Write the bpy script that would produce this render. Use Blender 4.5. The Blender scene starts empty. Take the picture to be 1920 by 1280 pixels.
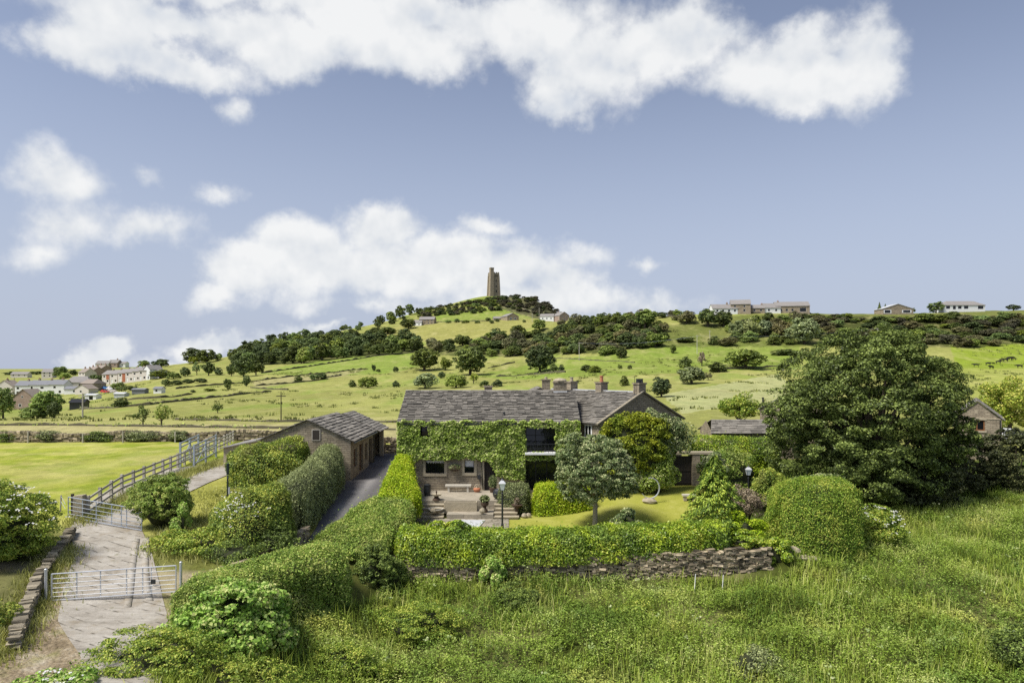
import bpy, math, random
import numpy as np
from mathutils import Vector, Matrix

# ------------------------------------------------------------------ camera, sky, sun, exposure
SC = bpy.context.scene
COL = SC.collection
F = 1300.0      # focal length in pixels of the 1920 wide photograph
CU, HV = 960.0, 690.0   # image centre column, horizon row
CZ = 8.8        # camera height above the house terrace
cam = bpy.data.cameras.new('camera')
cam.sensor_width = 36.0
cam.lens = F / 1920.0 * 36.0
cam.shift_y = 50.0 / 1920.0
cam.clip_end = 20000.0
cam.clip_start = 0.1
camo = bpy.data.objects.new('camera', cam)
camo.location = (0, 0, CZ)
camo.rotation_euler = (math.radians(90), 0, 0)
COL.objects.link(camo)
SC.camera = camo

SUN_EL, SUN_AZ = 58.0, 240.0
sun = bpy.data.lights.new('sun', 'SUN')
sun.energy = 3.4
sun.angle = math.radians(18.0)
sun.color = (1.0, 0.95, 0.87)
suno = bpy.data.objects.new('sun', sun)
_e, _a = math.radians(SUN_EL), math.radians(SUN_AZ)
sdir = Vector((math.sin(_a) * math.cos(_e), math.cos(_a) * math.cos(_e), math.sin(_e)))
suno.rotation_euler = sdir.to_track_quat('Z', 'Y').to_euler()
suno.location = sdir * 300
COL.objects.link(suno)

SC.view_settings.view_transform = 'Standard'
SC.view_settings.look = 'None'
SC.view_settings.exposure = 0.68
SC.view_settings.gamma = 1.0
SC.view_settings.use_curve_mapping = False
SC.cycles.max_bounces = 6
SC.cycles.diffuse_bounces = 3
SC.cycles.glossy_bounces = 2
SC.cycles.transmission_bounces = 3
SC.cycles.transparent_max_bounces = 4
SC.cycles.use_denoising = False


class NT:
    """small helper to wire node trees"""
    def __init__(s, tree):
        s.t = tree; s.t.nodes.clear()
    def n(s, typ, ins=None, **kw):
        nd = s.t.nodes.new(typ)
        for k, v in kw.items():
            setattr(nd, k, v)
        for k, v in (ins or {}).items():
            sock = nd.inputs[k]
            if hasattr(v, 'links') or isinstance(v, bpy.types.NodeSocket):
                s.t.links.new(v, sock)
            else:
                sock.default_value = v
        return nd
    def m(s, op, a, b=None, c=None, clamp=False):
        ins = {0: a}
        if b is not None: ins[1] = b
        if c is not None: ins[2] = c
        return s.n('ShaderNodeMath', ins, operation=op, use_clamp=clamp).outputs[0]
    def mix(s, fac, a, b, blend='MIX'):
        nd = s.n('ShaderNodeMixRGB', {0: fac, 1: a, 2: b}, blend_type=blend)
        return nd.outputs[0]
    def ramp(s, fac, stops, interp='LINEAR'):
        nd = s.n('ShaderNodeValToRGB', {0: fac})
        cr = nd.color_ramp; cr.interpolation = interp
        while len(cr.elements) < len(stops): cr.elements.new(0.5)
        for e, (p, c) in zip(cr.elements, stops):
            e.position = p; e.color = tuple(c) + (1.0,) if len(c) == 3 else c
        return nd.outputs[0]
    def noise(s, vec, scale, detail=4, rough=0.55):
        ins = {'Scale': scale, 'Detail': detail, 'Roughness': rough}
        if vec is not None: ins['Vector'] = vec
        return s.n('ShaderNodeTexNoise', ins).outputs[0]


def rgb(c): return tuple(c) + (1.0,) if len(c) == 3 else tuple(c)

# world: physical sky with cumulus clouds laid out by compass direction
W = bpy.data.worlds.new('World'); SC.world = W; W.use_nodes = True
w = NT(W.node_tree)
sky = w.n('ShaderNodeTexSky', sky_type='NISHITA', sun_disc=False)
sky.sun_elevation = _e; sky.sun_rotation = _a
sky.altitude = 200; sky.air_density = 1.0; sky.dust_density = 1.5; sky.ozone_density = 2.0
tc = w.n('ShaderNodeTexCoord').outputs['Generated']
dirn = w.n('ShaderNodeVectorMath', {0: tc}, operation='NORMALIZE').outputs[0]
sx = w.n('ShaderNodeSeparateXYZ', {0: dirn})
az = w.m('ARCTAN2', sx.outputs[0], sx.outputs[1])
el = w.m('ARCSINE', sx.outputs[2])
warp = w.n('ShaderNodeTexNoise', {'Vector': dirn, 'Scale': 16.0, 'Detail': 7.0, 'Roughness': 0.6})
wv = w.n('ShaderNodeVectorMath', {0: warp.outputs[1], 1: (0.5, 0.5, 0.5)}, operation='SUBTRACT').outputs[0]
wv = w.n('ShaderNodeVectorMath', {0: wv, 1: (0.075, 0.06, 0.0)}, operation='MULTIPLY').outputs[0]
p = w.n('ShaderNodeCombineXYZ', {0: az, 1: el, 2: 0.0}).outputs[0]
p = w.n('ShaderNodeVectorMath', {0: p, 1: wv}, operation='ADD').outputs[0]
BLOBS = [  # (column, row, half width, half height, weight)
    (150, 85, 130, 75, 1), (210, 60, 120, 75, 1), (330, 125, 190, 50, .9), (520, 85, 200, 75, 1), (760, 85, 220, 75, 1),
    (960, 55, 220, 80, 1), (1110, 130, 150, 105, 1), (1060, 195, 95, 55, .95), (1250, 80, 190, 80, 1),
    (1450, 115, 150, 85, 1), (1520, 150, 170, 65, 1), (1630, 115, 105, 100, 1), (700, 15, 640, 55, .9), (300, 40, 300, 50, .8),
    (435, 215, 42, 34, .5), (255, 328, 40, 26, .33), (415, 360, 48, 24, .38), (910, 420, 55, 26, .55), (1215, 492, 38, 19, .42),
    (125, 345, 105, 60, .55), (245, 420, 135, 58, .75), (125, 430, 105, 60, .6), (80, 475, 60, 36, .45), (60, 350, 60, 30, .35),
    (720, 440, 95, 62, 1), (560, 475, 130, 70, 1), (450, 505, 85, 55, .9), (700, 505, 270, 65, 1), (850, 480, 120, 55, 1),
    (950, 510, 140, 55, .85), (1040, 530, 90, 50, 1), (1020, 565, 180, 42, .9), (400, 555, 60, 30, .5),
    (195, 668, 70, 36, 1.1), (150, 680, 60, 26, .9), (545, 632, 90, 28, .9), (480, 645, 80, 24, .8), (390, 652, 70, 24, .65), (620, 610, 40, 14, .6),
    (350, 690, 120, 22, .6), (1240, 575, 70, 28, .4), (700, 570, 120, 22, .5), (1350, 60, 90, 55, .8), (1100, 480, 60, 24, .35)]
dens = None
for (bu, bv, ru, rv, wt) in BLOBS:
    dx, dz = (bu - CU) / F, (HV - bv) / F
    a0 = math.atan2(dx, 1); e0 = math.atan(dz / math.hypot(1, dx))
    ra = ru / F / (1 + dx * dx); re = rv / F / math.hypot(1, dx) / (1 + dz * dz)
    d = w.n('ShaderNodeVectorMath', {0: p, 1: (a0, e0, 0)}, operation='SUBTRACT').outputs[0]
    d = w.n('ShaderNodeVectorMath', {0: d, 1: (1 / ra, 1 / re, 0)}, operation='MULTIPLY').outputs[0]
    d = w.n('ShaderNodeVectorMath', {0: d}, operation='LENGTH').outputs['Value']
    d = w.m('MULTIPLY_ADD', d, -wt, wt)
    dens = d if dens is None else w.m('SMOOTH_MAX', dens, d, 0.25)
fb = w.noise(dirn, 10.0, 7, 0.56)
fb2 = w.noise(dirn, 30.0, 5, 0.55)
den = w.m('ADD', dens, w.m('MULTIPLY_ADD', fb, 1.55, -0.74))
den = w.m('ADD', den, w.m('MULTIPLY_ADD', fb2, 0.22, -0.11))
mask = w.n('ShaderNodeMapRange', {0: den, 1: -0.10, 2: 0.52, 3: 0.0, 4: 0.95}, interpolation_type='SMOOTHSTEP').outputs[0]
fb3 = w.noise(w.n('ShaderNodeVectorMath', {0: dirn, 1: (0.0, 0.0, 0.02)}, operation='ADD').outputs[0], 10.0, 4, 0.5)
relief = w.m('MULTIPLY', w.m('SUBTRACT', w.noise(dirn, 10.0, 4, 0.5), fb3), 3.0)
bright = w.m('ADD', w.m('ADD', relief, 0.38), w.m('MULTIPLY_ADD', fb, 0.8, -0.18), clamp=True)
ccol = w.ramp(bright, [(0.0, (4.1, 4.4, 4.85)), (0.4, (5.0, 5.15, 5.3)), (0.85, (5.75, 5.8, 5.8))])
hs = w.n('ShaderNodeHueSaturation', {'Hue': 0.503, 'Saturation': 0.66, 'Value': 1.0, 'Fac': 1.0, 'Color': sky.outputs[0]}).outputs[0]
skyc = w.mix(1.0, hs, (.74, .765, .83, 1), 'MULTIPLY')
hz = w.n('ShaderNodeMapRange', {0: sx.outputs[2], 1: -.02, 2: 0.46, 3: 1.0, 4: 0.0}, interpolation_type='SMOOTHSTEP').outputs[0]
skyc = w.mix(w.m('MULTIPLY', hz, .92), skyc, (3.05, 3.40, 4.25, 1))
col = w.mix(mask, skyc, ccol)
bg = w.n('ShaderNodeBackground', {'Color': col, 'Strength': 0.1})
w.n('ShaderNodeOutputWorld', {'Surface': bg.outputs[0]})
W.cycles.sampling_method = 'MANUAL'
W.cycles.sample_map_resolution = 512

# ------------------------------------------------------------------ helpers
rng = np.random.default_rng(7)
random.seed(7)

def tag(o, label=None, cat=None, group=None, kind=None):
    if label: o['label'] = label
    if cat: o['category'] = cat
    if group: o['group'] = group
    if kind: o['kind'] = kind
    return o

def empty(name, loc, rz=0.0, label=None, cat=None, group=None):
    o = bpy.data.objects.new(name, None); COL.objects.link(o)
    o.empty_display_size = 0.2
    o.location = loc; o.rotation_euler = (0, 0, rz)
    return tag(o, label, cat, group)

def link_mesh(name, me, mats, parent=None, loc=None):
    for m in mats: me.materials.append(m)
    o = bpy.data.objects.new(name, me); COL.objects.link(o)
    if parent is not None: o.parent = parent
    if loc is not None: o.location = loc
    return o

class MB:
    """collects shapes for one mesh"""
    def __init__(s): s.v = []; s.f = []; s.mi = []; s.r = []
    def add(s, vs, fs, mi=0, r=None):
        b = len(s.v); s.v += [tuple(x) for x in vs]
        r = random.random() if r is None else r
        for f in fs: s.f.append([i + b for i in f]); s.mi.append(mi); s.r.append(r)
    def hexa(s, c8, mi=0, r=None):
        s.add(c8, [(0, 3, 2, 1), (4, 5, 6, 7), (0, 1, 5, 4), (1, 2, 6, 5), (2, 3, 7, 6), (3, 0, 4, 7)], mi, r)
    def box(s, x0, x1, y0, y1, z0, z1, mi=0, r=None):
        s.hexa([(x0, y0, z0), (x1, y0, z0), (x1, y1, z0), (x0, y1, z0), (x0, y0, z1), (x1, y0, z1), (x1, y1, z1), (x0, y1, z1)], mi, r)
    def obox(s, c, ax, ay, az_, mi=0, r=None):
        c, ax, ay, az_ = Vector(c), Vector(ax), Vector(ay), Vector(az_)
        q = [c + a * ax + b * ay + d * az_ for d in (-1, 1) for a, b in ((-1, -1), (1, -1), (1, 1), (-1, 1))]
        s.hexa(q, mi, r)
    def bar(s, p0, p1, wd, th, mi=0, up=(0, 0, 1)):
        p0, p1 = Vector(p0), Vector(p1); d = p1 - p0
        a = d.normalized(); u = Vector(up)
        if abs(a.dot(u)) > 0.95: u = Vector((0, 1, 0))
        b = a.cross(u).normalized(); c = b.cross(a)
        s.obox((p0 + p1) / 2, d / 2, b * wd / 2, c * th / 2, mi)
    def cyl(s, p0, p1, r0, r1=None, n=8, mi=0, cap=True):
        r1 = r0 if r1 is None else r1
        p0, p1 = Vector(p0), Vector(p1); a = (p1 - p0).normalized()
        u = Vector((1, 0, 0)) if abs(a.x) < 0.9 else Vector((0, 1, 0))
        b = a.cross(u).normalized(); c = a.cross(b)
        vs = []
        for q, rr in ((p0, r0), (p1, r1)):
            for k in range(n):
                t = 2 * math.pi * k / n
                vs.append(q + b * (rr * math.cos(t)) + c * (rr * math.sin(t)))
        fs = [(k, (k + 1) % n, n + (k + 1) % n, n + k) for k in range(n)]
        if cap: fs += [tuple(range(n))[::-1], tuple(range(n, 2 * n))]
        s.add(vs, fs, mi)
    def tube(s, pts, rad, n=6, mi=0):
        pts = [Vector(q) for q in pts]
        rings = []
        for i, q in enumerate(pts):
            a = (pts[min(i + 1, len(pts) - 1)] - pts[max(i - 1, 0)]).normalized()
            u = Vector((0, 1, 0)) if abs(a.y) < 0.9 else Vector((1, 0, 0))
            b = a.cross(u).normalized(); c = a.cross(b)
            rings.append([q + b * (rad[i] * math.cos(2 * math.pi * k / n)) + c * (rad[i] * math.sin(2 * math.pi * k / n)) for k in range(n)])
        vs = [x for rr in rings for x in rr]; fs = []
        for i in range(len(pts) - 1):
            for k in range(n):
                fs.append((i * n + k, i * n + (k + 1) % n, (i + 1) * n + (k + 1) % n, (i + 1) * n + k))
        fs += [tuple(range(n))[::-1], tuple(range((len(pts) - 1) * n, len(pts) * n))]
        s.add(vs, fs, mi)
    def lathe(s, prof, c=(0, 0, 0), n=14, mi=0):
        vs, fs = [], []
        for (r, z) in prof:
            for k in range(n):
                t = 2 * math.pi * k / n
                vs.append((c[0] + r * math.cos(t), c[1] + r * math.sin(t), c[2] + z))
        for i in range(len(prof) - 1):
            for k in range(n):
                fs.append((i * n + k, i * n + (k + 1) % n, (i + 1) * n + (k + 1) % n, (i + 1) * n + k))
        fs += [tuple(range(n))[::-1], tuple(range((len(prof) - 1) * n, len(prof) * n))]
        s.add(vs, fs, mi)
    def blob(s, c, r, n=8, mi=0, jit=0.15, seed=None):
        rr = random.Random(seed if seed is not None else random.random())
        vs, fs = [], []
        for i in range(n + 1):
            ph = math.pi * i / n
            for k in range(2 * n):
                t = math.pi * k / n
                j = 1 + jit * (rr.random() - 0.5) * 2
                vs.append((c[0] + r[0] * j * math.sin(ph) * math.cos(t), c[1] + r[1] * j * math.sin(ph) * math.sin(t), c[2] + r[2] * j * math.cos(ph)))
        m = 2 * n
        for i in range(n):
            for k in range(m):
                fs.append((i * m + k, (i + 1) * m + k, (i + 1) * m + (k + 1) % m, i * m + (k + 1) % m))
        s.add(vs, fs, mi)
    def build(s, name, mats, parent=None, loc=None, smooth=False):
        me = bpy.data.meshes.new(name)
        me.from_pydata(s.v, [], s.f)
        if not isinstance(mats, (list, tuple)): mats = [mats]
        me.polygons.foreach_set('material_index', s.mi)
        a = me.attributes.new('rnd', 'FLOAT', 'FACE'); a.data.foreach_set('value', s.r)
        if smooth: me.polygons.foreach_set('use_smooth', [True] * len(me.polygons))
        me.update()
        return link_mesh(name, me, mats, parent, loc)

def np_mesh(name, V, Q, rnd=None, smooth=False, tri=False):
    """numpy verts (n,3) and quads (m,4) into a mesh"""
    k = 3 if tri else 4
    me = bpy.data.meshes.new(name)
    V = np.ascontiguousarray(V, dtype=np.float32); Q = np.ascontiguousarray(Q, dtype=np.int32)
    me.vertices.add(len(V)); me.vertices.foreach_set('co', V.ravel())
    me.loops.add(len(Q) * k); me.loops.foreach_set('vertex_index', Q.ravel())
    me.polygons.add(len(Q))
    me.polygons.foreach_set('loop_start', np.arange(len(Q), dtype=np.int32) * k)
    if smooth: me.polygons.foreach_set('use_smooth', np.ones(len(Q), dtype=bool))
    if rnd is not None:
        a = me.attributes.new('rnd', 'FLOAT', 'FACE'); a.data.foreach_set('value', np.asarray(rnd, dtype=np.float32))
    me.update(calc_edges=True)
    return me

def hash2(ix, iy, seed):
    h = (ix.astype(np.int64) * 374761393 + iy.astype(np.int64) * 668265263 + seed * 1274126177) & 0xffffffff
    h = ((h ^ (h >> 13)) * 1274126177) & 0xffffffff
    return ((h ^ (h >> 16)) & 0xffff) / 65535.0

def vnoise(x, y, seed=0):
    x = np.asarray(x, float); y = np.asarray(y, float)
    ix, iy = np.floor(x), np.floor(y); fx, fy = x - ix, y - iy
    fx = fx * fx * (3 - 2 * fx); fy = fy * fy * (3 - 2 * fy)
    a = hash2(ix, iy, seed); b = hash2(ix + 1, iy, seed); c = hash2(ix, iy + 1, seed); d = hash2(ix + 1, iy + 1, seed)
    return (a * (1 - fx) + b * fx) * (1 - fy) + (c * (1 - fx) + d * fx) * fy

def fbm(x, y, seed=0, o=4):
    s = 0; a = 0.5; n = 0
    for i in range(o):
        s = s + a * vnoise(x * 2 ** i, y * 2 ** i, seed + i); n += a; a *= 0.5
    return s / n

def sstep(a, b, x):
    t = np.clip((x - a) / (b - a), 0, 1); return t * t * (3 - 2 * t)

def inpoly(u, v, poly):
    u = np.asarray(u, float); v = np.asarray(v, float); r = np.zeros(u.shape, bool)
    n = len(poly); j = n - 1
    for i in range(n):
        xi, yi = poly[i]; xj, yj = poly[j]
        c = ((yi > v) != (yj > v)) & (u < (xj - xi) * (v - yi) / ((yj - yi) if yj != yi else 1e-9) + xi)
        r ^= c; j = i
    return r

# ------------------------------------------------------------------ materials
def new_mat(name):
    m = bpy.data.materials.new(name); m.use_nodes = True
    return m, NT(m.node_tree)

def plain(name, c, rough=0.7, var=0.25, scale=8.0, metal=0.0, bump=0.0, rnd=0.0, spec=0.3):
    m, t = new_mat(name)
    co = t.n('ShaderNodeTexCoord').outputs['Object']
    nz = t.noise(co, scale, 5, 0.6)
    k = t.m('MULTIPLY_ADD', nz, 2 * var, 1 - var)
    if rnd:
        a = t.n('ShaderNodeAttribute', attribute_name='rnd').outputs['Fac']
        k = t.m('MULTIPLY', k, t.m('MULTIPLY_ADD', a, 2 * rnd, 1 - rnd))
    colr = t.n('ShaderNodeVectorMath', {0: c, 'Scale': k}, operation='SCALE').outputs[0]
    ins = {'Base Color': colr, 'Roughness': rough, 'Metallic': metal, 'Specular IOR Level': spec}
    if bump: ins['Normal'] = t.n('ShaderNodeBump', {'Height': t.noise(co, scale * 3, 4), 'Strength': bump, 'Distance': 0.05}).outputs[0]
    b = t.n('ShaderNodeBsdfPrincipled', ins)
    t.n('ShaderNodeOutputMaterial', {0: b.outputs[0]})
    return m

def leaf_mat(name, dark, mid, light, trans=0.28, nscale=0.6, rough=0.5, spec=0.25, objvar=0.0, gain=None, patch=None):
    m, t = new_mat(name)
    gain = gain or (2.15 if objvar else 2.05)
    dark, mid, light = [tuple(min(.62, q * gain * e) for q in c) for c, e in ((dark, .85 if objvar else .62), (mid, 1.0), (light, 1.28))]
    a = t.n('ShaderNodeAttribute', attribute_name='rnd').outputs['Fac']
    pos = t.n('ShaderNodeNewGeometry').outputs['Position']
    nz = t.noise(pos, nscale, 3, 0.6)
    f = t.m('ADD', t.m('MULTIPLY', a, 0.78), t.m('MULTIPLY_ADD', nz, 1.3, -0.54), clamp=True)
    colr = t.ramp(f, [(0.05, dark), (0.5, mid), (0.95, light)])
    for (pc, ps, lo_, hi_, am) in patch or ():
        pn = t.n('ShaderNodeMapRange', {0: t.noise(t.n('ShaderNodeVectorMath', {0: pos, 1: (ps * 17.3, 4.1, 0)}, operation='ADD').outputs[0], ps, 4, .6), 1: lo_, 2: hi_, 3: 0, 4: am}).outputs[0]
        colr = t.mix(pn, colr, t.n('ShaderNodeVectorMath', {0: tuple(q * gain for q in pc), 'Scale': t.m('MULTIPLY_ADD', a, 1.1, .45)}, operation='SCALE').outputs[0])
    if objvar:
        oi = t.n('ShaderNodeObjectInfo').outputs['Random']
        hs = t.n('ShaderNodeHueSaturation', {'Hue': t.m('MULTIPLY_ADD', oi, 0.035, 0.468), 'Saturation': t.m('MULTIPLY_ADD', oi, -0.25, 1.1),
             'Value': t.m('MULTIPLY_ADD', t.m('FRACT', t.m('MULTIPLY', oi, 7.31)), 2 * objvar, 1 - objvar), 'Color': colr})
        colr = hs.outputs[0]
    b = t.n('ShaderNodeBsdfPrincipled', {'Base Color': colr, 'Roughness': rough, 'Specular IOR Level': spec})
    tr = t.n('ShaderNodeBsdfTranslucent', {'Color': colr})
    mx = t.n('ShaderNodeMixShader', {0: trans, 1: b.outputs[0], 2: tr.outputs[0]})
    t.n('ShaderNodeOutputMaterial', {0: mx.outputs[0]})
    return m

def stone_mat(name, c1, c2, mortar, bw=0.42, bh=0.16, soot=0.35, msize=0.012):
    """coursed rubble on walls; blocks vary, old soot stains in patches"""
    m, t = new_mat(name)
    co = t.n('ShaderNodeTexCoord').outputs['Object']
    s = t.n('ShaderNodeSeparateXYZ', {0: co})
    nz = t.n('ShaderNodeTexNoise', {'Vector': co, 'Scale': 2.5, 'Detail': 3.0}).outputs[0]
    xx = t.m('ADD', t.m('ADD', s.outputs[0], s.outputs[1]), t.m('MULTIPLY', nz, 0.3))
    nzl = t.n('ShaderNodeTexNoise', {'Vector': co, 'Scale': 1.1, 'Detail': 2.0}).outputs[0]
    zz = t.m('ADD', s.outputs[2], t.m('ADD', t.m('MULTIPLY', nz, 0.14), t.m('MULTIPLY', nzl, 0.2)))
    v = t.n('ShaderNodeCombineXYZ', {0: xx, 1: zz, 2: 0.0}).outputs[0]
    br = t.n('ShaderNodeTexBrick', {'Vector': v, 'Color1': rgb(c1), 'Color2': rgb(c2), 'Mortar': rgb(mortar), 'Scale': 1.0,
             'Mortar Size': msize, 'Mortar Smooth': 0.3, 'Bias': 0.0, 'Brick Width': bw, 'Row Height': bh})
    n2 = t.noise(co, 0.9, 5, 0.65); n3 = t.noise(co, 9.0, 4, 0.6)
    k = t.m('MULTIPLY', t.m('MULTIPLY_ADD', t.n('ShaderNodeMapRange', {0: n2, 1: 0.35, 2: 0.7}).outputs[0], -soot, 1.0), t.m('MULTIPLY_ADD', n3, 0.7, 0.65))
    colr = t.n('ShaderNodeVectorMath', {0: br.outputs[0], 'Scale': k}, operation='SCALE').outputs[0]
    bp = t.n('ShaderNodeBump', {'Height': t.m('ADD', t.m('MULTIPLY', br.outputs[1], -0.6), t.m('MULTIPLY', n3, 0.5)), 'Strength': 0.7, 'Distance': 0.03}).outputs[0]
    b = t.n('ShaderNodeBsdfPrincipled', {'Base Color': colr, 'Roughness': 0.9, 'Specular IOR Level': 0.15, 'Normal': bp})
    t.n('ShaderNodeOutputMaterial', {0: b.outputs[0]})
    return m

M = {}
M['stone'] = stone_mat('sandstone_wall', (.40, .34, .245), (.27, .225, .16), (.16, .135, .105), soot=.4)
M['stone_pale'] = plain('dressed_sandstone', (.36, .31, .22), .85, .3, 4, bump=.3)
M['paving'] = stone_mat('stone_paving', (.40, .35, .27), (.30, .27, .21), (.20, .18, .13), 1.1, .7, .3)
M['rubble'] = plain('rubble_stone', (.27, .235, .17), .95, .4, 6, bump=.6, rnd=.5)
M['rubble_dark'] = plain('sooty_rubble_stone', (.27, .222, .15), .95, .8, .45, bump=.6, rnd=.75)
M['slate'] = plain('stone_slate', (.185, .17, .145), .85, .5, 1.6, bump=.4, rnd=.38)
M['slate_far'] = plain('grey_slate', (.23, .215, .20), .8, .2, .8)
M['slate_blue'] = plain('blue_slate', (.17, .175, .19), .7, .2, .8)
M['tile_brown'] = plain('brown_tile', (.25, .21, .175), .8, .2, .8)
M['far_stone'] = stone_mat('far_stone', (.40, .33, .24), (.29, .24, .17), (.2, .165, .125), .9, .4, .35)
M['far_wall'] = plain('mossy_field_wall', (.105, .095, .06), .95, .6, .7, bump=.5)
M['far_brick'] = stone_mat('far_brick', (.40, .30, .24), (.34, .25, .2), (.3, .25, .21), .8, .35, .2)
M['render_pink'] = plain('pink_grey_render', (.60, .55, .50), .8, .12, .5)
M['brick_red'] = plain('orange_brick_panel', (.36, .13, .07), .85, .15, 1)
M['white_paint'] = plain('white_paint', (.74, .74, .73), .6, .08, 3)
M['black_frame'] = plain('black_frame_paint', (.012, .012, .013), .4, .2, 5)
M['iron'] = plain('black_iron', (.02, .022, .025), .45, .2, 6, spec=.5)
M['green_iron'] = plain('green_black_iron', (.016, .026, .026), .45, .2, 6, spec=.5)
M['galv'] = plain('galvanised_steel', (.55, .57, .60), .42, .18, 6, metal=.55)
M['galv_dull'] = plain('weathered_galvanised_steel', (.36, .40, .46), .5, .2, 4, metal=.4)
M['timber'] = plain('weathered_timber', (.38, .35, .30), .9, .3, 5, bump=.3, rnd=.2)
M['dark_timber'] = plain('dark_timber', (.035, .028, .022), .7, .3, 5)
M['brown_frame'] = plain('brown_stained_frame', (.20, .09, .035), .55, .2, 5)
M['concrete_post'] = plain('concrete_post', (.48, .45, .38), .9, .2, 5)
M['terracotta'] = plain('terracotta', (.42, .17, .09), .8, .2, 8)
M['rust'] = plain('rusted_iron', (.07, .045, .03), .8, .4, 8)
M['lead'] = plain('pale_lead', (.46, .47, .48), .6, .2, 4)
M['bark'] = plain('bark', (.085, .068, .05), .95, .4, 6, bump=.5)
M['bark_pale'] = plain('pale_bark', (.30, .27, .23), .95, .3, 6, bump=.3)
M['twigs'] = plain('hedge_twigs', (.030, .034, .014), .95, .4, 4)
M['cow'] = plain('black_hide', (.012, .011, .010), .7, .2, 3)
M['lamp_white'] = plain('opal_lantern_glass', (.72, .76, .78), .25, .05, 3, spec=.5)
M['blue'] = plain('blue_paint', (.10, .25, .55), .4, .1, 2)
M['red'] = plain('red_paint', (.50, .05, .04), .4, .1, 2)
M['curtain'] = plain('net_curtain', (.55, .56, .58), .9, .2, 12)
M['rubber'] = plain('rubber', (.02, .02, .02), .8, .1, 5)
def glass_mat():
    m, t = new_mat('window_glass')
    co = t.n('ShaderNodeTexCoord').outputs['Object']
    bp = t.n('ShaderNodeBump', {'Height': t.noise(co, 1.5, 2), 'Strength': .15, 'Distance': .05}).outputs[0]
    b = t.n('ShaderNodeBsdfPrincipled', {'Base Color': (.008, .009, .011, 1), 'Roughness': .06, 'Specular IOR Level': .5, 'Normal': bp})
    t.n('ShaderNodeOutputMaterial', {0: b.outputs[0]}); return m
M['glass'] = glass_mat()
# foliage (dark, mid, light)
M['ivy'] = leaf_mat('ivy_leaves', (.06, .09, .014), (.165, .225, .034), (.34, .40, .09), .24, 1.2, gain=2.45)
M['laurel'] = leaf_mat('laurel_leaves', (.05, .085, .010), (.135, .205, .016), (.31, .39, .03), .3, .8, .38, .4, patch=[((.06, .10, .02), .45, .48, .62, .7), ((.26, .31, .02), .7, .55, .68, .6)], gain=2.45)
M['gold'] = leaf_mat('golden_privet', (.12, .185, .008), (.235, .335, .012), (.29, .375, .03), .3, 1.0, gain=1.75)
M['privet'] = leaf_mat('green_privet', (.05, .085, .014), (.125, .185, .03), (.25, .32, .06), .3, .9, patch=[((.09, .10, .03), .5, .52, .68, .6)], gain=2.45)
M['box'] = leaf_mat('box_leaves', (.040, .065, .010), (.095, .14, .022), (.20, .26, .035), .25, .8, patch=[((.12, .12, .03), .6, .5, .66, .6)], gain=2.45)
M['olive'] = leaf_mat('olive_grey_leaves', (.06, .07, .028), (.115, .135, .055), (.19, .21, .09), .25, .8)
M['topiary'] = leaf_mat('topiary_leaves', (.045, .085, .010), (.105, .165, .018), (.23, .29, .04), .28, 1.0, gain=2.45)
M['hawthorn'] = leaf_mat('hawthorn_leaves', (.03, .05, .012), (.07, .10, .022), (.15, .19, .04), .25, .8)
M['sycamore'] = leaf_mat('sycamore_leaves', (.024, .036, .009), (.062, .085, .019), (.145, .18, .045), .22, .45, gain=1.85)
M['sycamore_light'] = leaf_mat('young_sycamore_leaves', (.06, .11, .02), (.14, .23, .035), (.30, .42, .08), .3, .9, gain=2.45)
M['elder'] = leaf_mat('elder_leaves', (.04, .07, .012), (.11, .16, .02), (.25, .29, .04), .28, .8, gain=2.45)
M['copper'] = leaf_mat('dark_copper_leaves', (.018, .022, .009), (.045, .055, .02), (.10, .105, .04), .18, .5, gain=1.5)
M['greygreen'] = leaf_mat('grey_green_leaves', (.04, .06, .02), (.10, .138, .048), (.235, .28, .125), .22, 1.0)
M['yew'] = leaf_mat('cypress_sprays', (.03, .055, .010), (.08, .13, .018), (.20, .26, .035), .22, .9)
M['dead'] = leaf_mat('dry_twigs', (.09, .07, .045), (.14, .11, .075), (.19, .16, .11), .1, 1)
M['yellowleaf'] = leaf_mat('golden_climber', (.06, .085, .006), (.155, .18, .012), (.34, .35, .025), .28, .9, patch=[((.10, .14, .02), .8, .45, .6, .7)])
M['blossom'] = leaf_mat('cream_blossom', (.5, .5, .38), (.66, .65, .55), (.76, .76, .68), .2, 2)
M['far_dark'] = leaf_mat('far_dark_leaves', (.020, .034, .010), (.045, .068, .018), (.095, .125, .032), .2, .12, objvar=.3)
M['far_mid'] = leaf_mat('far_mid_leaves', (.035, .058, .014), (.075, .115, .025), (.15, .20, .045), .2, .12, objvar=.25)
M['far_light'] = leaf_mat('far_light_leaves', (.06, .10, .018), (.13, .20, .03), (.24, .33, .06), .25, .12, objvar=.2)
M['far_grey'] = leaf_mat('far_grey_leaves', (.05, .065, .03), (.10, .13, .055), (.18, .21, .09), .2, .12, objvar=.2)
M['far_brown'] = leaf_mat('far_brown_scrub', (.05, .048, .022), (.085, .085, .036), (.13, .135, .05), .15, .12, objvar=.25)
M['far_heath'] = leaf_mat('dark_heath', (.028, .028, .018), (.05, .05, .028), (.085, .085, .04), .1, .12, objvar=.3)
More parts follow.
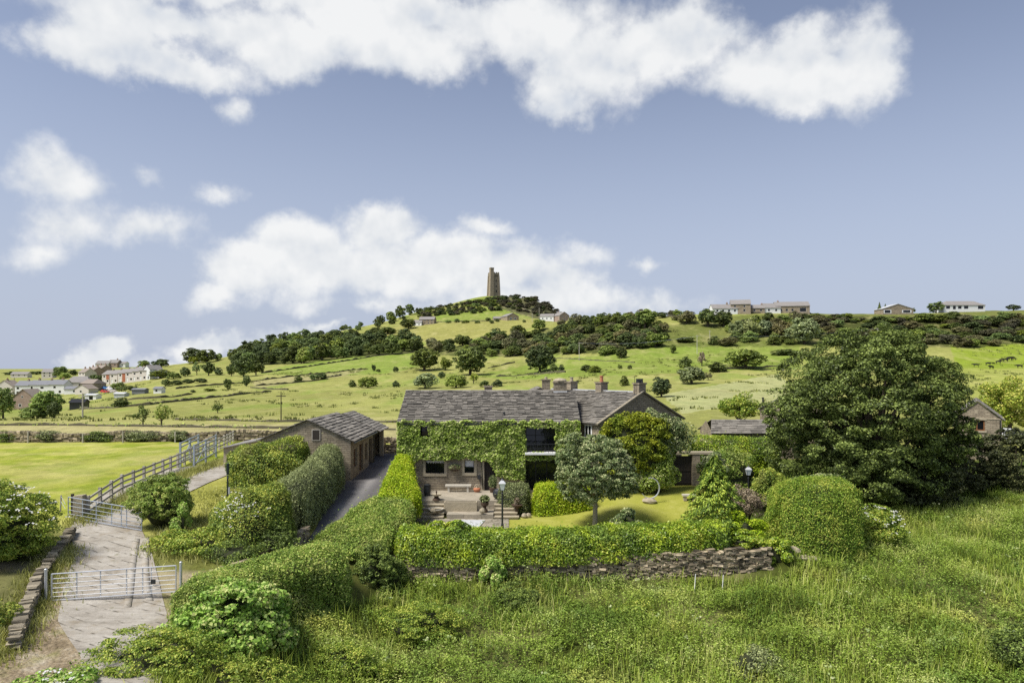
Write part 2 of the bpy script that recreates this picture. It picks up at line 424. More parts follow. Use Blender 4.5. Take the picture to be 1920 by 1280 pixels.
# ------------------------------------------------------------------ terrain
NEAR = [
 (8, [(-40, -1.2), (-16, -1.6), (-8, -4.2), (0, -5.4), (40, -5.2)]),
 (20, [(-40, -.8), (-16.5, -1.0), (-13.5, -1.35), (-10, -1.8), (-7, -3.6), (-3, -4.3), (5, -4.5), (40, -4.3)]),
 (24, [(-40, -.5), (-19, -.6), (-17, -1.2), (-11.8, -1.25), (-9, -2.2), (-6.5, -3.6), (0, -4.1), (30, -3.9), (45, -3.7)]),
 (29, [(-40, 0), (-21, -.4), (-19.8, -1), (-13, -1), (-11, -1.3), (-8, -2.6), (-5, -3.5), (0, -3.7), (20, -3.5), (45, -3.1)]),
 (36, [(-40, .5), (-25, .4), (-22.5, 0), (-16, 0), (-13.2, -.35), (-11.8, -.95), (-8.5, -1.05), (-6.8, -1.8), (-5.8, -2.6), (13.8, -2.65), (17, -2.3), (25, -2.5), (45, -2.2)]),
 (39, [(-40, .7), (-24, .5), (-16, .3), (-13.2, .1), (-12, -.55), (-8.5, -.6), (-7, -1.2), (-5.6, -1.35), (14.4, -1.35), (16, -1.4), (20, -2.0), (27, -2.3), (45, -2.1)]),
 (44, [(-50, .9), (-24, .8), (-18, .6), (-13.6, .45), (-12.2, -.05), (-8.5, -.1), (-6.5, -1.1), (14.5, -1.2), (18, -1.2), (25, -1.7), (45, -1.7)]),
 (50, [(-50, .9), (-20, .8), (-13.8, .6), (-12.4, .25), (-8.3, .25), (-7, -.1), (5, -.3), (14, -.2), (18, -.4), (30, -1.1), (45, -1.1)]),
 (62, [(-60, .8), (-14, .8), (-12.8, .6), (-9, .6), (0, .6), (20, .8), (30, .6), (45, .6)]),
 (80, [(-60, .6), (0, .9), (20, 1.6), (60, 1.6)]),
 (100, [(-60, .8), (60, 2.0)]),
]
_gx = np.arange(-62, 62.01, .5); _gy = np.arange(8, 100.01, .5)
_rows = np.array([np.interp(_gx, [q[0] for q in r[1]], [q[1] for q in r[1]]) for r in NEAR])
_ry = np.array([r[0] for r in NEAR], float)
_near = np.empty((len(_gy), len(_gx)))
for _j in range(len(_gx)): _near[:, _j] = np.interp(_gy, _ry, _rows[:, _j])
def blur(a, k, ax):
    s = a.copy(); n = 1
    for d in range(1, k + 1):
        for sg in (-1, 1):
            idx = np.clip(np.arange(a.shape[ax]) + sg * d, 0, a.shape[ax] - 1)
            s = s + np.take(a, idx, axis=ax); n += 1
    return s / n
_near = blur(blur(_near, 1, 0), 1, 1)

FARC = {  # image column: ladder of (row, distance)
 -400: [(792, 90), (795, 150), (790, 200), (775, 270), (752, 330), (735, 400), (715, 550), (703, 800)],
 60: [(790, 100), (784, 150), (776, 200), (768, 270), (745, 330), (735, 370), (718, 480), (704, 700)],
 200: [(790, 100), (774, 150), (758, 200), (745, 270), (735, 330), (722, 400), (703, 470), (692, 560), (690, 600), (697, 800)],
 320: [(790, 100), (768, 150), (748, 200), (733, 260), (718, 320), (704, 400), (692, 480), (684, 560), (690, 650), (697, 900)],
 450: [(790, 100), (766, 150), (745, 200), (727, 260), (714, 310), (703, 360), (690, 430), (674, 510), (663, 570), (672, 650), (690, 900)],
 600: [(790, 100), (764, 150), (742, 200), (724, 260), (709, 310), (695, 360), (678, 430), (660, 510), (640, 600), (626, 670), (636, 750), (680, 1000)],
 700: [(790, 100), (764, 150), (741, 200), (722, 260), (706, 310), (690, 360), (672, 430), (650, 500), (630, 580), (615, 650), (606, 715), (616, 790), (680, 1050)],
 800: [(790, 100), (763, 150), (740, 200), (720, 260), (705, 310), (688, 360), (668, 430), (645, 500), (622, 570), (605, 640), (592, 700), (579, 740), (585, 790), (680, 1050)],
 925: [(790, 98), (763, 150), (738, 200), (717, 260), (700, 310), (682, 350), (660, 400), (638, 440), (630, 480), (612, 560), (600, 620), (590, 670), (568, 730), (553, 780), (553, 805), (600, 900), (690, 1150)],
 1000: [(790, 97), (763, 145), (737, 195), (715, 250), (697, 310), (675, 350), (648, 390), (617, 420), (612, 480), (606, 560), (600, 620), (592, 670), (575, 730), (558, 785), (562, 805), (620, 900), (690, 1150)],
 1070: [(790, 95), (763, 140), (735, 190), (712, 240), (692, 290), (668, 330), (640, 370), (612, 400), (599, 420), (603, 500), (605, 600), (602, 680), (598, 785), (604, 820), (690, 1150)],
 1200: [(785, 95), (760, 135), (733, 180), (708, 230), (690, 270), (670, 300), (650, 325), (625, 350), (603, 375), (594, 392), (602, 450), (612, 800)],
 1400: [(785, 90), (760, 120), (730, 170), (700, 230), (680, 270), (660, 300), (640, 325), (615, 350), (592, 375), (585, 388), (594, 450), (606, 800)],
 1650: [(785, 90), (760, 118), (730, 170), (700, 230), (680, 270), (657, 298), (640, 320), (613, 348), (592, 375), (588, 388), (594, 450), (606, 800)],
 1900: [(785, 90), (760, 115), (730, 165), (700, 225), (680, 270), (655, 295), (640, 315), (612, 345), (588, 372), (581, 388), (590, 450), (604, 800)],
 2400: [(785, 90), (760, 115), (730, 165), (700, 225), (680, 270), (655, 295), (640, 315), (612, 345), (588, 372), (581, 388), (590, 450), (604, 800)],
}
_ft = np.linspace(-2.2, 2.2, 881); _fl = np.linspace(math.log(60), math.log(6000), 560); _fY = np.exp(_fl)
_ck = sorted(FARC); _cz = []
for _k in _ck:
    lad = FARC[_k] + [(698, 1500), (692.5, 5000)]
    yy = np.array([q[1] for q in lad], float); zz = np.array([CZ - (q[0] - HV) * q[1] / F for q in lad])
    _cz.append(np.interp(_fY, yy, zz))
_cz = np.array(_cz); _ct = np.array([(k - CU) / F for k in _ck])
def _pch(x, xs, ys):
    """monotone-ish cubic through columns (ys: n x m)"""
    d = np.diff(ys, axis=0) / np.diff(xs)[:, None]
    mt = np.zeros_like(ys); mt[1:-1] = np.where(d[1:] * d[:-1] > 0, 2 * d[1:] * d[:-1] / (d[1:] + d[:-1] + 1e-12), 0)
    i = np.clip(np.searchsorted(xs, x) - 1, 0, len(xs) - 2); h = (xs[i + 1] - xs[i])[:, None]
    t = np.clip((x - xs[i])[:, None] / h, 0, 1)
    return ((1 + 2 * t) * (1 - t) ** 2 * ys[i] + t * (1 - t) ** 2 * h * mt[i] + t * t * (3 - 2 * t) * ys[i + 1] + t * t * (t - 1) * h * mt[i + 1])
_far = _pch(_ft, _ct, _cz)
_far = blur(blur(_far, 3, 1), 3, 0)

def bil(gx0, dx, gy0, dy, T, x, y):
    i = np.clip((x - gx0) / dx, 0, T.shape[1] - 1.001); j = np.clip((y - gy0) / dy, 0, T.shape[0] - 1.001)
    ii = i.astype(int); jj = j.astype(int); fi = i - ii; fj = j - jj
    return (T[jj, ii] * (1 - fi) + T[jj, ii + 1] * fi) * (1 - fj) + (T[jj + 1, ii] * (1 - fi) + T[jj + 1, ii + 1] * fi) * fj

def tz(X, Y):
    X = np.asarray(X, float); Y = np.asarray(Y, float)
    zn = bil(-62, .5, 8, .5, _near, X, Y)
    Yc = np.maximum(Y, 60)
    zf = bil(_fl[0], _fl[1] - _fl[0], _ft[0], _ft[1] - _ft[0], _far, np.log(Yc), X / Yc)
    wgt = sstep(72, 98, Y)
    z = zn * (1 - wgt) + zf * wgt
    bumps = (fbm(X / 14, Y / 14, 3) - .5) * 1.1 + (fbm(X / 45, Y / 45, 5) - .5) * 2.2
    z = z + bumps * sstep(110, 260, Y) * (1 - sstep(300, 520, Y) * .3)
    z = z + (fbm(X / 3.0, Y / 3.0, 9) - .5) * .22 * (1 - sstep(40, 60, Y)) * sstep(-9, -6, X) * (1 - sstep(36, 37, Y))
    return z

def tz1(x, y): return float(tz(np.array([x]), np.array([y]))[0])

_mY = np.exp(np.linspace(math.log(12), math.log(1500), 2600))
def G(u, v):
    """the terrain point seen at a pixel of the photograph"""
    X = (u - CU) / F * _mY; zr = CZ - (v - HV) / F * _mY
    d = tz(X, _mY) - zr
    k = np.argmax(d > 0) if (d > 0).any() else None
    if k is None or k == 0:
        k = int(np.argmax(d)) if k is None else 1
        return Vector((float(X[k]), float(_mY[k]), tz1(X[k], _mY[k])))
    a = d[k - 1] / (d[k - 1] - d[k]); Y = _mY[k - 1] + a * (_mY[k] - _mY[k - 1])
    return Vector(((u - CU) / F * Y, Y, tz1((u - CU) / F * Y, Y)))
def on(u, Y, dz=0.0):
    x = (u - CU) / F * Y; return Vector((x, Y, tz1(x, Y) + dz))
def at(u, v, Y): return Vector(((u - CU) / F * Y, Y, CZ - (v - HV) / F * Y))

# ground sheet: dense inside the view, sparse outside, to the horizon
tp = np.concatenate([np.linspace(-6, -.82, 60)[:-1], np.linspace(-.82, .82, 640), np.linspace(.82, 6, 60)[1:]])
yr = np.concatenate([np.exp(np.linspace(math.log(5), math.log(930), 560)), np.exp(np.linspace(math.log(940), math.log(9000), 60))]) - 30
XX = tp[None, :] * (yr[:, None] + 30); YY = np.repeat(yr[:, None], len(tp), 1)
ZZ = tz(XX, YY)
V = np.stack([XX, YY, ZZ], -1).reshape(-1, 3)
ny, nx = XX.shape
ii = (np.arange(ny - 1)[:, None] * nx + np.arange(nx - 1)[None, :]).ravel()
Q = np.stack([ii, ii + 1, ii + nx + 1, ii + nx], 1)
me = np_mesh('ground', V, Q, smooth=True)
# what grows where, as a tint per point of the ground
x, y, z = V.T
ys = np.maximum(y, 1)
pu = CU + F * x / ys; pv = HV + F * (CZ - z) / ys
C = np.empty((len(V), 3)); C[:] = (.268, .276, .078)
n1 = fbm(x / 30, y / 30, 21); n2 = fbm(x / 9, y / 22, 33)
def paint(mask, c, k=1.0):
    kk = (mask * k)[:, None] if mask.dtype != bool else np.where(mask, k, 0)[:, None]
    C[:] = C * (1 - kk) + np.array(c) * kk
farm = y > 95
paint(sstep(.42, .62, n1) * farm, (.33, .335, .10), .75)
paint(sstep(.5, .7, n2) * farm, (.21, .285, .05), .6)
J = (fbm(x / 6, y / 6, 44) - .5) * 6
def reg(poly): return inpoly(pu + J * .6, pv + J * .4, poly)
paint(reg([(880, 705), (1060, 672), (1300, 640), (1500, 640), (1500, 690), (1240, 700), (960, 712)]), (.19, .27, .04), .7)
paint(reg([(480, 700), (640, 662), (780, 655), (800, 680), (740, 700), (600, 706)]), (.20, .285, .045), .7)
paint(reg([(650, 645), (730, 615), (800, 606), (1050, 596), (960, 625), (870, 645), (760, 640), (720, 638)]), (.30, .29, .085), .85)
paint(reg([(470, 715), (560, 704), (660, 693), (690, 692), (640, 706), (480, 727)]), (.36, .32, .16), .7)
paint(reg([(790, 600), (840, 582), (960, 575), (950, 596), (860, 603)]), (.20, .28, .045), .7)
paint(reg([(860, 566), (905, 553), (940, 553), (940, 562), (880, 570)]), (.20, .26, .05), .8)
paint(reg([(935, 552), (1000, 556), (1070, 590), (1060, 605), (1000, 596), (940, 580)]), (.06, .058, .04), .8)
paint(reg([(1780, 645), (1990, 640), (1990, 690), (1800, 700)]), (.235, .31, .03), .9)
paint(reg([(1780, 690), (1990, 690), (1990, 745), (1780, 745)]), (.34, .37, .085), .8)
paint(reg([(1240, 740), (1460, 700), (1500, 745), (1280, 775)]), (.40, .41, .20), .7)
paint(reg([(1000, 640), (1400, 590), (1990, 575), (1990, 645), (1500, 650), (1250, 650), (1000, 665)]), (.12, .14, .035), .8)
paint(reg([(-700, 700), (420, 700), (420, 735), (100, 760), (-700, 770)]), (.30, .31, .09), .5)
paint((y > 78) & (y < 95) & (x < -5), (.40, .36, .17), .9)
paint((y > 95.5) & (y < 112) & (x < 5), (.35, .34, .12), .8)
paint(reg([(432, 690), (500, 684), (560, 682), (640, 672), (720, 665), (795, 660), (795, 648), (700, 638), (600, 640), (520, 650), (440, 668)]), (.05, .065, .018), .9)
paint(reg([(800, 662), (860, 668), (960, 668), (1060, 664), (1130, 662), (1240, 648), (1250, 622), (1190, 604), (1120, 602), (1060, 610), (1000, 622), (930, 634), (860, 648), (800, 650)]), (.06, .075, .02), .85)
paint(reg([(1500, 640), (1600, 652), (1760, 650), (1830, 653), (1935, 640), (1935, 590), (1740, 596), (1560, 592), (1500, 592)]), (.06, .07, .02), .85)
jx_ = (fbm(x / 1.3, y / 1.3, 52) - .5) * 2.2; nearfield = (y + jx_ * .5 > 37) & (y + jx_ < 76.3) & (x + jx_ < -8)
paint(nearfield, (.325, .35, .055), 1.0)
paint(nearfield * sstep(.42, .62, fbm(x / 5, y / 2.5, 71)), (.42, .405, .12), .8); paint(nearfield * sstep(.5, .66, fbm(x / 2.2, y / 1.2, 75)), (.22, .28, .025), .8)
paint((y > 24) & (y < 75) & (x > -25) & (x < -6) & (pu > 150) & ~reg([(-700, 825), (440, 825), (405, 850), (300, 880), (165, 935), (-700, 950)]), (.34, .335, .075), .9)
mead = (y < 62) & (x > -9 + 0 * y) & ~((y > 38) & (x < 14.5))
paint(mead, (.07, .085, .018), 1.0)
paint((y < 36) & (x <= -7), (.11, .12, .03), .9)
paint((y < 32) & (x < -11), (.30, .25, .17), .85)
paint((y < 31) & (x < -19.5), (.10, .11, .03), .9)
paint((y > 39) & (y < 62) & (x > 15), (.06, .085, .017), 1)
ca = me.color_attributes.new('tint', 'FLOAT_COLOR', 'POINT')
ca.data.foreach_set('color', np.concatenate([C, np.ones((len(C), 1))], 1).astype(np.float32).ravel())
def ground_mat():
    m, t = new_mat('pasture')
    a = t.n('ShaderNodeVertexColor', layer_name='tint').outputs[0]
    pos = t.n('ShaderNodeNewGeometry').outputs['Position']
    sq = t.n('ShaderNodeVectorMath', {0: pos, 1: (1, .45, 1)}, operation='MULTIPLY').outputs[0]
    n1 = t.noise(sq, .05, 6, .65); n2 = t.noise(sq, .35, 6, .7); n3 = t.noise(pos, 3.5, 6, .75); n5 = t.noise(t.n('ShaderNodeVectorMath', {0: pos, 1: (.5, .3, 1)}, operation='MULTIPLY').outputs[0], 1.1, 6, .8); n4 = t.noise(sq, .13, 5, .7)
    k = t.m('MULTIPLY', t.m('MULTIPLY_ADD', n1, .5, .60), t.m('MULTIPLY', t.m('MULTIPLY_ADD', n2, .75, .62), t.m('MULTIPLY_ADD', n3, 1.0, .5)))
    k = t.m('MULTIPLY', k, t.m('MULTIPLY_ADD', n5, 1.1, .45))
    c = t.n('ShaderNodeVectorMath', {0: a, 'Scale': k}, operation='SCALE').outputs[0]
    dry = t.n('ShaderNodeMapRange', {0: n4, 1: .5, 2: .72, 3: 0, 4: .5}).outputs[0]
    c = t.mix(dry, c, (.42, .38, .17, 1))
    rush = t.n('ShaderNodeMapRange', {0: t.noise(sq, .22, 7, .75), 1: .55, 2: .68, 3: 0, 4: .45}).outputs[0]
    c = t.mix(rush, c, (.13, .16, .035, 1))
    bp = t.n('ShaderNodeBump', {'Height': t.m('ADD', n3, t.m('MULTIPLY', n2, 2.0)), 'Strength': .6, 'Distance': .12}).outputs[0]
    b = t.n('ShaderNodeBsdfPrincipled', {'Base Color': c, 'Roughness': .95, 'Specular IOR Level': .05, 'Normal': bp})
    t.n('ShaderNodeOutputMaterial', {0: b.outputs[0]}); return m
M['ground'] = ground_mat()
tag(link_mesh('ground', me, [M['ground']]), kind='structure')

def strip(name, L, R, mat, nl=60, nw=8, dz=.03, crown=0.0):
    """a sheet between two edge polylines (x, y), laid on the terrain"""
    def res(P):
        P = np.array(P, float); d = np.r_[0, np.cumsum(np.hypot(*np.diff(P, axis=0).T))]
        s = np.linspace(0, d[-1], nl); return np.stack([np.interp(s, d, P[:, 0]), np.interp(s, d, P[:, 1])], 1)
    a, b = res(L), res(R); k = np.linspace(0, 1, nw)
    g = a[:, None] * (1 - k)[None, :, None] + b[:, None] * k[None, :, None]
    zz = tz(g[..., 0], g[..., 1]) + dz
    v = np.concatenate([g, zz[..., None]], -1).reshape(-1, 3)
    i = (np.arange(nl - 1)[:, None] * nw + np.arange(nw - 1)[None]).ravel()
    o = link_mesh(name, np_mesh(name, v, np.stack([i, i + nw, i + nw + 1, i + 1], 1), smooth=True), [mat])
    return tag(o, kind='structure')

def concrete_mat():
    m, t = new_mat('old_concrete')
    pos = t.n('ShaderNodeNewGeometry').outputs['Position']
    s = t.n('ShaderNodeSeparateXYZ', {0: pos})
    wob = t.noise(pos, .8, 4)
    # slabs run across the track
    along = t.m('ADD', t.m('ADD', t.m('MULTIPLY', s.outputs[0], .42), t.m('MULTIPLY', s.outputs[1], .9)), t.m('MULTIPLY', wob, .16))
    fr = t.m('FRACT', t.m('MULTIPLY', along, 1.7))
    line = t.n('ShaderNodeMapRange', {0: t.m('ABSOLUTE', t.m('SUBTRACT', fr, .5)), 1: .0, 2: .085, 3: 1, 4: 0}).outputs[0]
    line = t.m('MULTIPLY', line, t.n('ShaderNodeMapRange', {0: t.noise(pos, 2.2, 4), 1: .46, 2: .58}).outputs[0])
    n1 = t.noise(pos, .5, 6, .7); n2 = t.noise(pos, 6, 5, .7)
    st = t.noise(t.n('ShaderNodeVectorMath', {0: pos, 1: (.5, 3.2, 1)}, operation='MULTIPLY').outputs[0], 1.1, 5, .7)
    c = t.ramp(t.m('ADD', t.m('MULTIPLY', n1, .6), t.m('MULTIPLY', st, .5)), [(.33, (.14, .125, .10)), (.48, (.29, .265, .225)), (.68, (.40, .375, .33))])
    c = t.n('ShaderNodeVectorMath', {0: c, 'Scale': t.m('MULTIPLY_ADD', n2, .8, .6)}, operation='SCALE').outputs[0]
    c = t.mix(t.n('ShaderNodeMapRange', {0: t.noise(pos, .75, 6, .75), 1: .52, 2: .68, 3: 0, 4: .75}).outputs[0], c, (.20, .155, .095, 1))
    c = t.mix(t.n('ShaderNodeMapRange', {0: t.noise(pos, 1.6, 6, .75), 1: .60, 2: .70, 3: 0, 4: .7}).outputs[0], c, (.12, .115, .04, 1))
    c = t.mix(t.m('MULTIPLY', line, .9), c, (.06, .05, .035, 1))
    bp = t.n('ShaderNodeBump', {'Height': t.m('SUBTRACT', n2, line), 'Strength': .5, 'Distance': .04}).outputs[0]
    b = t.n('ShaderNodeBsdfPrincipled', {'Base Color': c, 'Roughness': .95, 'Specular IOR Level': .1, 'Normal': bp})
    t.n('ShaderNodeOutputMaterial', {0: b.outputs[0]}); return m
M['concrete'] = concrete_mat()
def gxy(u, v):
    q = G(u, v); return (q.x, q.y)
TL = [gxy(150, 1300), gxy(152, 1232), gxy(108, 1165), gxy(118, 1105), gxy(140, 1045), gxy(132, 990), gxy(165, 945), gxy(235, 908), gxy(318, 880), gxy(402, 868), gxy(432, 862)]
TR = [gxy(300, 1300), gxy(312, 1220), gxy(315, 1160), gxy(300, 1100), gxy(285, 1040), gxy(262, 985), gxy(290, 945), gxy(350, 925), gxy(392, 905), gxy(425, 892), gxy(440, 880)]
strip('concrete_track', TL, TR, M['concrete'], 110, 14, .05)
def dirt_mat():
    m, t = new_mat('stony_dirt')
    pos = t.n('ShaderNodeNewGeometry').outputs['Position']
    n1 = t.noise(pos, .9, 5, .7); n2 = t.noise(pos, 7, 6, .75)
    vor = t.n('ShaderNodeTexVoronoi', {'Vector': pos, 'Scale': 7.0}).outputs[0]
    c = t.ramp(t.m('ADD', t.m('MULTIPLY', n1, .7), t.m('MULTIPLY', n2, .35)), [(.36, (.10, .075, .045)), (.52, (.27, .215, .14)), (.68, (.44, .39, .30))])
    c = t.mix(t.n('ShaderNodeMapRange', {0: t.noise(pos, .55, 4), 1: .52, 2: .66, 3: 0, 4: .7}).outputs[0], c, (.22, .23, .07, 1))
    bp = t.n('ShaderNodeBump', {'Height': t.m('SUBTRACT', n2, vor), 'Strength': .8, 'Distance': .08}).outputs[0]
    b = t.n('ShaderNodeBsdfPrincipled', {'Base Color': c, 'Roughness': .98, 'Specular IOR Level': .05, 'Normal': bp})
    t.n('ShaderNodeOutputMaterial', {0: b.outputs[0]}); return m
M['dirt'] = dirt_mat()
strip('dirt_verge', [(-17.6, 20), (-18.4, 24), (-20.3, 28.5), (-21.6, 32)], [(-12, 20), (-11.6, 24), (-12.6, 28.5), (-19, 32)], M['dirt'], 50, 24, .028)
def tarmac_mat():
    m, t = new_mat('tarmac')
    pos = t.n('ShaderNodeNewGeometry').outputs['Position']
    s = t.n('ShaderNodeSeparateXYZ', {0: pos})
    n1 = t.noise(pos, .4, 5, .7); n2 = t.noise(pos, 9, 4, .7)
    worn = t.n('ShaderNodeMapRange', {0: t.m('ABSOLUTE', t.m('ADD', s.outputs[0], t.m('MULTIPLY_ADD', n1, 1.2, 9.9))), 1: 0.1, 2: .8, 3: 1, 4: 0}).outputs[0]
    c = t.ramp(t.m('ADD', t.m('MULTIPLY', n1, .6), t.m('MULTIPLY', worn, .42)), [(.2, (.085, .08, .08)), (.55, (.14, .135, .135)), (.9, (.24, .23, .22))])
    c = t.n('ShaderNodeVectorMath', {0: c, 'Scale': t.m('MULTIPLY_ADD', n2, .6, .7)}, operation='SCALE').outputs[0]
    b = t.n('ShaderNodeBsdfPrincipled', {'Base Color': c, 'Roughness': .9, 'Specular IOR Level': .15})
    t.n('ShaderNodeOutputMaterial', {0: b.outputs[0]}); return m
M['tarmac'] = tarmac_mat()
strip('tarmac_lane', [(-13.6, 29.5), (-12.0, 33), (-11.1, 36), (-11.3, 40), (-12.1, 46), (-12.6, 54), (-12.7, 67)], [(-11.4, 29.5), (-9.6, 33), (-8.8, 36), (-8.5, 40), (-8.6, 46), (-8.75, 54), (-9.5, 67)], M['tarmac'], 90, 10, .045)
# lawn with its gentle rise to the right
def lz(X, Y): return -.9 + 1.15 * np.clip((np.asarray(Y) - 42) / 6.5, 0, 1) * np.clip((np.asarray(X) - 2) / 5, 0, 1)
gx = np.linspace(-5.4, 14.2, 90); gy = np.linspace(37.9, 52.5, 70)
XX, YY = np.meshgrid(gx, gy); ZZ = lz(XX, YY) + (fbm(XX, YY, 5) - .5) * .04
i = (np.arange(69)[:, None] * 90 + np.arange(89)[None]).ravel()
def lawn_mat():
    m, t = new_mat('mown_lawn')
    pos = t.n('ShaderNodeNewGeometry').outputs['Position']
    n1 = t.noise(pos, .45, 5, .7); n2 = t.noise(pos, 5, 6, .75)
    c = t.ramp(t.m('ADD', t.m('MULTIPLY', n1, .7), t.m('MULTIPLY', n2, .35)), [(.32, (.17, .195, .028)), (.52, (.285, .29, .052)), (.75, (.38, .365, .11))])
    bp = t.n('ShaderNodeBump', {'Height': n2, 'Strength': .5, 'Distance': .06}).outputs[0]
    b = t.n('ShaderNodeBsdfPrincipled', {'Base Color': c, 'Roughness': .95, 'Specular IOR Level': .05, 'Normal': bp})
    t.n('ShaderNodeOutputMaterial', {0: b.outputs[0]}); return m
M['lawn'] = lawn_mat()
tag(link_mesh('lawn', np_mesh('lawn', np.stack([XX, YY, ZZ], -1).reshape(-1, 3), np.stack([i, i + 1, i + 91, i + 90], 1), smooth=True), [M['lawn']]), kind='structure')

# rush tufts scattered over the rough grazing
n = 9000
ty = np.sqrt(rng.uniform(100 ** 2, 360 ** 2, n)); tx = rng.uniform(-.75, .75, n) * ty
k = rng.random(n) < sstep(.5, .72, fbm(tx / 16, ty / 16, 131)) * .8; TUFTS = (tx[k], ty[k])
# ------------------------------------------------------------------ foliage
def unit(a): return a / (np.linalg.norm(a, axis=1, keepdims=True) + 1e-9)

def leaf_quads(P, N, size, asp=.55, fold=.18, droop=None):
    """diamond leaves: centres P, normals N, lengths size"""
    n = len(P); r = rng.normal(size=(n, 3))
    a = unit(np.cross(N, r)) if droop is None else unit(droop - N * (droop * N).sum(1, keepdims=True) + .25 * r)
    b = np.cross(N, a); s = np.asarray(size).reshape(-1, 1) * np.ones((n, 1))
    w_ = s * asp * .5
    V = np.stack([P - a * s * .5, P + b * w_ + N * s * fold, P + a * s * .5, P - b * w_ + N * s * fold], 1).reshape(-1, 3)
    return V, np.arange(4 * n).reshape(-1, 4)

def leaves_mesh(name, P, N, size, rnd=None, **kw):
    V, Q = leaf_quads(P, N, size, **kw)
    return np_mesh(name, V, Q, rng.random(len(Q)) if rnd is None else rnd)

def scatter_normals(out, k_out=.7, k_up=.45, k_r=.6):
    n = len(out)
    return unit(out * k_out + np.array([0, 0, k_up]) + rng.normal(size=(n, 3)) * k_r)

def sphere_pts(n):
    return unit(rng.normal(size=(n, 3)))

def crown_points(c, r, nclump, per, cr=(.28, .42), shell=(.5, .95), cut=-.55, flat=.8):
    """clumped crown: returns positions and outward directions (relative to each clump)"""
    d = sphere_pts(nclump * 4)
    d = d[d[:, 2] > cut][:nclump]
    rad = rng.uniform(shell[0], shell[1], len(d))[:, None]
    cen = d * rad
    crr = rng.uniform(cr[0], cr[1], len(d))
    P, O = [], []
    for k in range(len(d)):
        q = sphere_pts(per)
        rr = crr[k] * (rng.random(per) ** .33 * .35 + .68)[:, None]
        P.append(cen[k] + q * rr * np.array([1, 1, flat])); O.append(unit(q * .8 + d[k] * .5))
    P = np.concatenate(P) * np.array(r) + np.array(c); O = np.concatenate(O)
    return P, O, cen * np.array(r) + np.array(c)

def crown2(c, r, lobes, nsub, per, lr=(.22, .36), sr=(.05, .10), shell=(.45, .78), cut=-.5, seed=0):
    """layered crown: big lobes carry flat leafy sprays on their upper and outer sides"""
    d = []; i = 0
    g = np.random.default_rng(seed)
    while len(d) < lobes:
        q = unit(g.normal(size=(1, 3)))[0]
        if q[2] > cut and all(np.dot(q, e) < .985 - .5 / lobes ** .5 for e in d) or i > 4000: d.append(q)
        i += 1
    P, O, C = [], [], []
    for q in d:
        lc = q * g.uniform(*shell); R = g.uniform(*lr); C.append(lc)
        sd_ = unit(g.normal(size=(nsub, 3)) + np.array([0, 0, .35]) + q * .7)
        sc_ = lc + sd_ * R * g.uniform(.7, 1.0, (nsub, 1))
        for k in range(nsub):
            rr = g.uniform(*sr); l = unit(g.normal(size=(per, 3)) + np.array([0, 0, .45]) + sd_[k] * .5)
            P.append(sc_[k] + l * rr * np.array([1.15, 1.15, .62]) * (g.random((per, 1)) ** .3)); O.append(unit(l * .7 + sd_[k] * .4 + q * .2))
    return np.concatenate(P) * np.array(r) + np.array(c), np.concatenate(O), np.array(C) * np.array(r) + np.array(c)

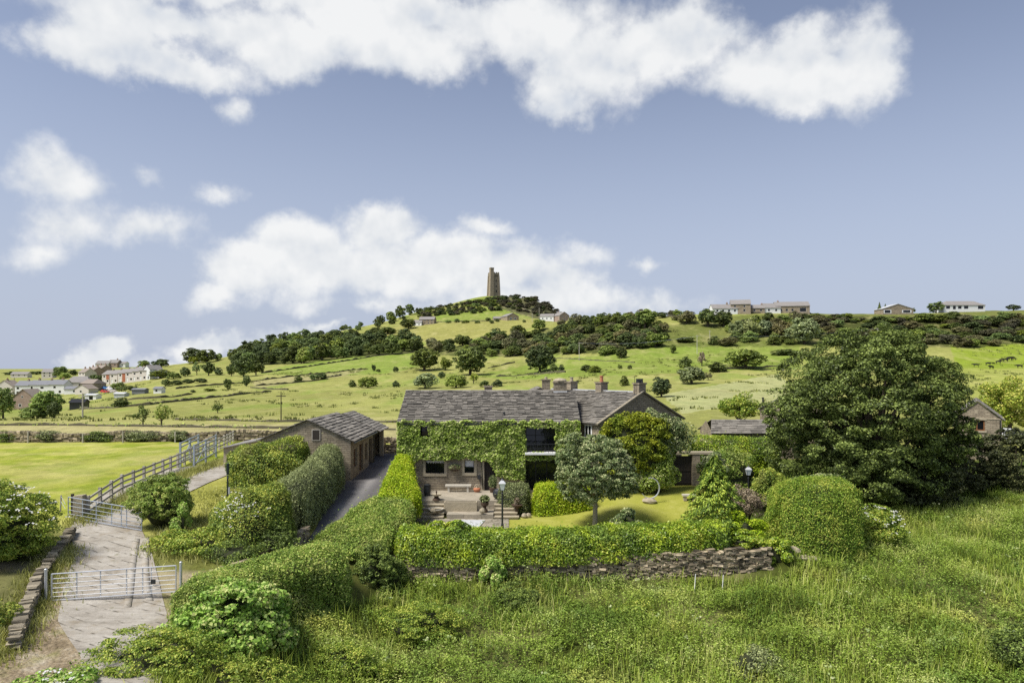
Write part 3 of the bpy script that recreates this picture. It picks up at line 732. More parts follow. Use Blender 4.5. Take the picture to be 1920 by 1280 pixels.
def sweep_sample(path, n, p=4.0, lump=.12, ls=.9, seed=1):
    """path rows: x, y, zbase, ztop, halfwidth. Surface points and normals of a clipped hedge"""
    A = np.array(path, float); seg = np.hypot(*np.diff(A[:, :2], axis=0).T); d = np.r_[0, np.cumsum(seg)]
    L = d[-1]; hw = A[:, 4].mean(); h = (A[:, 3] - A[:, 2]).mean()
    area_side = L * (2 * h + 2 * hw); area_cap = 2 * hw * h * 2
    ncap = int(n * area_cap / (area_cap + area_side)); ns = n - ncap
    def frame(s):
        g = [np.interp(s, d, A[:, k]) for k in range(5)]
        e = .1 * L
        tx = np.interp(np.clip(s + e, 0, L), d, A[:, 0]) - np.interp(np.clip(s - e, 0, L), d, A[:, 0])
        ty = np.interp(np.clip(s + e, 0, L), d, A[:, 1]) - np.interp(np.clip(s - e, 0, L), d, A[:, 1])
        T = unit(np.stack([tx, ty, np.zeros_like(tx)], 1))
        endk = np.minimum(s, L - s); rnd_ = np.clip(endk / (hw * .8), 0, 1); rnd_ = (1 - (1 - rnd_) ** 3) ** .4
        return g, T, .72 + .28 * rnd_
    s = rng.random(ns) * L; g, T, e = frame(s)
    per = rng.random(ns) * (2 * h + 2 * hw)
    q = np.stack([np.where(per < h, -1.0, np.where(per > h + 2 * hw, 1.0, (per - h) / hw - 1)),
                  np.where(per < h, per / h, np.where(per > h + 2 * hw, (2 * h + 2 * hw - per) / h, 1.0))], 1)
    nr = (np.abs(q[:, 0]) ** p + np.abs(q[:, 1]) ** p) ** (1 / p)
    c = q / nr[:, None]
    nn = np.sign(c) * np.abs(c) ** (p - 1); nn /= np.linalg.norm(nn, axis=1, keepdims=True) + 1e-9
    S = np.stack([T[:, 1], -T[:, 0], np.zeros(ns)], 1)
    W_ = g[4] * e; H_ = (g[3] - g[2]) * (.8 + .2 * e)
    P = np.stack([g[0], g[1], g[2]], 1) + S * (c[:, 0] * W_)[:, None]; P[:, 2] += c[:, 1] * H_
    N = S * nn[:, :1]; N[:, 2] = nn[:, 1]
    # caps
    sc = np.where(rng.random(ncap) < .5, 0.0, L); g, Tc, e = frame(sc)
    Sc = np.stack([Tc[:, 1], -Tc[:, 0], np.zeros(ncap)], 1)
    cx = rng.uniform(-1, 1, ncap); cz = rng.random(ncap)
    W_ = g[4] * e; H_ = (g[3] - g[2]) * (.8 + .2 * e)
    Pc = np.stack([g[0], g[1], g[2]], 1) + Sc * (cx * W_ * .95)[:, None]; Pc[:, 2] += cz * H_ * .95
    Nc = Tc * np.where(sc < L / 2, -1.0, 1.0)[:, None]
    Pc += Nc * (hw * .3 * (1 - np.maximum(np.abs(cx), cz) ** 3))[:, None]
    P = np.concatenate([P, Pc]); N = np.concatenate([N, Nc])
    ln = fbm(P[:, 0] * ls + P[:, 2] * .7, P[:, 1] * ls + P[:, 2] * .9, seed, 3) - .5
    P = P + N * (ln * 2 * lump)[:, None]
    return P, N

def sweep_core(path, k=None, nseg=24):
    A = np.array(path, float); k = max(.5, 1 - .34 / A[:, 4].mean()); d = np.r_[0, np.cumsum(np.hypot(*np.diff(A[:, :2], axis=0).T))]; L = d[-1]
    s = np.linspace(.03 * L, .97 * L, nseg); g = [np.interp(s, d, A[:, j]) for j in range(5)]
    tx, ty = np.gradient(g[0]), np.gradient(g[1]); l = np.hypot(tx, ty); tx, ty = tx / l, ty / l
    prof = [(-1, 0), (-1, .55), (-.9, .88), (-.6, 1), (.6, 1), (.9, .88), (1, .55), (1, 0)]
    V = []
    for i in range(nseg):
        e = .8 if i in (0, nseg - 1) else 1
        for (a, b) in prof:
            V.append((g[0][i] + ty[i] * a * g[4][i] * k * e, g[1][i] - tx[i] * a * g[4][i] * k * e, g[2][i] + b * (g[3][i] - g[2][i]) * (k * .98 + .02) * e))
    m = len(prof); Fc = []
    for i in range(nseg - 1):
        for j in range(m):
            Fc.append((i * m + j, i * m + (j + 1) % m, (i + 1) * m + (j + 1) % m, (i + 1) * m + j))
    mb = MB(); mb.add(V, Fc + [tuple(range(m))[::-1], tuple(range((nseg - 1) * m, nseg * m))])
    return mb

def plant_root(name, label, cat, loc, group=None):
    return empty(name, loc, 0, label, cat, group)

def hedge(path, mat, n, size, label, cat='hedge', name='hedge', p=4.0, lump=.12, ls=.9, k=(.75, .35, .5), top=None, asp=.6, core=True, loose=.06, group=None):
    n = int(n * 1.9); size = size * .74
    P, N = sweep_sample(path, n, p, lump, ls, seed=int(n) % 97)
    out = np.where(rng.random(len(P)) < .05, rng.exponential(.09, len(P)) * (.3 + np.maximum(N[:, 2], 0)), 0)
    P = P + rng.normal(size=P.shape) * loose + N * (out - rng.exponential(.08, len(P)))[:, None]
    base = np.array([np.mean([q[0] for q in path]), np.mean([q[1] for q in path]), min(q[2] for q in path)])
    root = plant_root(name, label, cat, base, group)
    NN = scatter_normals(N, *k)
    me = leaves_mesh('foliage', P - base, NN, size * rng.uniform(.5, 1.5, len(P)), asp=asp)
    link_mesh('foliage', me, [mat], root)
    if core:
        mb = sweep_core([tuple(np.array(q) - np.r_[base, 0, 0] * np.array([1, 1, 1, 0, 0]) - np.array([0, 0, 0, base[2], 0])) for q in path])
        mb.build('stem', M['twigs'], root)
    return root

def flowers(root, pts, size, n_each=7, spread=.12):
    """flat cream flower heads as a part of the plant; pts in world space"""
    pts = np.array(pts); b = np.array(root.location)
    P = np.repeat(pts, n_each, 0) + rng.normal(size=(len(pts) * n_each, 3)) * np.array([spread, spread, spread * .25])
    N = unit(np.array([0, -.35, 1.0]) + rng.normal(size=P.shape) * .25)
    link_mesh('blossom', leaves_mesh('blossom', P - b, N, size, asp=.9, fold=.05), [M['blossom']], root)

def bush(c, r, mat, label, n=9000, size=.12, clumps=40, cr=(.25, .4), name='bush', cat='bush', k=(.7, .45, .55), flat=.8, cut=-.6, core=.72, asp=.6, shell=(.5, .9), group=None, stem=True):
    """c: centre of the crown; r: radii"""
    root = plant_root(name, label, cat, (c[0], c[1], c[2] - r[2]), group); n = int(n * 1.5); size = size * .82
    if clumps < 0: P, O, cen = crown2((0, 0, r[2]), r, -clumps, 24, max(6, n // (-clumps * 24)), (.24, .42), (.07, .15), (.4, .74), cut, int(n) % 71)
    else: P, O, cen = crown_points((0, 0, r[2]), r, clumps, max(1, n // clumps), cr, shell, cut, flat)
    link_mesh('foliage', leaves_mesh('foliage', P, scatter_normals(O, *k), size * rng.uniform(.5, 1.5, len(P)), asp=asp), [mat], root)
    if stem:
        mb = MB()
        if core:
            mb.blob((0, 0, r[2] * .95), (r[0] * core * .8, r[1] * core * .8, r[2] * core * .85), 7, jit=.2, seed=len(P))
        for q in cen[:12]:
            mb.tube([(random.uniform(-.1, .1) * r[0], random.uniform(-.1, .1) * r[1], -.1), tuple(np.array(q) * [.5, .5, .55]), tuple(q)], [.05, .035, .015], 5)
        mb.build('stem', M['twigs'], root)
    return root

# ---- hedges of the garden and lane
hedge([(-8.9, 36.2, -1.0, -.35, 2.3), (-8.1, 39.2, -.7, .35, 2.0), (-7.35, 42.3, -.4, .95, 1.75)], M['privet'], 26000, .13,
      'mid green clipped hedge sloping beside the tarmac lane, below the golden hedge', lump=.16, k=(.45, .6, .45))
hedge([(-7.0, 42.6, -.4, 1.0, 1.45), (-7.4, 46, -.1, 1.9, 1.05), (-7.75, 49.3, .1, 2.75, .72)], M['gold'], 22000, .13,
      'bright golden yellow clipped hedge between the tarmac lane and the ivy house', lump=.12)
hedge([(-12.4, 26.6, -2.0, .3, 1.3), (-11.4, 29.0, -2.5, .5, 1.6), (-9.9, 31.6, -2.9, .5, 1.8), (-8.3, 32.9, -3.3, .4, 1.7)], M['privet'], 40000, .12,
      'big rounded green hedge at the foot of the lane, behind the young sycamore', lump=.25, ls=.7, k=(.6, .5, .6))
hedge([(-6.0, 37.3, -1.6, .25, 1.0), (-1.5, 37.3, -1.6, .08, 1.05), (3, 37.4, -1.5, .1, 1.05), (8, 37.8, -1.35, .22, 1.0), (11.6, 38.2, -1.2, .35, .85)], M['laurel'], 46000, .15,
      'long yellow green laurel hedge along the top of the dry stone garden wall', lump=.18, ls=1.1, asp=.5)
hedge([(-12.7, 38.4, -.5, 2.45, 1.25), (-12.6, 44, .1, 2.85, 1.15), (-13.0, 48.5, .5, 3.2, 1.15), (-13.6, 51.4, .7, 3.2, 1.1)], M['olive'], 30000, .11,
      'olive grey hedge with a rounded clipped top, lining the lane up to the barn', p=2.6, lump=.14)
hedge([(-15.3, 36.6, -.4, 1.55, 1.0), (-13.6, 35.9, -1.1, 2.65, 1.8), (-12.2, 37.0, -1.1, 2.75, 1.3)], M['box'], 36000, .11,
      'dark shaggy hedge with white flowers at the lower end of the olive hedge', p=2.5, lump=.3, ls=.6)
hd = bpy.data.objects['hedge.005']
flowers(hd, [(-13.9 + rng.normal() * .6, 34.4 + rng.random() * .6, 1.7 + rng.normal() * .4) for _ in range(45)], .09, 3, .1)
hedge([(-19.1, 48.2, .6, 3.3, 1.3), (-17.2, 47.8, .6, 3.8, 1.5), (-14.6, 48.4, .5, 3.9, 1.4)], M['box'], 26000, .13,
      'tall green bushy hedge standing on the grass in front of the barn gable', p=2.4, lump=.4, ls=.7)
hedge([(-.7, 46.4, -.9, 1.05, .75), (1.0, 46.2, -.9, 1.1, .8)], M['olive'], 8000, .10,
      'small grey green clipped hedge right of the garden steps', lump=.08)
hedge([(1.6, 46.0, -.9, 1.15, .8), (3.0, 46.0, -.9, 1.15, .95), (5.2, 46.4, -.8, .8, 1.0)], M['gold'], 11000, .12,
      'small golden topped hedge behind the round lawn tree', lump=.1)
hedge([(14.6, 56.5, -.2, 3.25, .9), (18, 56.2, -.2, 3.2, .9), (21.5, 56.5, -.4, 3.1, .9)], M['laurel'], 15000, .15,
      'flat topped yellow green hedge in front of the low slated outbuilding', lump=.15)
hedge([(15.4, 40.4, -1.3, 2.05, 1.5), (17.2, 40.2, -1.7, 2.5, 2.0), (19.6, 40.6, -2.0, 2.35, 1.8)], M['topiary'], 46000, .10,
      'large rounded topiary hedge clipped like a loaf at the end of the garden', p=2.8, lump=.12, k=(.7, .4, .45))

# ---- bushes and shrubs near the camera
b = bush((-24.6, 32.2, 1.15), (3.3, 2.6, 2.25), M['elder'], 'big elder bush covered in flat cream flower heads beside the concrete track', 34000, .12, -28)
flowers(b, [(-24.6 + d[0] * 3.4, 32.2 + d[1] * 2.7, 1.2 + d[2] * 2.3) for d in sphere_pts(260) if d[2] > .15 and d[1] < .5], .10, 6, .12)
bush((-19.9, 25.6, -.7), (1.4, 1.5, 1.35), M['box'], 'dark green bush at the picture edge behind the crumbling track wall', 8000, .11, 30)
b = bush((-18.9, 37.6, 1.45), (1.85, 1.6, 1.75), M['privet'], 'round green bush between the concrete track and the grass verge', 24000, .10, -26)
bush((-17.1, 36.0, .75), (.55, .5, 1.05), M['sycamore_light'], 'thin yellow green sapling in front of the round track bush', 1500, .11, 14, core=0)
bush((-15.6, 34.8, -.05), (2.4, 1.2, .75), M['elder'], 'rough yellowish undergrowth spilling over the low bank beside the track', 9000, .12, 30, core=.6)
b = bush((-10.9, 26.9, -1.0), (2.5, 2.2, 1.75), M['sycamore_light'], 'bright young sycamore bush with broad pale leaves in the foreground', 17000, .16, -26, asp=.75, core=.6)
bush((-12.3, 24.0, -1.5), (2.6, 1.7, 1.25), M['elder'], 'olive green scrub bush at the bottom edge below the young sycamore', 18000, .09, -24)
b = bush((-14.2, 21.9, -1.5), (1.6, 1.0, .7), M['sycamore_light'], 'low leafy bush with a few cream flowers at the bottom of the dirt verge', 3500, .13, 22)
flowers(b, [(-14.2 + rng.normal() * .8, 21.6 + rng.normal() * .4, -.95 + rng.normal() * .1) for _ in range(14)], .09, 6, .08)
bush((-7.1, 35.2, -1.6), (1.3, 1.1, 1.45), M['hawthorn'], 'dark leafy shrub in the gap between the rounded hedge and the garden wall', 9000, .10, -16, core=.5)
bush((-6.2, 35.7, -1.9), (.9, .8, 1.0), M['hawthorn'], 'dark thorny shrub at the shaded left end of the dry stone garden wall', 5000, .10, 24)
bush((-3.2, 37.2, -.15), (1.25, .8, .85), M['laurel'], 'dark glossy shrub bulging out of the laurel hedge below the white paving', 5000, .17, 20)
bush((-1.0, 35.9, -1.9), (.75, .55, .95), M['sycamore_light'], 'leafy green sapling growing against the dry stone garden wall', 2600, .15, 18, core=.4)
bush((6.35, 38.9, .1), (1.0, .7, .75), M['greygreen'], 'grey green shrub just behind the laurel hedge below the lawn tree', 3000, .14, 18)
bush((12.9, 39.0, -.3), (1.3, .9, 1.0), M['gold'], 'golden variegated shrub at the foot of the feathery cypress', 6000, .14, 24)
bush((13.0, 38.1, -.75), (1.2, .75, .62), M['laurel'], 'low bright leaved bush on the garden wall at the foot of the cypress', 6000, .13, -12)
bush((14.5, 38.2, -1.4), (1.0, .8, 1.0), M['laurel'], 'light green bush trailing over the right end of the garden wall', 5000, .14, 22)
bush((14.6, 43.2, .35), (1.1, .9, 1.25), M['dead'], 'bare brown twiggy shrub between the cypress and the topiary hedge', 5000, .10, 26, core=.3)
bush((17.3, 46.5, .65), (1.1, 1.1, 1.5), M['box'], 'dark clipped round bush beside the garden lamp', 9000, .13, 30)
bush((16.3, 51.0, .95), (2.4, 1.5, 1.9), M['privet'], 'mid green loose shrub below the flat topped hedge', 8000, .15, 30)
bush((20.6, 46.6, .55), (2.6, 1.6, 1.35), M['greygreen'], 'wide grey green rhododendron under the big sycamore', 16000, .14, -22)
b = bush((21.8, 41.5, -.85), (1.7, 1.3, 1.35), M['elder'], 'dark elder with scattered white blossom right of the topiary hedge', 9000, .13, 36)
flowers(b, [(21.8 + d[0] * 1.75, 41.5 + d[1] * 1.35, -.85 + d[2] * 1.4) for d in sphere_pts(90) if d[2] > 0], .10, 4, .1)
bush((14.4, 49.6, 1.9), (1.1, .9, .9), M['greygreen'], 'small silvery shrub leaning over the stone gateway', 2500, .16, 16)
bush((3.9, 48.9, -.05), (1.1, .7, 1.0), M['greygreen'], 'dark leafy shrub beside the big ground floor window', 3500, .14, 18)
bush((0.2, 34.2, -3.0), (1.6, 1.3, 1.3), M['hawthorn'], 'dark bramble bush standing alone in the middle of the weedy meadow', 10000, .09, -18)
bush((-4.2, 31.6, -3.1), (2.2, 1.6, 1.35), M['elder'], 'pale yellow green willow bush in the weedy meadow', 14000, .09, -20)
bush((6.0, 33.0, -3.1), (1.2, 1.0, .95), M['elder'], 'small yellow green bush in the meadow below the garden wall', 5000, .09, 24)
bush((9.9, 28.6, -3.4), (1.1, .9, .75), M['olive'], 'dull olive weed clump in the meadow near the bottom edge', 4000, .09, 20)
bush((20.8, 28.4, -2.8), (1.3, 1.2, 1.0), M['hawthorn'], 'dark bramble clump at the bottom right corner of the meadow', 6000, .10, 26)
bush((-9.0, 24.6, -2.5), (1.7, 1.2, .95), M['elder'], 'olive scrub bush at the bottom edge, just right of the low cream flowered bush', 7000, .09, 28)
bush((-13.6, 33.9, -.3), (1.7, 1.0, .65), M['hawthorn'], 'dark low undergrowth hanging over the wall below the shaggy hedge', 6000, .10, 26)
bush((-10.2, 24.2, -2.0), (1.5, 1.1, 1.0), M['elder'], 'yellow green weed clump at the bottom edge in front of the young sycamore', 8000, .085, -14)
bush((-12.0, 35.3, .05), (1.3, 1.3, .75), M['hawthorn'], 'dark ragged bush above the lane wall, between the shaggy hedge and the lane', 7000, .09, -16)
bush((-6.8, 27.6, -3.2), (2.2, 1.2, 1.15), M['elder'], 'yellowish scrub bush at the bottom edge right of the young sycamore', 12000, .085, -20)

# ---- trees
def tree(base, h, c, r, mat, label, n, size, clumps, trunk=.2, cr=(.24, .38), name='tree', cat='tree', k=(.65, .5, .6), shell=(.45, .95), cut=-.55, flat=.75, bark='bark', limbs=9, asp=.65, group=None):
    """c: crown centre relative to the base"""
    root = plant_root(name, label, cat, base, group)
    if clumps < 0:
        P, O, cen = crown2(c, r, -clumps, 30, max(8, n // (30 * -clumps)), cut=cut, seed=-clumps + int(n) % 50)
    else:
        P, O, cen = crown_points(c, r, clumps, max(1, n // clumps), cr, shell, cut, flat)
    link_mesh('crown', leaves_mesh('crown', P, scatter_normals(O, *k), size * rng.uniform(.7, 1.3, len(P)), asp=asp), [mat], root)
    mb = MB(); ct = Vector(c)
    mb.tube([(0, 0, -.4), (0.02, 0, ct.z * .35), (ct.x * .5, ct.y * .5, ct.z * .75), (ct.x, ct.y, ct.z + r[2] * .4)], [trunk * 1.25, trunk, trunk * .7, trunk * .2], 10)
    for q in cen[:limbs]:
        q = Vector(q); s = Vector((ct.x * .3, ct.y * .3, max(ct.z * .45, ct.z - r[2] * .8)))
        mb.tube([s, (s + q) / 2 + Vector((0, 0, -.05 * r[2])), q], [trunk * .45, trunk * .3, trunk * .08], 6)
    mb.build('trunk', M[bark], root)
    return root

tree(Vector((5.0, 41.8, -.9)), 6, (0, .1, 3.55), (2.85, 2.6, 2.6), M['greygreen'], 'round headed grey green tree on a pale trunk in the middle of the lawn', 50000, .12, -36, .14, bark='bark_pale', cut=-.75)
tb = on(1634, 51.0)
tree(tb, 14, (-.3, 0, 5.7), (7.5, 5.8, 7.0), M['sycamore'], 'huge dark spreading sycamore towering over the right side of the garden', 190000, .165, -46, .5, cut=-.8, limbs=30)
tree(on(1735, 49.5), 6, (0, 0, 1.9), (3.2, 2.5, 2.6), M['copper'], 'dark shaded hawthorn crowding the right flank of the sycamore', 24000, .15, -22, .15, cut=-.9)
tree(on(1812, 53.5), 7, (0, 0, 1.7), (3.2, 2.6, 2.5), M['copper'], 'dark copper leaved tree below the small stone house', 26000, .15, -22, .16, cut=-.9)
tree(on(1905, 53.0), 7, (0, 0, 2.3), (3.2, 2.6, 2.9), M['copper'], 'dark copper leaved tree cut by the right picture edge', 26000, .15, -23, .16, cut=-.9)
tree(on(1893, 76.0), 8, (0, 0, 3.4), (2.9, 2.6, 2.9), M['far_light'], 'light green round tree behind the white parked car', 12000, .22, 46, .2, cut=-.9)
tree(on(1387, 78.0), 6, (0, 0, 2.6), (2.6, 2.3, 1.9), M['elder'], 'loose yellow green tree behind the low slated outbuilding', 7000, .2, 40, .14, (.2, .32))
# feathery cypress: drooping sprays on tiers
def cypress(base, h, rad, mat, label, n, name='conifer'):
    root = plant_root(name, label, 'conifer', base)
    P, O, D = [], [], []
    nb = 95
    for i in range(nb):
        t = (i + .5) / nb; zz = .1 * h + t * h * .88; rr = rad * (1 - t) ** .75 * random.uniform(.6, 1.15) + .1; an = i * 2.4
        m = max(12, int(n / nb * (1.6 - t)))
        s = rng.random(m) ** .6
        sp = rng.normal(size=m) * .22 * (1 - s * .5)
        x = np.cos(an + sp) * rr * s; y = np.sin(an + sp) * rr * s
        zq = zz - .28 * rr * s ** 2 + .12 * rr * np.sin(s * 3) + rng.normal(size=m) * .07
        P.append(np.stack([x, y, zq], 1)); o = np.stack([np.cos(an + sp), np.sin(an + sp), np.full(m, .3)], 1); O.append(o)
        D.append(np.stack([np.cos(an + sp), np.sin(an + sp), np.full(m, -.5)], 1))
    P = np.concatenate(P); O = np.concatenate(O); D = np.concatenate(D)
    N = unit(np.array([0, 0, .9]) + O * .5 + rng.normal(size=P.shape) * .4)
    V, Qd = leaf_quads(P, N, .17 * rng.uniform(.6, 1.4, len(P)), .4, .1, D)
    link_mesh('crown', np_mesh('crown', V, Qd, rng.random(len(Qd))), [mat], root)
    mb = MB(); mb.tube([(0, 0, -.3), (0, 0, h * .5), (0, 0, h)], [.13, .08, .02], 7); mb.build('trunk', M['bark'], root)
cypress(Vector((11.75, 40.2, -1.0)), 4.7, 2.3, M['yew'], 'feathery green cypress rising behind the laurel hedge', 20000)

# ---- climbers on the house
def ivy_mass(name, label, P, O, mat, size, k=(.55, .55, .45), cat='climbing plant'):
    base = P.mean(0); base[2] = P[:, 2].min()
    root = plant_root(name, label, cat, base)
    link_mesh('foliage', leaves_mesh('foliage', P - base, scatter_normals(O, *k), size * rng.uniform(.7, 1.3, len(P)), asp=.75), [mat], root)
    return root, base
FY = 50.0
def HX(u): return (u - CU) / F * FY
def HZ(v): return CZ - (v - HV) / F * FY
low = [(740, 862), (795, 862), (850, 858), (895, 860), (915, 866), (925, 880), (932, 893), (960, 900), (984, 900), (985, 862), (1044, 862), (1046, 902), (1100, 905)]
n = 34000
uu = rng.uniform(746, 1087, n); vv = rng.uniform(785, 905, n)
lowv = np.interp(uu, [q[0] for q in low], [q[1] for q in low]) + (fbm(uu / 12, vv * 0, 3) - .5) * 12
jx = (fbm(uu / 7, vv / 7, 8) - .5) * 9
ok = (vv < lowv) & (vv > 788 + (fbm(uu / 10, vv * 0 + 3, 5) - .45) * 10)
for (a, b_, c_, d_) in ((788, 804, 796, 817), (985, 1041, 801, 847), (985, 1044, 862, 900)):
    ok &= ~((uu + jx > a) & (uu + jx < b_) & (vv + jx > c_) & (vv + jx < d_))
uu, vv = uu[ok], vv[ok]
th = .10 + .34 * fbm(uu / 16, vv / 13, 12) + .12 * rng.random(len(uu))
P = np.stack([HX(uu), FY - th, HZ(vv)], 1)
r_, b_ = ivy_mass('ivy', 'thick green ivy covering the upper front of the farmhouse', P, np.tile([0, -1.0, .15], (len(P), 1)), M['ivy'], .17)
mb = MB()
for k in range(16):
    x0 = random.uniform(-8, 4.6)
    if -1.6 < x0 < 3.3: continue
    mb.tube([(x0, FY - .05, 2.6 if x0 < -2.2 else .1), (x0 + random.uniform(-.4, .4), FY - .06, 3.2), (x0 + random.uniform(-.8, .8), FY - .06, 4.6)], [.03, .025, .012], 5)
for v_ in range(len(mb.v)): mb.v[v_] = tuple(np.array(mb.v[v_]) - b_)
mb.build('stem', M['twigs'], r_)
bush((8.45, 48.0, 3.25), (2.85, 1.15, 3.15), M['yellowleaf'], 'large golden yellow climbing shrub against the stone gable', 22000, .15, -30, name='climber', cat='climbing plant', core=.8)
bush((6.7, 48.9, 3.3), (.8, .6, 1.5), M['greygreen'], 'pale leaved shrub at the left shoulder of the golden climber', 3500, .15, 20, name='climber', cat='climbing plant', core=.6)
bush((9.75, 48.7, 4.9), (1.0, .6, 1.2), M['greygreen'], 'silvery flowering climber on top of the golden climber, against the gable', 4200, .14, 24, name='climber', cat='climbing plant', core=.6)
bush((9.75, 48.3, 1.6), (1.75, 1.0, 1.9), M['ivy'], 'dark green ivy mass at the foot of the gable beside the gateway', 12000, .16, 46, name='climber', cat='climbing plant', core=.85)
bush((11.0, 48.6, 3.95), (1.75, .8, 1.85), M['greygreen'], 'grey green climbing shrub on the right corner of the gable', 6500, .15, 34, name='climber', cat='climbing plant', core=.7)

# ---- weedy meadow: nettles, grass and dock, far too many to count
def meadow_clear(x, y):
    ok = np.ones(len(x), bool)
    ok &= ~((y > 36.6) & (x < 14.2) & (x > -7))
    ok &= ~((x < -6.6) & (y > 33)); ok &= x > np.interp(y, [18, 23, 26, 29, 31.5, 33], [-12.5, -12.3, -10.9, -9.6, -8.0, -6.8])
    ok &= ~((y > 37) & (x > 14) & (x < 15 + .3 * (y - 37)))
    ok &= ~((y > 46) & (x < 21)); ok &= ~((x > 14.6) & (x < 19) & (y > 38.6))
    return ok
n = 120000
y = np.sqrt(rng.uniform(20 ** 2, 55 ** 2, n)); x = rng.uniform(-.40, 1.05, n) * y
keep = meadow_clear(x, y) & (np.abs(x / y) < 1.05) & (rng.random(n) < .35 + sstep(.3, .55, fbm(x / .9, y / .9, 101))); x, y = x[keep], y[keep]
gz = tz(x, y)
zone = fbm(x / 4.5, y / 4.5, 17); zone2 = fbm(x / 1.6, y / 1.6, 29)
zone3 = fbm(x / 2.6, y / 2.0, 91, 3); hgt = (.22 + .62 * zone2) * (.5 + 1.2 * sstep(.35, .7, zone3)) * rng.uniform(.7, 1.25, len(x)) * (.35 + .65 * sstep(0, 3.0, x - np.interp(y, [18, 23, 26, 29, 31.5, 33], [-12.5, -12.3, -10.9, -9.6, -8.0, -6.8])))
P, N, S, R, D = [], [], [], [], []
NL = 7
for k in range(NL):
    f = (k + rng.random(len(x))) / NL
    an = rng.random(len(x)) * 6.283; rr = (.05 + .13 * (1 - f)) * rng.uniform(.6, 1.5, len(x))
    P.append(np.stack([x + np.cos(an) * rr, y + np.sin(an) * rr, gz + hgt * (.15 + .85 * f)], 1))
    d = np.stack([np.cos(an), np.sin(an), rng.uniform(-.5, .5, len(x))], 1); D.append(d)
    N.append(unit(np.stack([-np.cos(an) * .35, -np.sin(an) * .35, np.ones(len(x))], 1) + rng.normal(size=(len(x), 3)) * .3))
    S.append(rng.uniform(.06, .165, len(x)) * (1.15 - .45 * f)); R.append(np.clip(.15 + .5 * f + .5 * (zone - .5) + rng.normal(size=len(x)) * .15, 0, 1))
P, N, S, R, D = [np.concatenate(q) for q in (P, N, S, R, D)]
V, Qd = leaf_quads(P, N, S, .5, .12, D)
M['weeds'] = leaf_mat('meadow_weeds', (.045, .07, .010), (.125, .178, .024), (.30, .355, .075), .28, .3, .55, .2, gain=2.45, patch=[((.06, .10, .016), .28, .48, .6, .8), ((.25, .24, .06), .4, .55, .68, .7), ((.17, .21, .09), .9, .6, .7, .7)])
tag(link_mesh('meadow_weeds', np_mesh('meadow_weeds', V, Qd, R), [M['weeds']]), kind='stuff')
def blades(name, x, y, h, wd, mat, lean=.25, z=None, R=None):
    n = len(x); z = tz(x, y) if z is None else z
    an = rng.random(n) * 6.283; ln = rng.normal(size=(n, 2)) * lean * h[:, None]
    a = np.stack([np.cos(an) * wd, np.sin(an) * wd, np.zeros(n)], 1)
    b = np.stack([x, y, z - .03], 1); t1 = b + np.stack([ln[:, 0] * .35, ln[:, 1] * .35, h * .6], 1); t2 = b + np.stack([ln[:, 0], ln[:, 1], h], 1)
    V = np.stack([b - a, b + a, t1 + a * .8, t2, t1 - a * .8], 1)
    V4 = np.stack([b - a, b + a, t1 + a * .7, t1 - a * .7, t2], 1).reshape(-1, 3)
    o = np.arange(n) * 5
    Q = np.concatenate([np.stack([o, o + 1, o + 2, o + 3], 1), np.stack([o + 3, o + 2, o + 4, o + 4], 1)])
    Qa = np.stack([o, o + 1, o + 2, o + 3], 1); Ta = np.stack([o + 3, o + 2, o + 4], 1)
    me = bpy.data.meshes.new(name)
    me.vertices.add(len(V4)); me.vertices.foreach_set('co', np.ascontiguousarray(V4, dtype=np.float32).ravel())
    li = np.concatenate([Qa.ravel(), Ta.ravel()]).astype(np.int32)
    me.loops.add(len(li)); me.loops.foreach_set('vertex_index', li)
    me.polygons.add(2 * n); me.polygons.foreach_set('loop_start', np.concatenate([np.arange(n) * 4, 4 * n + np.arange(n) * 3]).astype(np.int32))
    rr = rng.random(n) if R is None else R
    at_ = me.attributes.new('rnd', 'FLOAT', 'FACE'); at_.data.foreach_set('value', np.concatenate([rr, rr]).astype(np.float32))
    me.update(calc_edges=True)
    return tag(link_mesh(name, me, [mat]), kind='stuff')
n = 82000
y = np.sqrt(rng.uniform(20 ** 2, 55 ** 2, n)); x = rng.uniform(-.40, 1.05, n) * y
zz = fbm(x / 3.2, y / 3.2, 61)
keep = meadow_clear(x, y) & (rng.random(n) < sstep(.38, .66, zz)); x, y = x[keep], y[keep]
M['grass_tall'] = leaf_mat('tall_grass', (.10, .13, .018), (.20, .25, .035), (.36, .39, .09), .3, .3, .6, .15, gain=2.0)
blades('meadow_grass', x, y, rng.uniform(.35, .9, len(x)), .02, M['grass_tall'], .22)
# pale umbels among the weeds
n = 160
y = np.sqrt(rng.uniform(24 ** 2, 52 ** 2, n)); x = rng.uniform(-.2, .8, n) * y; keep = meadow_clear(x, y) & (fbm(x / 3, y / 3, 83) > .54); x, y = x[keep], y[keep]
P = np.repeat(np.stack([x, y, tz(x, y) + rng.uniform(.6, 1.0, len(x))], 1), 5, 0); P = P + rng.normal(size=P.shape) * [.09, .09, .03]
M['dock'] = leaf_mat('pale_leaf_weed', (.14, .19, .06), (.22, .28, .10), (.34, .38, .19), .25, .4, gain=1.5)
tag(link_mesh('pale_weeds', leaves_mesh('pale_weeds', P, unit(np.array([0, -.2, 1.]) + rng.normal(size=P.shape) * .3), .13, asp=.7), [M['dock']]), kind='stuff')
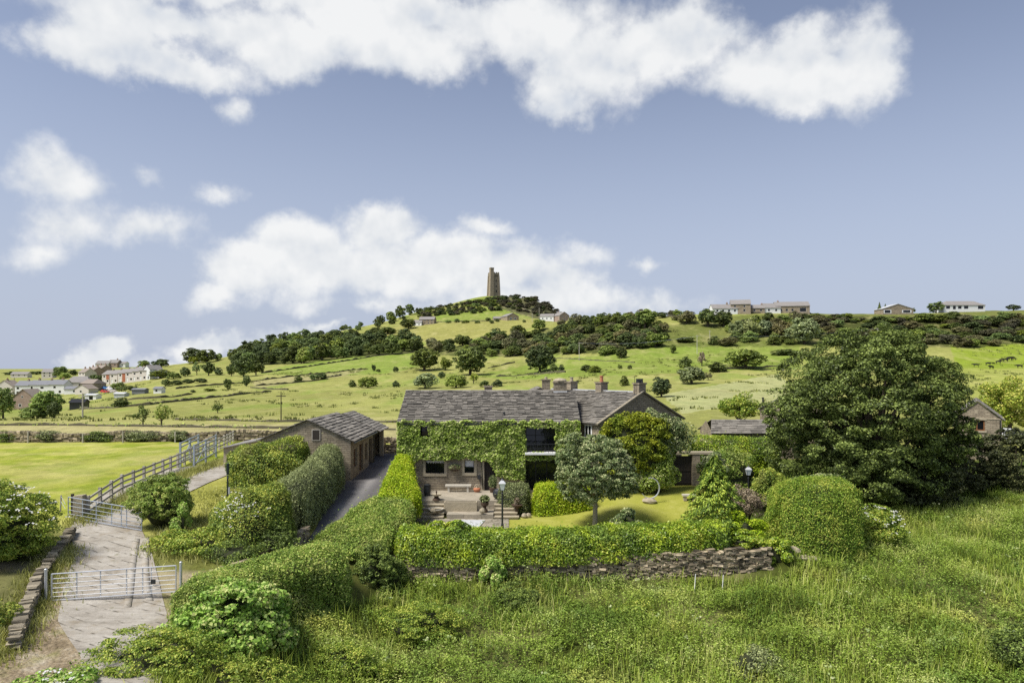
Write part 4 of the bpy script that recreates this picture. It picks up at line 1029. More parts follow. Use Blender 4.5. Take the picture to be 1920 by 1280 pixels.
# long grass beside the track, the fence and the lane
def fringe(pts, wd, n, h, name, mat):
    A = np.array(pts, float); d = np.r_[0, np.cumsum(np.hypot(*np.diff(A, axis=0).T))]
    s = rng.random(n) * d[-1]; x = np.interp(s, d, A[:, 0]) + rng.normal(size=n) * wd; y = np.interp(s, d, A[:, 1]) + rng.normal(size=n) * wd
    blades(name, x, y, rng.uniform(*h, n), .02, mat, .35)
M['grass_dry'] = leaf_mat('dry_grass', (.17, .19, .04), (.32, .32, .085), (.46, .43, .16), .25, .4, .6, .15, gain=1.4)
fringe([(-23.6, 37.5), (-23.3, 40), (-24, 46), (-24.5, 55), (-24.3, 60)], .45, 9000, (.15, .5), 'fence_grass', M['grass_dry'])
fringe([(-14, 34.2), (-17, 34.3), (-17.6, 37), (-15.5, 40), (-14.2, 44), (-17, 45.5)], .6, 12000, (.1, .45), 'verge_grass', M['grass_dry'])
fringe([(-16.8, 39), (-17.2, 43), (-19, 46)], 1.2, 7000, (.06, .2), 'verge_grass', M['grass_dry'])
fringe([(-18, 21), (-17.6, 24), (-19, 27), (-20.3, 30), (-22, 34)], .45, 8000, (.1, .4), 'verge_grass', M['grass_dry'])
fringe([(-9.6, 20), (-11.5, 24.5), (-12.4, 28.5), (-12.6, 31)], .5, 6000, (.15, .5), 'verge_grass', M['grass_tall'])

tx, ty = TUFTS; m_ = 14
x = np.repeat(tx, m_) + rng.normal(size=len(tx) * m_) * .45; y = np.repeat(ty, m_) + rng.normal(size=len(tx) * m_) * .45
M['rush'] = leaf_mat('rush_tufts', (.07, .085, .02), (.13, .15, .035), (.22, .23, .07), .2, .1, gain=1.3)
blades('rush_tufts', x, y, rng.uniform(.25, .6, len(x)), .1, M['rush'], .3)
# ------------------------------------------------------------------ buildings
def facade(mb, x0, x1, z0, z1, ops, y=0.0, dep=.16, mi=0, T=lambda x, y, z: (x, y, z)):
    """wall face in the plane y with real openings and reveals going back to y + dep"""
    xs = sorted({x0, x1} | {q for o in ops for q in o[:2]}); zs = sorted({z0, z1} | {q for o in ops for q in o[2:4]})
    for i in range(len(xs) - 1):
        for j in range(len(zs) - 1):
            cx, cz = (xs[i] + xs[i + 1]) / 2, (zs[j] + zs[j + 1]) / 2
            if any(o[0] < cx < o[1] and o[2] < cz < o[3] for o in ops): continue
            mb.add([T(xs[i], y, zs[j]), T(xs[i + 1], y, zs[j]), T(xs[i + 1], y, zs[j + 1]), T(xs[i], y, zs[j + 1])], [(0, 1, 2, 3)], mi)
    for (a, b, c, d) in [o[:4] for o in ops]:
        q = [(a, c), (b, c), (b, d), (a, d)]
        for k in range(4):
            p0, p1 = q[k], q[(k + 1) % 4]
            mb.add([T(p0[0], y, p0[1]), T(p0[0], y + dep, p0[1]), T(p1[0], y + dep, p1[1]), T(p1[0], y, p1[1])], [(0, 1, 2, 3)], mi)

def slate_roof(parent, eL, eR, rL, rR, mat, row=.32, wid=.5, th=.035, name='roof', under=None):
    """rows of lapped stone slates from the eave (eL..eR) to the ridge (rL..rR)"""
    eL, eR, rL, rR = map(Vector, (eL, eR, rL, rR)); mb = MB()
    up = ((rL + rR) - (eL + eR)) / 2; n = (eR - eL).cross(up).normalized()
    if n.z < 0: n = -n
    rows = max(2, int(round(up.length / row)))
    for i in range(rows):
        t0, t1 = i / rows, (i + 1.18) / rows
        t1 = min(t1, 1.0)
        A0, B0 = eL.lerp(rL, t0), eR.lerp(rR, t0); A1, B1 = eL.lerp(rL, t1), eR.lerp(rR, t1)
        L = (B0 - A0).length; s = 0.0; cuts = [0.0]; wr = wid * (1.25 - .5 * i / rows)
        s -= random.random() * wr
        while s < L:
            s += wr * random.uniform(.7, 1.35)
            if 0 < s < L - .08: cuts.append(s)
        cuts.append(L)
        for a, b in zip(cuts[:-1], cuts[1:]):
            fa, fb = (a + .008) / L, (b - .008) / L; j = random.uniform(-.02, .02) * row / .32; h = random.uniform(.8, 1.4) * th
            up1 = up.normalized()
            q0, q1 = A0.lerp(B0, fa) + up1 * j, A0.lerp(B0, fb) + up1 * j
            q3, q2 = A1.lerp(B1, fa), A1.lerp(B1, fb)
            lo = n * (.012 + h * .55)
            mb.hexa([q0 + lo, q1 + lo, q2, q3, q0 + lo + n * h, q1 + lo + n * h, q2 + n * h * .7, q3 + n * h * .7])
    mb.add([eL - n * .02, eR - n * .02, rR - n * .02, rL - n * .02], [(0, 1, 2, 3)], 0, .3)
    return mb.build(name, [mat], parent)

def window_part(parent, a, b, c, d, y, T, frame='black_frame', bars=(1, 1), fw=.05, pane='glass', name='window', curtain=False):
    mb = MB()
    def bx(x0, x1, z0, z1, y0, y1):
        mb.hexa([T(x0, y0, z0), T(x1, y0, z0), T(x1, y1, z0), T(x0, y1, z0), T(x0, y0, z1), T(x1, y0, z1), T(x1, y1, z1), T(x0, y1, z1)])
    bx(a, a + fw, c, d, y, y + .05); bx(b - fw, b, c, d, y, y + .05); bx(a + fw, b - fw, c, c + fw, y, y + .05); bx(a + fw, b - fw, d - fw, d, y, y + .05)
    for k in range(1, bars[0]): xk = a + (b - a) * k / bars[0]; bx(xk - fw * .4, xk + fw * .4, c + fw, d - fw, y + .002, y + .046)
    for k in range(1, bars[1]): zk = c + (d - c) * k / bars[1]; bx(a + fw, b - fw, zk - fw * .3, zk + fw * .3, y + .006, y + .042)
    f = mb.build(name, [M[frame]], parent)
    pn = MB(); pn.add([T(a + .01, y + .03, c + .01), T(b - .01, y + .03, c + .01), T(b - .01, y + .03, d - .01), T(a + .01, y + .03, d - .01)], [(0, 1, 2, 3)])
    pn.build('pane', [M[pane]], f)
    if curtain:
        cm = MB(); N_ = 14
        for k in range(N_):
            x0 = a + fw + (b - a - 2 * fw) * k / N_; x1 = a + fw + (b - a - 2 * fw) * (k + 1) / N_; zb = d - (d - c) * (curtain + .06 * (k % 2))
            cm.add([T(x0, y + .026, zb), T(x1, y + .024, zb), T(x1, y + .024, d - fw), T(x0, y + .026, d - fw)], [(0, 1, 2, 3)])
        cm.build('curtain', [M['curtain']], f)
    return f

def chimney(parent, x, y, z0, z1, wx, wy, pots=1, mat='stone', potc='terracotta', poth=.35, flash=False, crown=True):
    mb = MB()
    mb.box(x - wx / 2, x + wx / 2, y - wy / 2, y + wy / 2, z0, z1 - .12)
    mb.box(x - wx / 2 - .06, x + wx / 2 + .06, y - wy / 2 - .06, y + wy / 2 + .06, z1 - .12, z1)
    o = mb.build('chimney', [M[mat]], parent)
    for k in range(pots):
        px = x + (k - (pots - 1) / 2) * wx / max(pots, 1)
        pm = MB(); pm.lathe([(.15, z1), (.13, z1 + poth * .8), (.16, z1 + poth * .82), (.15, z1 + poth)], (px, y, 0), 10)
        pm.build('chimney_pot', [M[potc]], o)
    if flash:
        fm = MB(); fm.box(x - wx / 2 - .03, x + wx / 2 + .03, y - wy / 2 - .03, y + wy / 2 + .03, z0, z0 + (z1 - z0) * .42)
        fm.build('flashing', [M['lead']], o)
    return o

# ---- farmhouse
fh = empty('farmhouse', (-1.7, FY, 0), 0, 'long stone farmhouse half covered in ivy with a mossy stone slate roof', 'house')
OX, OY = -1.7, FY
X0, X1, D_, EZ, RZ = -6.45, 6.5, 8.2, 4.95, 7.0
def wx(u): return HX(u) - OX
ops = [(wx(798), wx(833), HZ(887), HZ(862)), (wx(871), wx(889), HZ(886), HZ(862)), (wx(908), wx(931), -.02, HZ(862)),
       (wx(786), wx(806), HZ(819), HZ(794)), (wx(985), wx(1043), HZ(848), HZ(800)), (wx(984), wx(1046), .02, HZ(862))]
mb = MB(); facade(mb, X0, X1, -1.4, EZ, ops, 0, .22)
mb.add([(X0, 0, -1.4), (X0, D_, -1.4), (X0, D_, EZ), (X0, D_ / 2, RZ), (X0, 0, EZ)], [(0, 4, 3, 2, 1)])
mb.add([(X1, 0, -1.4), (X1, D_, -1.4), (X1, D_, EZ), (X1, D_ / 2, RZ), (X1, 0, EZ)], [(0, 1, 2, 3, 4)])
mb.add([(X0, D_, -1.4), (X1, D_, -1.4), (X1, D_, EZ), (X0, D_, EZ)], [(0, 3, 2, 1)])
mb.build('wall', [M['stone']], fh)
def surround(a, b, c, d, w_=.19, sill=True):
    y0 = -.03; mb = MB()
    mb.box(a - w_, a, y0, .05, c, d); mb.box(b, b + w_, y0, .05, c, d); mb.box(a - w_, b + w_, y0 - .003, .05, d, d + .2)
    if sill: mb.box(a - w_, b + w_, y0 - .04, .05, c - .2, c)
    mb.build('window_surround' if sill else 'door_surround', [M['stone_pale']], fh)
surround(*ops[0]); surround(*ops[1]); surround(*ops[2], w_=.24, sill=False)

I_ = lambda x, y, z: (x, y, z)
window_part(fh, *ops[0], .12, I_, bars=(1, 1), curtain=.2); window_part(fh, *ops[1], .12, I_, curtain=.5)
window_part(fh, *ops[3], .12, I_)
window_part(fh, *ops[4], .14, I_, bars=(3, 3), fw=.08); window_part(fh, *ops[5], .14, I_, bars=(3, 1), fw=.1)
mb = MB(); o = ops[2]; nb = 6
for k in range(nb): mb.box(o[0] + (o[1] - o[0]) * k / nb + .004, o[0] + (o[1] - o[0]) * (k + 1) / nb - .004, .14 + .003 * (k % 2), .2, 0, o[3])
dr = mb.build('door', [M['dark_timber']], fh); mb = MB(); mb.cyl((o[0] + .12, .10, 1.0), (o[0] + .12, .14, 1.0), .03); mb.build('handle', [M['iron']], dr)
mb = MB(); mb.box(wx(984), wx(1044), -.75, 0.0, HZ(850), HZ(846.5)); mb.build('balcony_slab', [M['white_paint']], fh)
mb = MB(); y = -.70
for k in range(9): mb.cyl((wx(987) + k * .26, y, HZ(846.5)), (wx(987) + k * .26, y, HZ(830)), .012, n=5)
mb.bar((wx(985), y, HZ(830)), (wx(1043), y, HZ(830)), .05, .04); mb.bar((wx(985), y, HZ(838)), (wx(1043), y, HZ(838)), .03, .02); mb.build('balcony_rail', [M['iron']], fh)
ov = .22
slate_roof(fh, (X0 - .12, -.28, EZ - .12), (X1 + .12, -.28, EZ - .12), (X0 - .12, D_ / 2, RZ), (X1 + .12, D_ / 2, RZ), M['slate'], .24, .44, .075)
slate_roof(fh, (X1 + .12, D_ + .28, EZ - .12), (X0 - .12, D_ + .28, EZ - .12), (X1 + .12, D_ / 2, RZ), (X0 - .12, D_ / 2, RZ), M['slate'], .6, 1.2, .05)
mb = MB(); s = X0 - .14
while s < X1: e = min(s + random.uniform(.5, .75), X1 + .14); mb.hexa([(s, D_ / 2 - .2, RZ - .06), (e - .02, D_ / 2 - .2, RZ - .06), (e - .02, D_ / 2 + .2, RZ - .06), (s, D_ / 2 + .2, RZ - .06), (s, D_ / 2 - .05, RZ + .1), (e - .02, D_ / 2 - .05, RZ + .1), (e - .02, D_ / 2 + .05, RZ + .1), (s, D_ / 2 + .05, RZ + .1)]); s = e
mb.build('ridge_tiles', [M['slate']], fh)
mb = MB(); mb.tube([(X0, -.32, EZ - .16), (X1, -.32, EZ - .16)], [.06, .06], 6); mb.cyl((X1 - .1, -.3, EZ - .2), (X1 - .1, -.06, EZ - .5), .04); mb.build('gutter', [M['iron']], fh)
mb = MB(); mb.lathe([(.05, 0), (.05, .45), (.08, .46), (.08, .55), (.02, .6)], (wx(945), .55, EZ + .1), 8); mb.build('roof_vent', [M['iron']], fh)
chimney(fh, (1050 - CU) * 54.1 / F - OX, D_ / 2, RZ - .5, 8.8 - (716 - HV) * 54.1 / F + .05, 1.0, .7, 0, flash=True)
mb = MB(); mb.lathe([(.5, 0), (.52, .08), (.4, .2), (.1, .26)], ((1050 - CU) * 54.1 / F - OX, D_ / 2, 8.8 - (716 - HV) * 54.1 / F + .05), 10); mb.build('chimney_cap', [M['stone_pale']], fh)
chimney(fh, (915.5 - CU) * 55.2 / F - OX, D_ / 2 + 1.2, RZ - .7, 8.8 - (723 - HV) * 55.2 / F, .6, .6, 0)
mb = MB(); lx, lz_ = wx(898.5), HZ(893); mb.box(lx - .1, lx + .1, -.26, -.06, lz_ - .16, lz_ + .14); mb.box(lx - .03, lx + .03, -.06, .0, lz_, lz_ + .06); mb.build('wall_lantern', [M['iron']], fh)
fm = bpy.data.objects['farmhouse']

# ---- adjoining cottage, its ridge running back at an angle, gable towards the garden
ap = at(1205, 736, 52.2); rd = Vector((-.6, .8, 0)); sd = Vector((.8, .6, 0))
ct_ = empty('cottage', (ap.x, ap.y, 0), math.atan2(-rd.x, rd.y), 'stone cottage with a big blank gable adjoining the ivy farmhouse', 'house')
# local frame: +y runs back along the ridge, +x to the right along the gable
hw, az_, ez = 4.5, 6.95, 4.85; L = 10.5
mb = MB()
mb.add([(-hw, 0, -1), (hw, 0, -1), (hw, 0, ez), (0, 0, az_), (-hw, 0, ez)], [(0, 1, 2, 3, 4)])
TL_ = lambda x, y, z: (-hw + y, -x + L, z)      # left wall: x runs from the far end towards the gable
o1 = (L - 1.55, L - .75, 3.75, 4.72)
facade(mb, 0, L, -1, ez, [o1], 0, .18, 0, lambda x, y, z: (-hw + y, L - x, z))
mb.add([(hw, 0, -1), (hw, L, -1), (hw, L, ez), (hw, 0, ez)], [(0, 1, 2, 3)])
mb.add([(-hw, L, -1), (hw, L, -1), (hw, L, ez), (0, L, az_), (-hw, L, ez)], [(4, 3, 2, 1, 0)])
mb.build('wall', [M['stone']], ct_)
window_part(ct_, *o1, -.02, lambda x, y, z: (-hw + y, L - x, z), 'white_paint', (2, 1), .12)
slate_roof(ct_, (-hw - .25, L, ez - .12), (-hw - .25, -.06, ez - .12), (0, L, az_), (0, -.06, az_), M['slate'], .25, .45, .07)
slate_roof(ct_, (hw + .25, -.06, ez - .12), (hw + .25, L, ez - .12), (0, -.06, az_), (0, L, az_), M['slate'], .5, 1.0, .045)
mb = MB()
for sgn in (-1, 1):
    mb.bar((sgn * (hw + .3), -.02, ez - .06), (0, -.02, az_ + .09), .24, .10)
mb.build('verge_coping', [M['rubble']], ct_)
mb = MB(); mb.bar((0, -.1, az_ + .05), (0, L, az_ + .05), .34, .09); mb.build('ridge_tiles', [M['lead']], ct_)
chimney(ct_, 0, .32, az_ - .5, az_ + .75, .75, .6, 2, potc='iron', poth=.3)
chimney(ct_, 0, 4.4, az_ - .4, az_ + .75, .75, .65, 1, poth=.5)
chimney(ct_, 0, 8.0, az_ - .4, az_ + .75, .8, .65, 1, potc='stone_pale', poth=.35)
mb = MB(); mb.cyl((-.55, .3, az_ - .3), (-.55, .3, az_ + 1.25), .018, n=5); mb.bar((-.75, .3, az_ + 1.2), (-.35, .3, az_ + 1.2), .02, .02); mb.build('aerial', [M['iron']], ct_)
# roof of the third house seen over the ridge
bh = empty('rear_cottage', at(1012, 760, 66.0) * 1.0, 0, 'small stone house whose roof and chimney peep over the farmhouse ridge', 'house')
bh.location.z = 0.5
mb = MB(); mb.add([(-3, 0, 0), (3, 0, 0), (3, 0, 5), (0, 0, 6.35), (-3, 0, 5)], [(0, 1, 2, 3, 4)]); mb.add([(-3, 7, 0), (3, 7, 0), (3, 7, 5), (0, 7, 6.35), (-3, 7, 5)], [(4, 3, 2, 1, 0)])
mb.add([(-3, 0, 0), (-3, 7, 0), (-3, 7, 5), (-3, 0, 5)], [(3, 2, 1, 0)]); mb.add([(3, 0, 0), (3, 7, 0), (3, 7, 5), (3, 0, 5)], [(0, 1, 2, 3)]); mb.build('wall', [M['stone']], bh)
slate_roof(bh, (-3.2, 7, 4.9), (-3.2, -.1, 4.9), (0, 7, 6.4), (0, -.1, 6.4), M['slate'], .4, .8); slate_roof(bh, (3.2, -.1, 4.9), (3.2, 7, 4.9), (0, -.1, 6.4), (0, 7, 6.4), M['slate'], .4, .8)
chimney(bh, .62, .5, 5.6, 7.25, .75, .7, 1, potc='stone_pale', poth=.2)

# ---- low barn by the lane
bn = empty('barn', (-15.35, 52.0, .5), 0, 'low stone barn with a slated roof and dark bays open to the lane', 'barn')
hwL, hwR, L = 3.5, 3.25, 8.6; ez, az_ = 2.85, 4.38
mb = MB()
gw = ((584 - 574) * 52 / F, (597 - 574) * 52 / F, HZ(1) * 0 + 8.8 - (824 - HV) * 52 / F - .5, 8.8 - (806 - HV) * 52 / F - .5)
mb.add([(-hwL, 0, -.6), (hwR, 0, -.6), (hwR, 0, ez), (0, 0, az_), (-hwL, 0, ez + .1)], [(0, 1, 2, 3, 4)])
mb.add([(-hwL, L, -.6), (hwR, L, -.6), (hwR, L, ez), (0, L, az_), (-hwL, L, ez + .1)], [(4, 3, 2, 1, 0)])
mb.add([(-hwL, 0, -.6), (-hwL, L, -.6), (-hwL, L, ez + .1), (-hwL, 0, ez + .1)], [(3, 2, 1, 0)])
RT = lambda x, y, z: (hwR - y, x, z)
bops = [(1.0, 2.2, .7, 2.1), (3.0, 4.3, .0, 2.25), (5.1, 6.0, .7, 2.1), (6.7, 8.2, -.05, 2.3)]
facade(mb, 0, L, -.6, ez, bops, 0, .3, 0, RT)
mb.build('wall', [M['stone']], bn)
for bo in bops[:3]: window_part(bn, *bo, .2, RT, 'brown_frame', (2, 1), .07)
mb = MB(); a, b_, c_, d_ = bops[3]; mb.hexa([RT(a, .25, c_), RT(b_, .25, c_), RT(b_, .3, c_), RT(a, .3, c_), RT(a, .25, d_), RT(b_, .25, d_), RT(b_, .3, d_), RT(a, .3, d_)]); mb.build('door', [M['dark_timber']], bn)
mb = MB(); mb.box(gw[0] - .06, gw[1] + .06, -.05, .01, gw[2] - .06, gw[3] + .06); gwm = mb.build('hatch', [M['timber']], bn); mb = MB(); mb.box(gw[0], gw[1], -.056, -.03, gw[2], gw[3]); mb.build('hatch_board', [M['dark_timber']], gwm)
slate_roof(bn, (hwR + .3, -.15, ez - .08), (hwR + .3, L, ez - .08), (0, -.15, az_ + .04), (0, L, az_ + .04), M['slate'], .36, .6, .07)
slate_roof(bn, (-hwL - .25, L, ez + .0), (-hwL - .25, -.15, ez + .0), (0, L, az_ + .04), (0, -.15, az_ + .04), M['slate'], .5, .8, .045)
mb = MB(); mb.tube([(hwR + .34, -.15, ez - .14), (hwR + .34, L, ez - .14)], [.06, .06], 6); mb.cyl((hwR + .06, L - .1, -.4), (hwR + .06, L - .1, ez - .1), .05); mb.build('gutter', [M['iron']], bn)
gr_ = empty('open_garage', (-15.3, 60.75, .5), 0, 'open fronted stone garage bay at the far end of the barn', 'garage')
mb = MB(); L2 = 4.2
mb.box(-3.3, 3.2, L2 - .3, L2, -.6, 2.9); mb.box(-3.3, -3.0, 0, L2 - .3, -.6, 2.9)
mb.add([(-3.3, 0, 2.9), (3.3, 0, 2.9), (.4, 0, 4.25)], [(0, 1, 2)]); mb.add([(-3.3, L2 - .15, 2.9), (3.3, L2 - .15, 2.9), (.4, L2 - .15, 4.25)], [(2, 1, 0)])
mb.build('wall', [M['stone']], gr_)
mb = MB(); mb.box(3.0, 3.35, L2 - .7, L2 - .302, -.6, 2.7); mb.build('pillar', [M['stone_pale']], gr_)
mb = MB(); mb.box(2.2, 2.3, .1, L2 - .72, -.1, 2.55); mb.build('door', [M['dark_timber']], gr_)
mb = MB(); mb.box(2.96, 3.3, 0.02, L2 - .02, 2.56, 2.8); mb.build('lintel', [M['dark_timber']], gr_)
slate_roof(gr_, (3.75, 0, 2.72), (3.75, L2 + .15, 2.72), (.4, 0, 4.3), (.4, L2 + .15, 4.3), M['slate'], .34, .6, .045); slate_roof(gr_, (-3.6, L2, 2.75), (-3.6, 0, 2.75), (.4, L2, 4.3), (.4, 0, 4.3), M['slate'], .5, .8, .045)
ln = empty('lean_to_shed', (-21.4, 56.0, .6), 0, 'long low shed with a sagging mono pitch roof beside the barn', 'shed')
mb = MB(); mb.add([(-1.9, 0, -.5), (3.2, 0, -.5), (3.2, 0, 2.75), (-1.9, 0, 1.75)], [(0, 1, 2, 3)]); mb.add([(-1.9, 5, -.5), (-1.9, 0, -.5), (-1.9, 0, 1.75), (-1.9, 5, 1.75)], [(0, 1, 2, 3)]); mb.add([(-1.9, 5, -.5), (3.2, 5, -.5), (3.2, 5, 2.75), (-1.9, 5, 1.75)], [(3, 2, 1, 0)]); mb.build('wall', [M['stone_pale']], ln)
mb = MB(); mb.hexa([(-2.1, -.2, 1.72), (3.3, -.2, 2.80), (3.3, 5.2, 2.80), (-2.1, 5.2, 1.72), (-2.1, -.2, 1.80), (3.3, -.2, 2.88), (3.3, 5.2, 2.88), (-2.1, 5.2, 1.80)]); mb.build('roof', [M['slate_far']], ln)

# ---- outbuildings on the right
ob = empty('outbuilding', (21.0, 62, .6), 0, 'long low stone outbuilding with a slate roof beyond the flat topped hedge', 'outbuilding')
mb = MB(); facade(mb, -3.1, 4.2, -1, 2.45, [(-.2, .5, 1.2, 2.0), (2.0, 2.7, 1.2, 2.0)], 0, .2); mb.add([(-3.1, 0, -1), (-3.1, 4, -1), (-3.1, 4, 2.45), (-3.1, 2, 3.4), (-3.1, 0, 2.45)], [(0, 4, 3, 2, 1)]); mb.add([(4.2, 0, -1), (4.2, 4, -1), (4.2, 4, 2.45), (4.2, 2, 3.4), (4.2, 0, 2.45)], [(0, 1, 2, 3, 4)]); mb.build('wall', [M['stone']], ob)
for q in [(-.2, .5, 1.2, 2.0), (2.0, 2.7, 1.2, 2.0)]: window_part(ob, *q, .12, I_)
slate_roof(ob, (-3.3, -.25, 2.36), (4.4, -.25, 2.36), (-2.6, 2, 3.45), (4.4, 2, 3.45), M['slate'], .3, .6); slate_roof(ob, (4.4, 4.25, 2.36), (-3.3, 4.25, 2.36), (4.4, 2, 3.45), (-2.6, 2, 3.45), M['slate'], .5, 1)
ob2 = empty('stone_cottage', (27.9, 70, .6), math.radians(-24), 'stone gable with a thin flue pipe behind the low outbuilding', 'house')
mb = MB(); mb.add([(-2.7, 0, -1), (3.5, 0, -1), (3.5, 0, 3.9), (.4, 0, 5.7), (-2.7, 0, 4.0)], [(0, 1, 2, 3, 4)]); mb.add([(-2.7, 0, -1), (-2.7, 7, -1), (-2.7, 7, 4), (-2.7, 0, 4)], [(3, 2, 1, 0)]); mb.add([(3.5, 0, -1), (3.5, 7, -1), (3.5, 7, 3.9), (3.5, 0, 3.9)], [(0, 1, 2, 3)]); mb.build('wall', [M['stone']], ob2)
slate_roof(ob2, (-2.95, 7, 3.9), (-2.95, -.1, 3.9), (.4, 7, 5.75), (.4, -.1, 5.75), M['slate'], .4, .8); slate_roof(ob2, (3.75, -.1, 3.8), (3.75, 7, 3.8), (.4, -.1, 5.75), (.4, 7, 5.75), M['slate'], .4, .8)
mb = MB(); mb.cyl((-2.45, .4, 3.6), (-2.45, .4, 5.1), .08); mb.cyl((-2.45, .4, 5.1), (-2.45, .4, 5.2), .12); mb.build('flue', [M['iron']], ob2)
sh = empty('stone_house', (41.7, 62, 0), math.radians(-33), 'small stone house with a brown framed two light window beside the dark trees', 'house')
mb = MB(); a0 = (1828 - 1835) * 62 / F; b0 = (1845 - 1835) * 62 / F; zz0, zz1 = 8.8 - (807 - HV) * 62 / F, 8.8 - (787 - HV) * 62 / F
facade(mb, -1.9, 1.72, -1.5, 4.3, [(a0 - .35, b0, zz0, zz1)], 0, .2); mb.add([(-1.9, 0, 4.3), (1.72, 0, 4.3), (-.05, 0, 5.8)], [(0, 1, 2)])
mb.add([(-1.9, 0, -1.5), (-1.9, 8, -1.5), (-1.9, 8, 4.3), (-1.9, 0, 4.3)], [(3, 2, 1, 0)]); mb.add([(1.72, 0, -1.5), (1.72, 8, -1.5), (1.72, 8, 4.3), (1.72, 0, 4.3)], [(0, 1, 2, 3)]); mb.build('wall', [M['stone']], sh)
window_part(sh, a0 - .35, b0, zz0, zz1, .06, I_, 'brown_frame', (2, 1), .1)
mb = MB(); mb.box(-1.95, 1.77, -.04, .02, 4.25, 4.36); mb.box(a0 - .5, b0 + .15, -.05, .02, zz1, zz1 + .22); mb.box(a0 - .5, b0 + .15, -.08, .02, zz0 - .16, zz0); mb.box(-.25, -.05, -.012, .02, 4.75, 5.05); mb.build('string_course', [M['stone_pale']], sh)
slate_roof(sh, (-2.1, 8, 4.2), (-2.1, -.12, 4.2), (-.05, 8, 5.86), (-.05, -.12, 5.86), M['slate'], .4, .7); slate_roof(sh, (1.95, -.12, 4.15), (1.95, 8, 4.15), (-.05, -.12, 5.86), (-.05, 8, 5.86), M['slate'], .4, .7)
for q in (-1.7, 1.6): mb = MB(); mb.cyl((q, -.06, -1), (q, -.06, 4.2), .045); mb.build('downpipe', [M['iron']], sh)

# ---- parked car behind the small stone house
def car(base, rz, paint, label, sc=1.0, group=None):
    r = empty('parked_car', base, rz, label, 'car', group); r.scale = (sc, sc, sc)
    prof = [(-2.1, .3), (-2.15, .62), (-2.05, .86), (-1.75, .95), (-1.2, 1.42), (.35, 1.45), (1.05, .98), (1.95, .86), (2.12, .6), (2.1, .3)]
    mb = MB(); nP = len(prof)
    vs = [(x, s * (.84 if z < .97 else .66), z) for s in (-1, 1) for x, z in prof]
    fs = [tuple(range(nP)), tuple(range(nP, 2 * nP))[::-1]] + [(i, nP + i, nP + (i + 1) % nP, (i + 1) % nP) for i in range(nP)]
    mb.add(vs, fs); mb.build('body', [M[paint]], r)
    mb = MB()
    for s in (-1, 1):
        mb.add([(-1.6, s * .80, .99), (.92, s * .80, 1.0), (.28, s * .672, 1.39), (-1.12, s * .672, 1.36)], [(0, 1, 2, 3)])
    mb.build('window', [M['glass']], r)
    mb = MB(); mb.add([(1.04, -.6, 1.01), (1.04, .6, 1.01), (.4, .6, 1.435), (.4, -.6, 1.435)], [(0, 1, 2, 3)]); mb.build('windscreen', [M['glass']], r)
    for x in (-1.35, 1.35):
        for s in (-1, 1):
            mb = MB(); mb.cyl((x, s * .68, .31), (x, s * .87, .31), .31, n=14); w_ = mb.build('wheel', [M['rubber']], r)
            mb = MB(); mb.cyl((x, s * .86, .31), (x, s * .88, .31), .18, n=10); mb.build('rim', [M['galv']], w_)
    for s in (-.6, .6):
        mb = MB(); mb.box(2.05, 2.14, s - .16, s + .16, .66, .8); mb.build('headlight', [M['lamp_white']], r)
    return r
car(on(1880, 71.0), math.radians(200), 'white_paint', 'white parked car half hidden beside the small stone house', 1.05)

# ------------------------------------------------------------------ garden walls, terrace, steps
def rubble_wall(name, pts, mat, label, thick=.35, course=.13, ln=.34, cope=True, cat='wall', group=None):
    """dry stone wall; pts rows: x, y, z bottom, z top"""
    A = np.array(pts, float); d = np.r_[0, np.cumsum(np.hypot(*np.diff(A[:, :2], axis=0).T))]; L = d[-1]
    base = A.mean(0)[:3].copy(); base[2] = A[:, 2].min()
    root = empty(name, base, 0, label, cat, group)
    mb = MB(); R = random.Random(int(L * 100))
    zmin, zmax = A[:, 2].min(), A[:, 3].max()
    def pos(s): return [np.interp(s, d, A[:, k]) for k in range(4)]
    z = zmin; row = 0
    while z < zmax:
        h = course * R.uniform(.7, 1.35); s = -R.random() * ln
        while s < L:
            l = ln * R.uniform(.5, 1.7); m_ = min(max(s + l / 2, .01), L - .01); x, y, zb, zt = pos(m_); zt += R.uniform(-.12, .1)
            if z + h * .5 < zt and z + h > zb and R.random() > .015:
                e = .05 * L; x2, y2 = pos(min(m_ + .1, L))[:2]; x1, y1 = pos(max(m_ - .1, 0))[:2]
                t = Vector((x2 - x1, y2 - y1, 0)).normalized(); nrm = Vector((t.y, -t.x, 0))
                dep = thick * R.uniform(.72, 1.12); tilt = R.uniform(-.09, .09)
                c = Vector((x, y, z + h / 2)) - Vector(base) 
                yw = R.uniform(-.22, .22); tt = (t + nrm * yw).normalized(); ax = tt * (l * .49) + Vector((0, 0, tilt * l)); ay = (nrm - t * yw).normalized() * dep / 2; azv = Vector((0, 0, h * .47))
                q = [c + a * ax + b * ay + e_ * azv for e_ in (-1, 1) for a, b in ((-1, -1), (1, -1), (1, 1), (-1, 1))]
                q = [p_ + Vector((R.uniform(-.03, .03), R.uniform(-.05, .05), R.uniform(-.018, .018))) for p_ in q]
                mb.hexa(q, 0, R.random())
            s += l
        z += h; row += 1
    if cope:
        s = 0
        while s < L:
            l = R.uniform(.12, .3); x, y, zb, zt = pos(s + l / 2)
            x2, y2 = pos(min(s + .2, L))[:2]; t = Vector((x2 - x, y2 - y, 0)); t = t.normalized() if t.length > 1e-6 else Vector((1, 0, 0)); nrm = Vector((t.y, -t.x, 0))
            c = Vector((x, y, zt + .08)) - Vector(base)
            mb.obox(c, t * l * .45 + Vector((0, 0, R.uniform(-.05, .05))), nrm * thick * .55, Vector((R.uniform(-.04, .04), 0, R.uniform(.09, .16))), 0, R.random())
            s += l
    mb.build('stonework', [M[mat]], root)
    return root
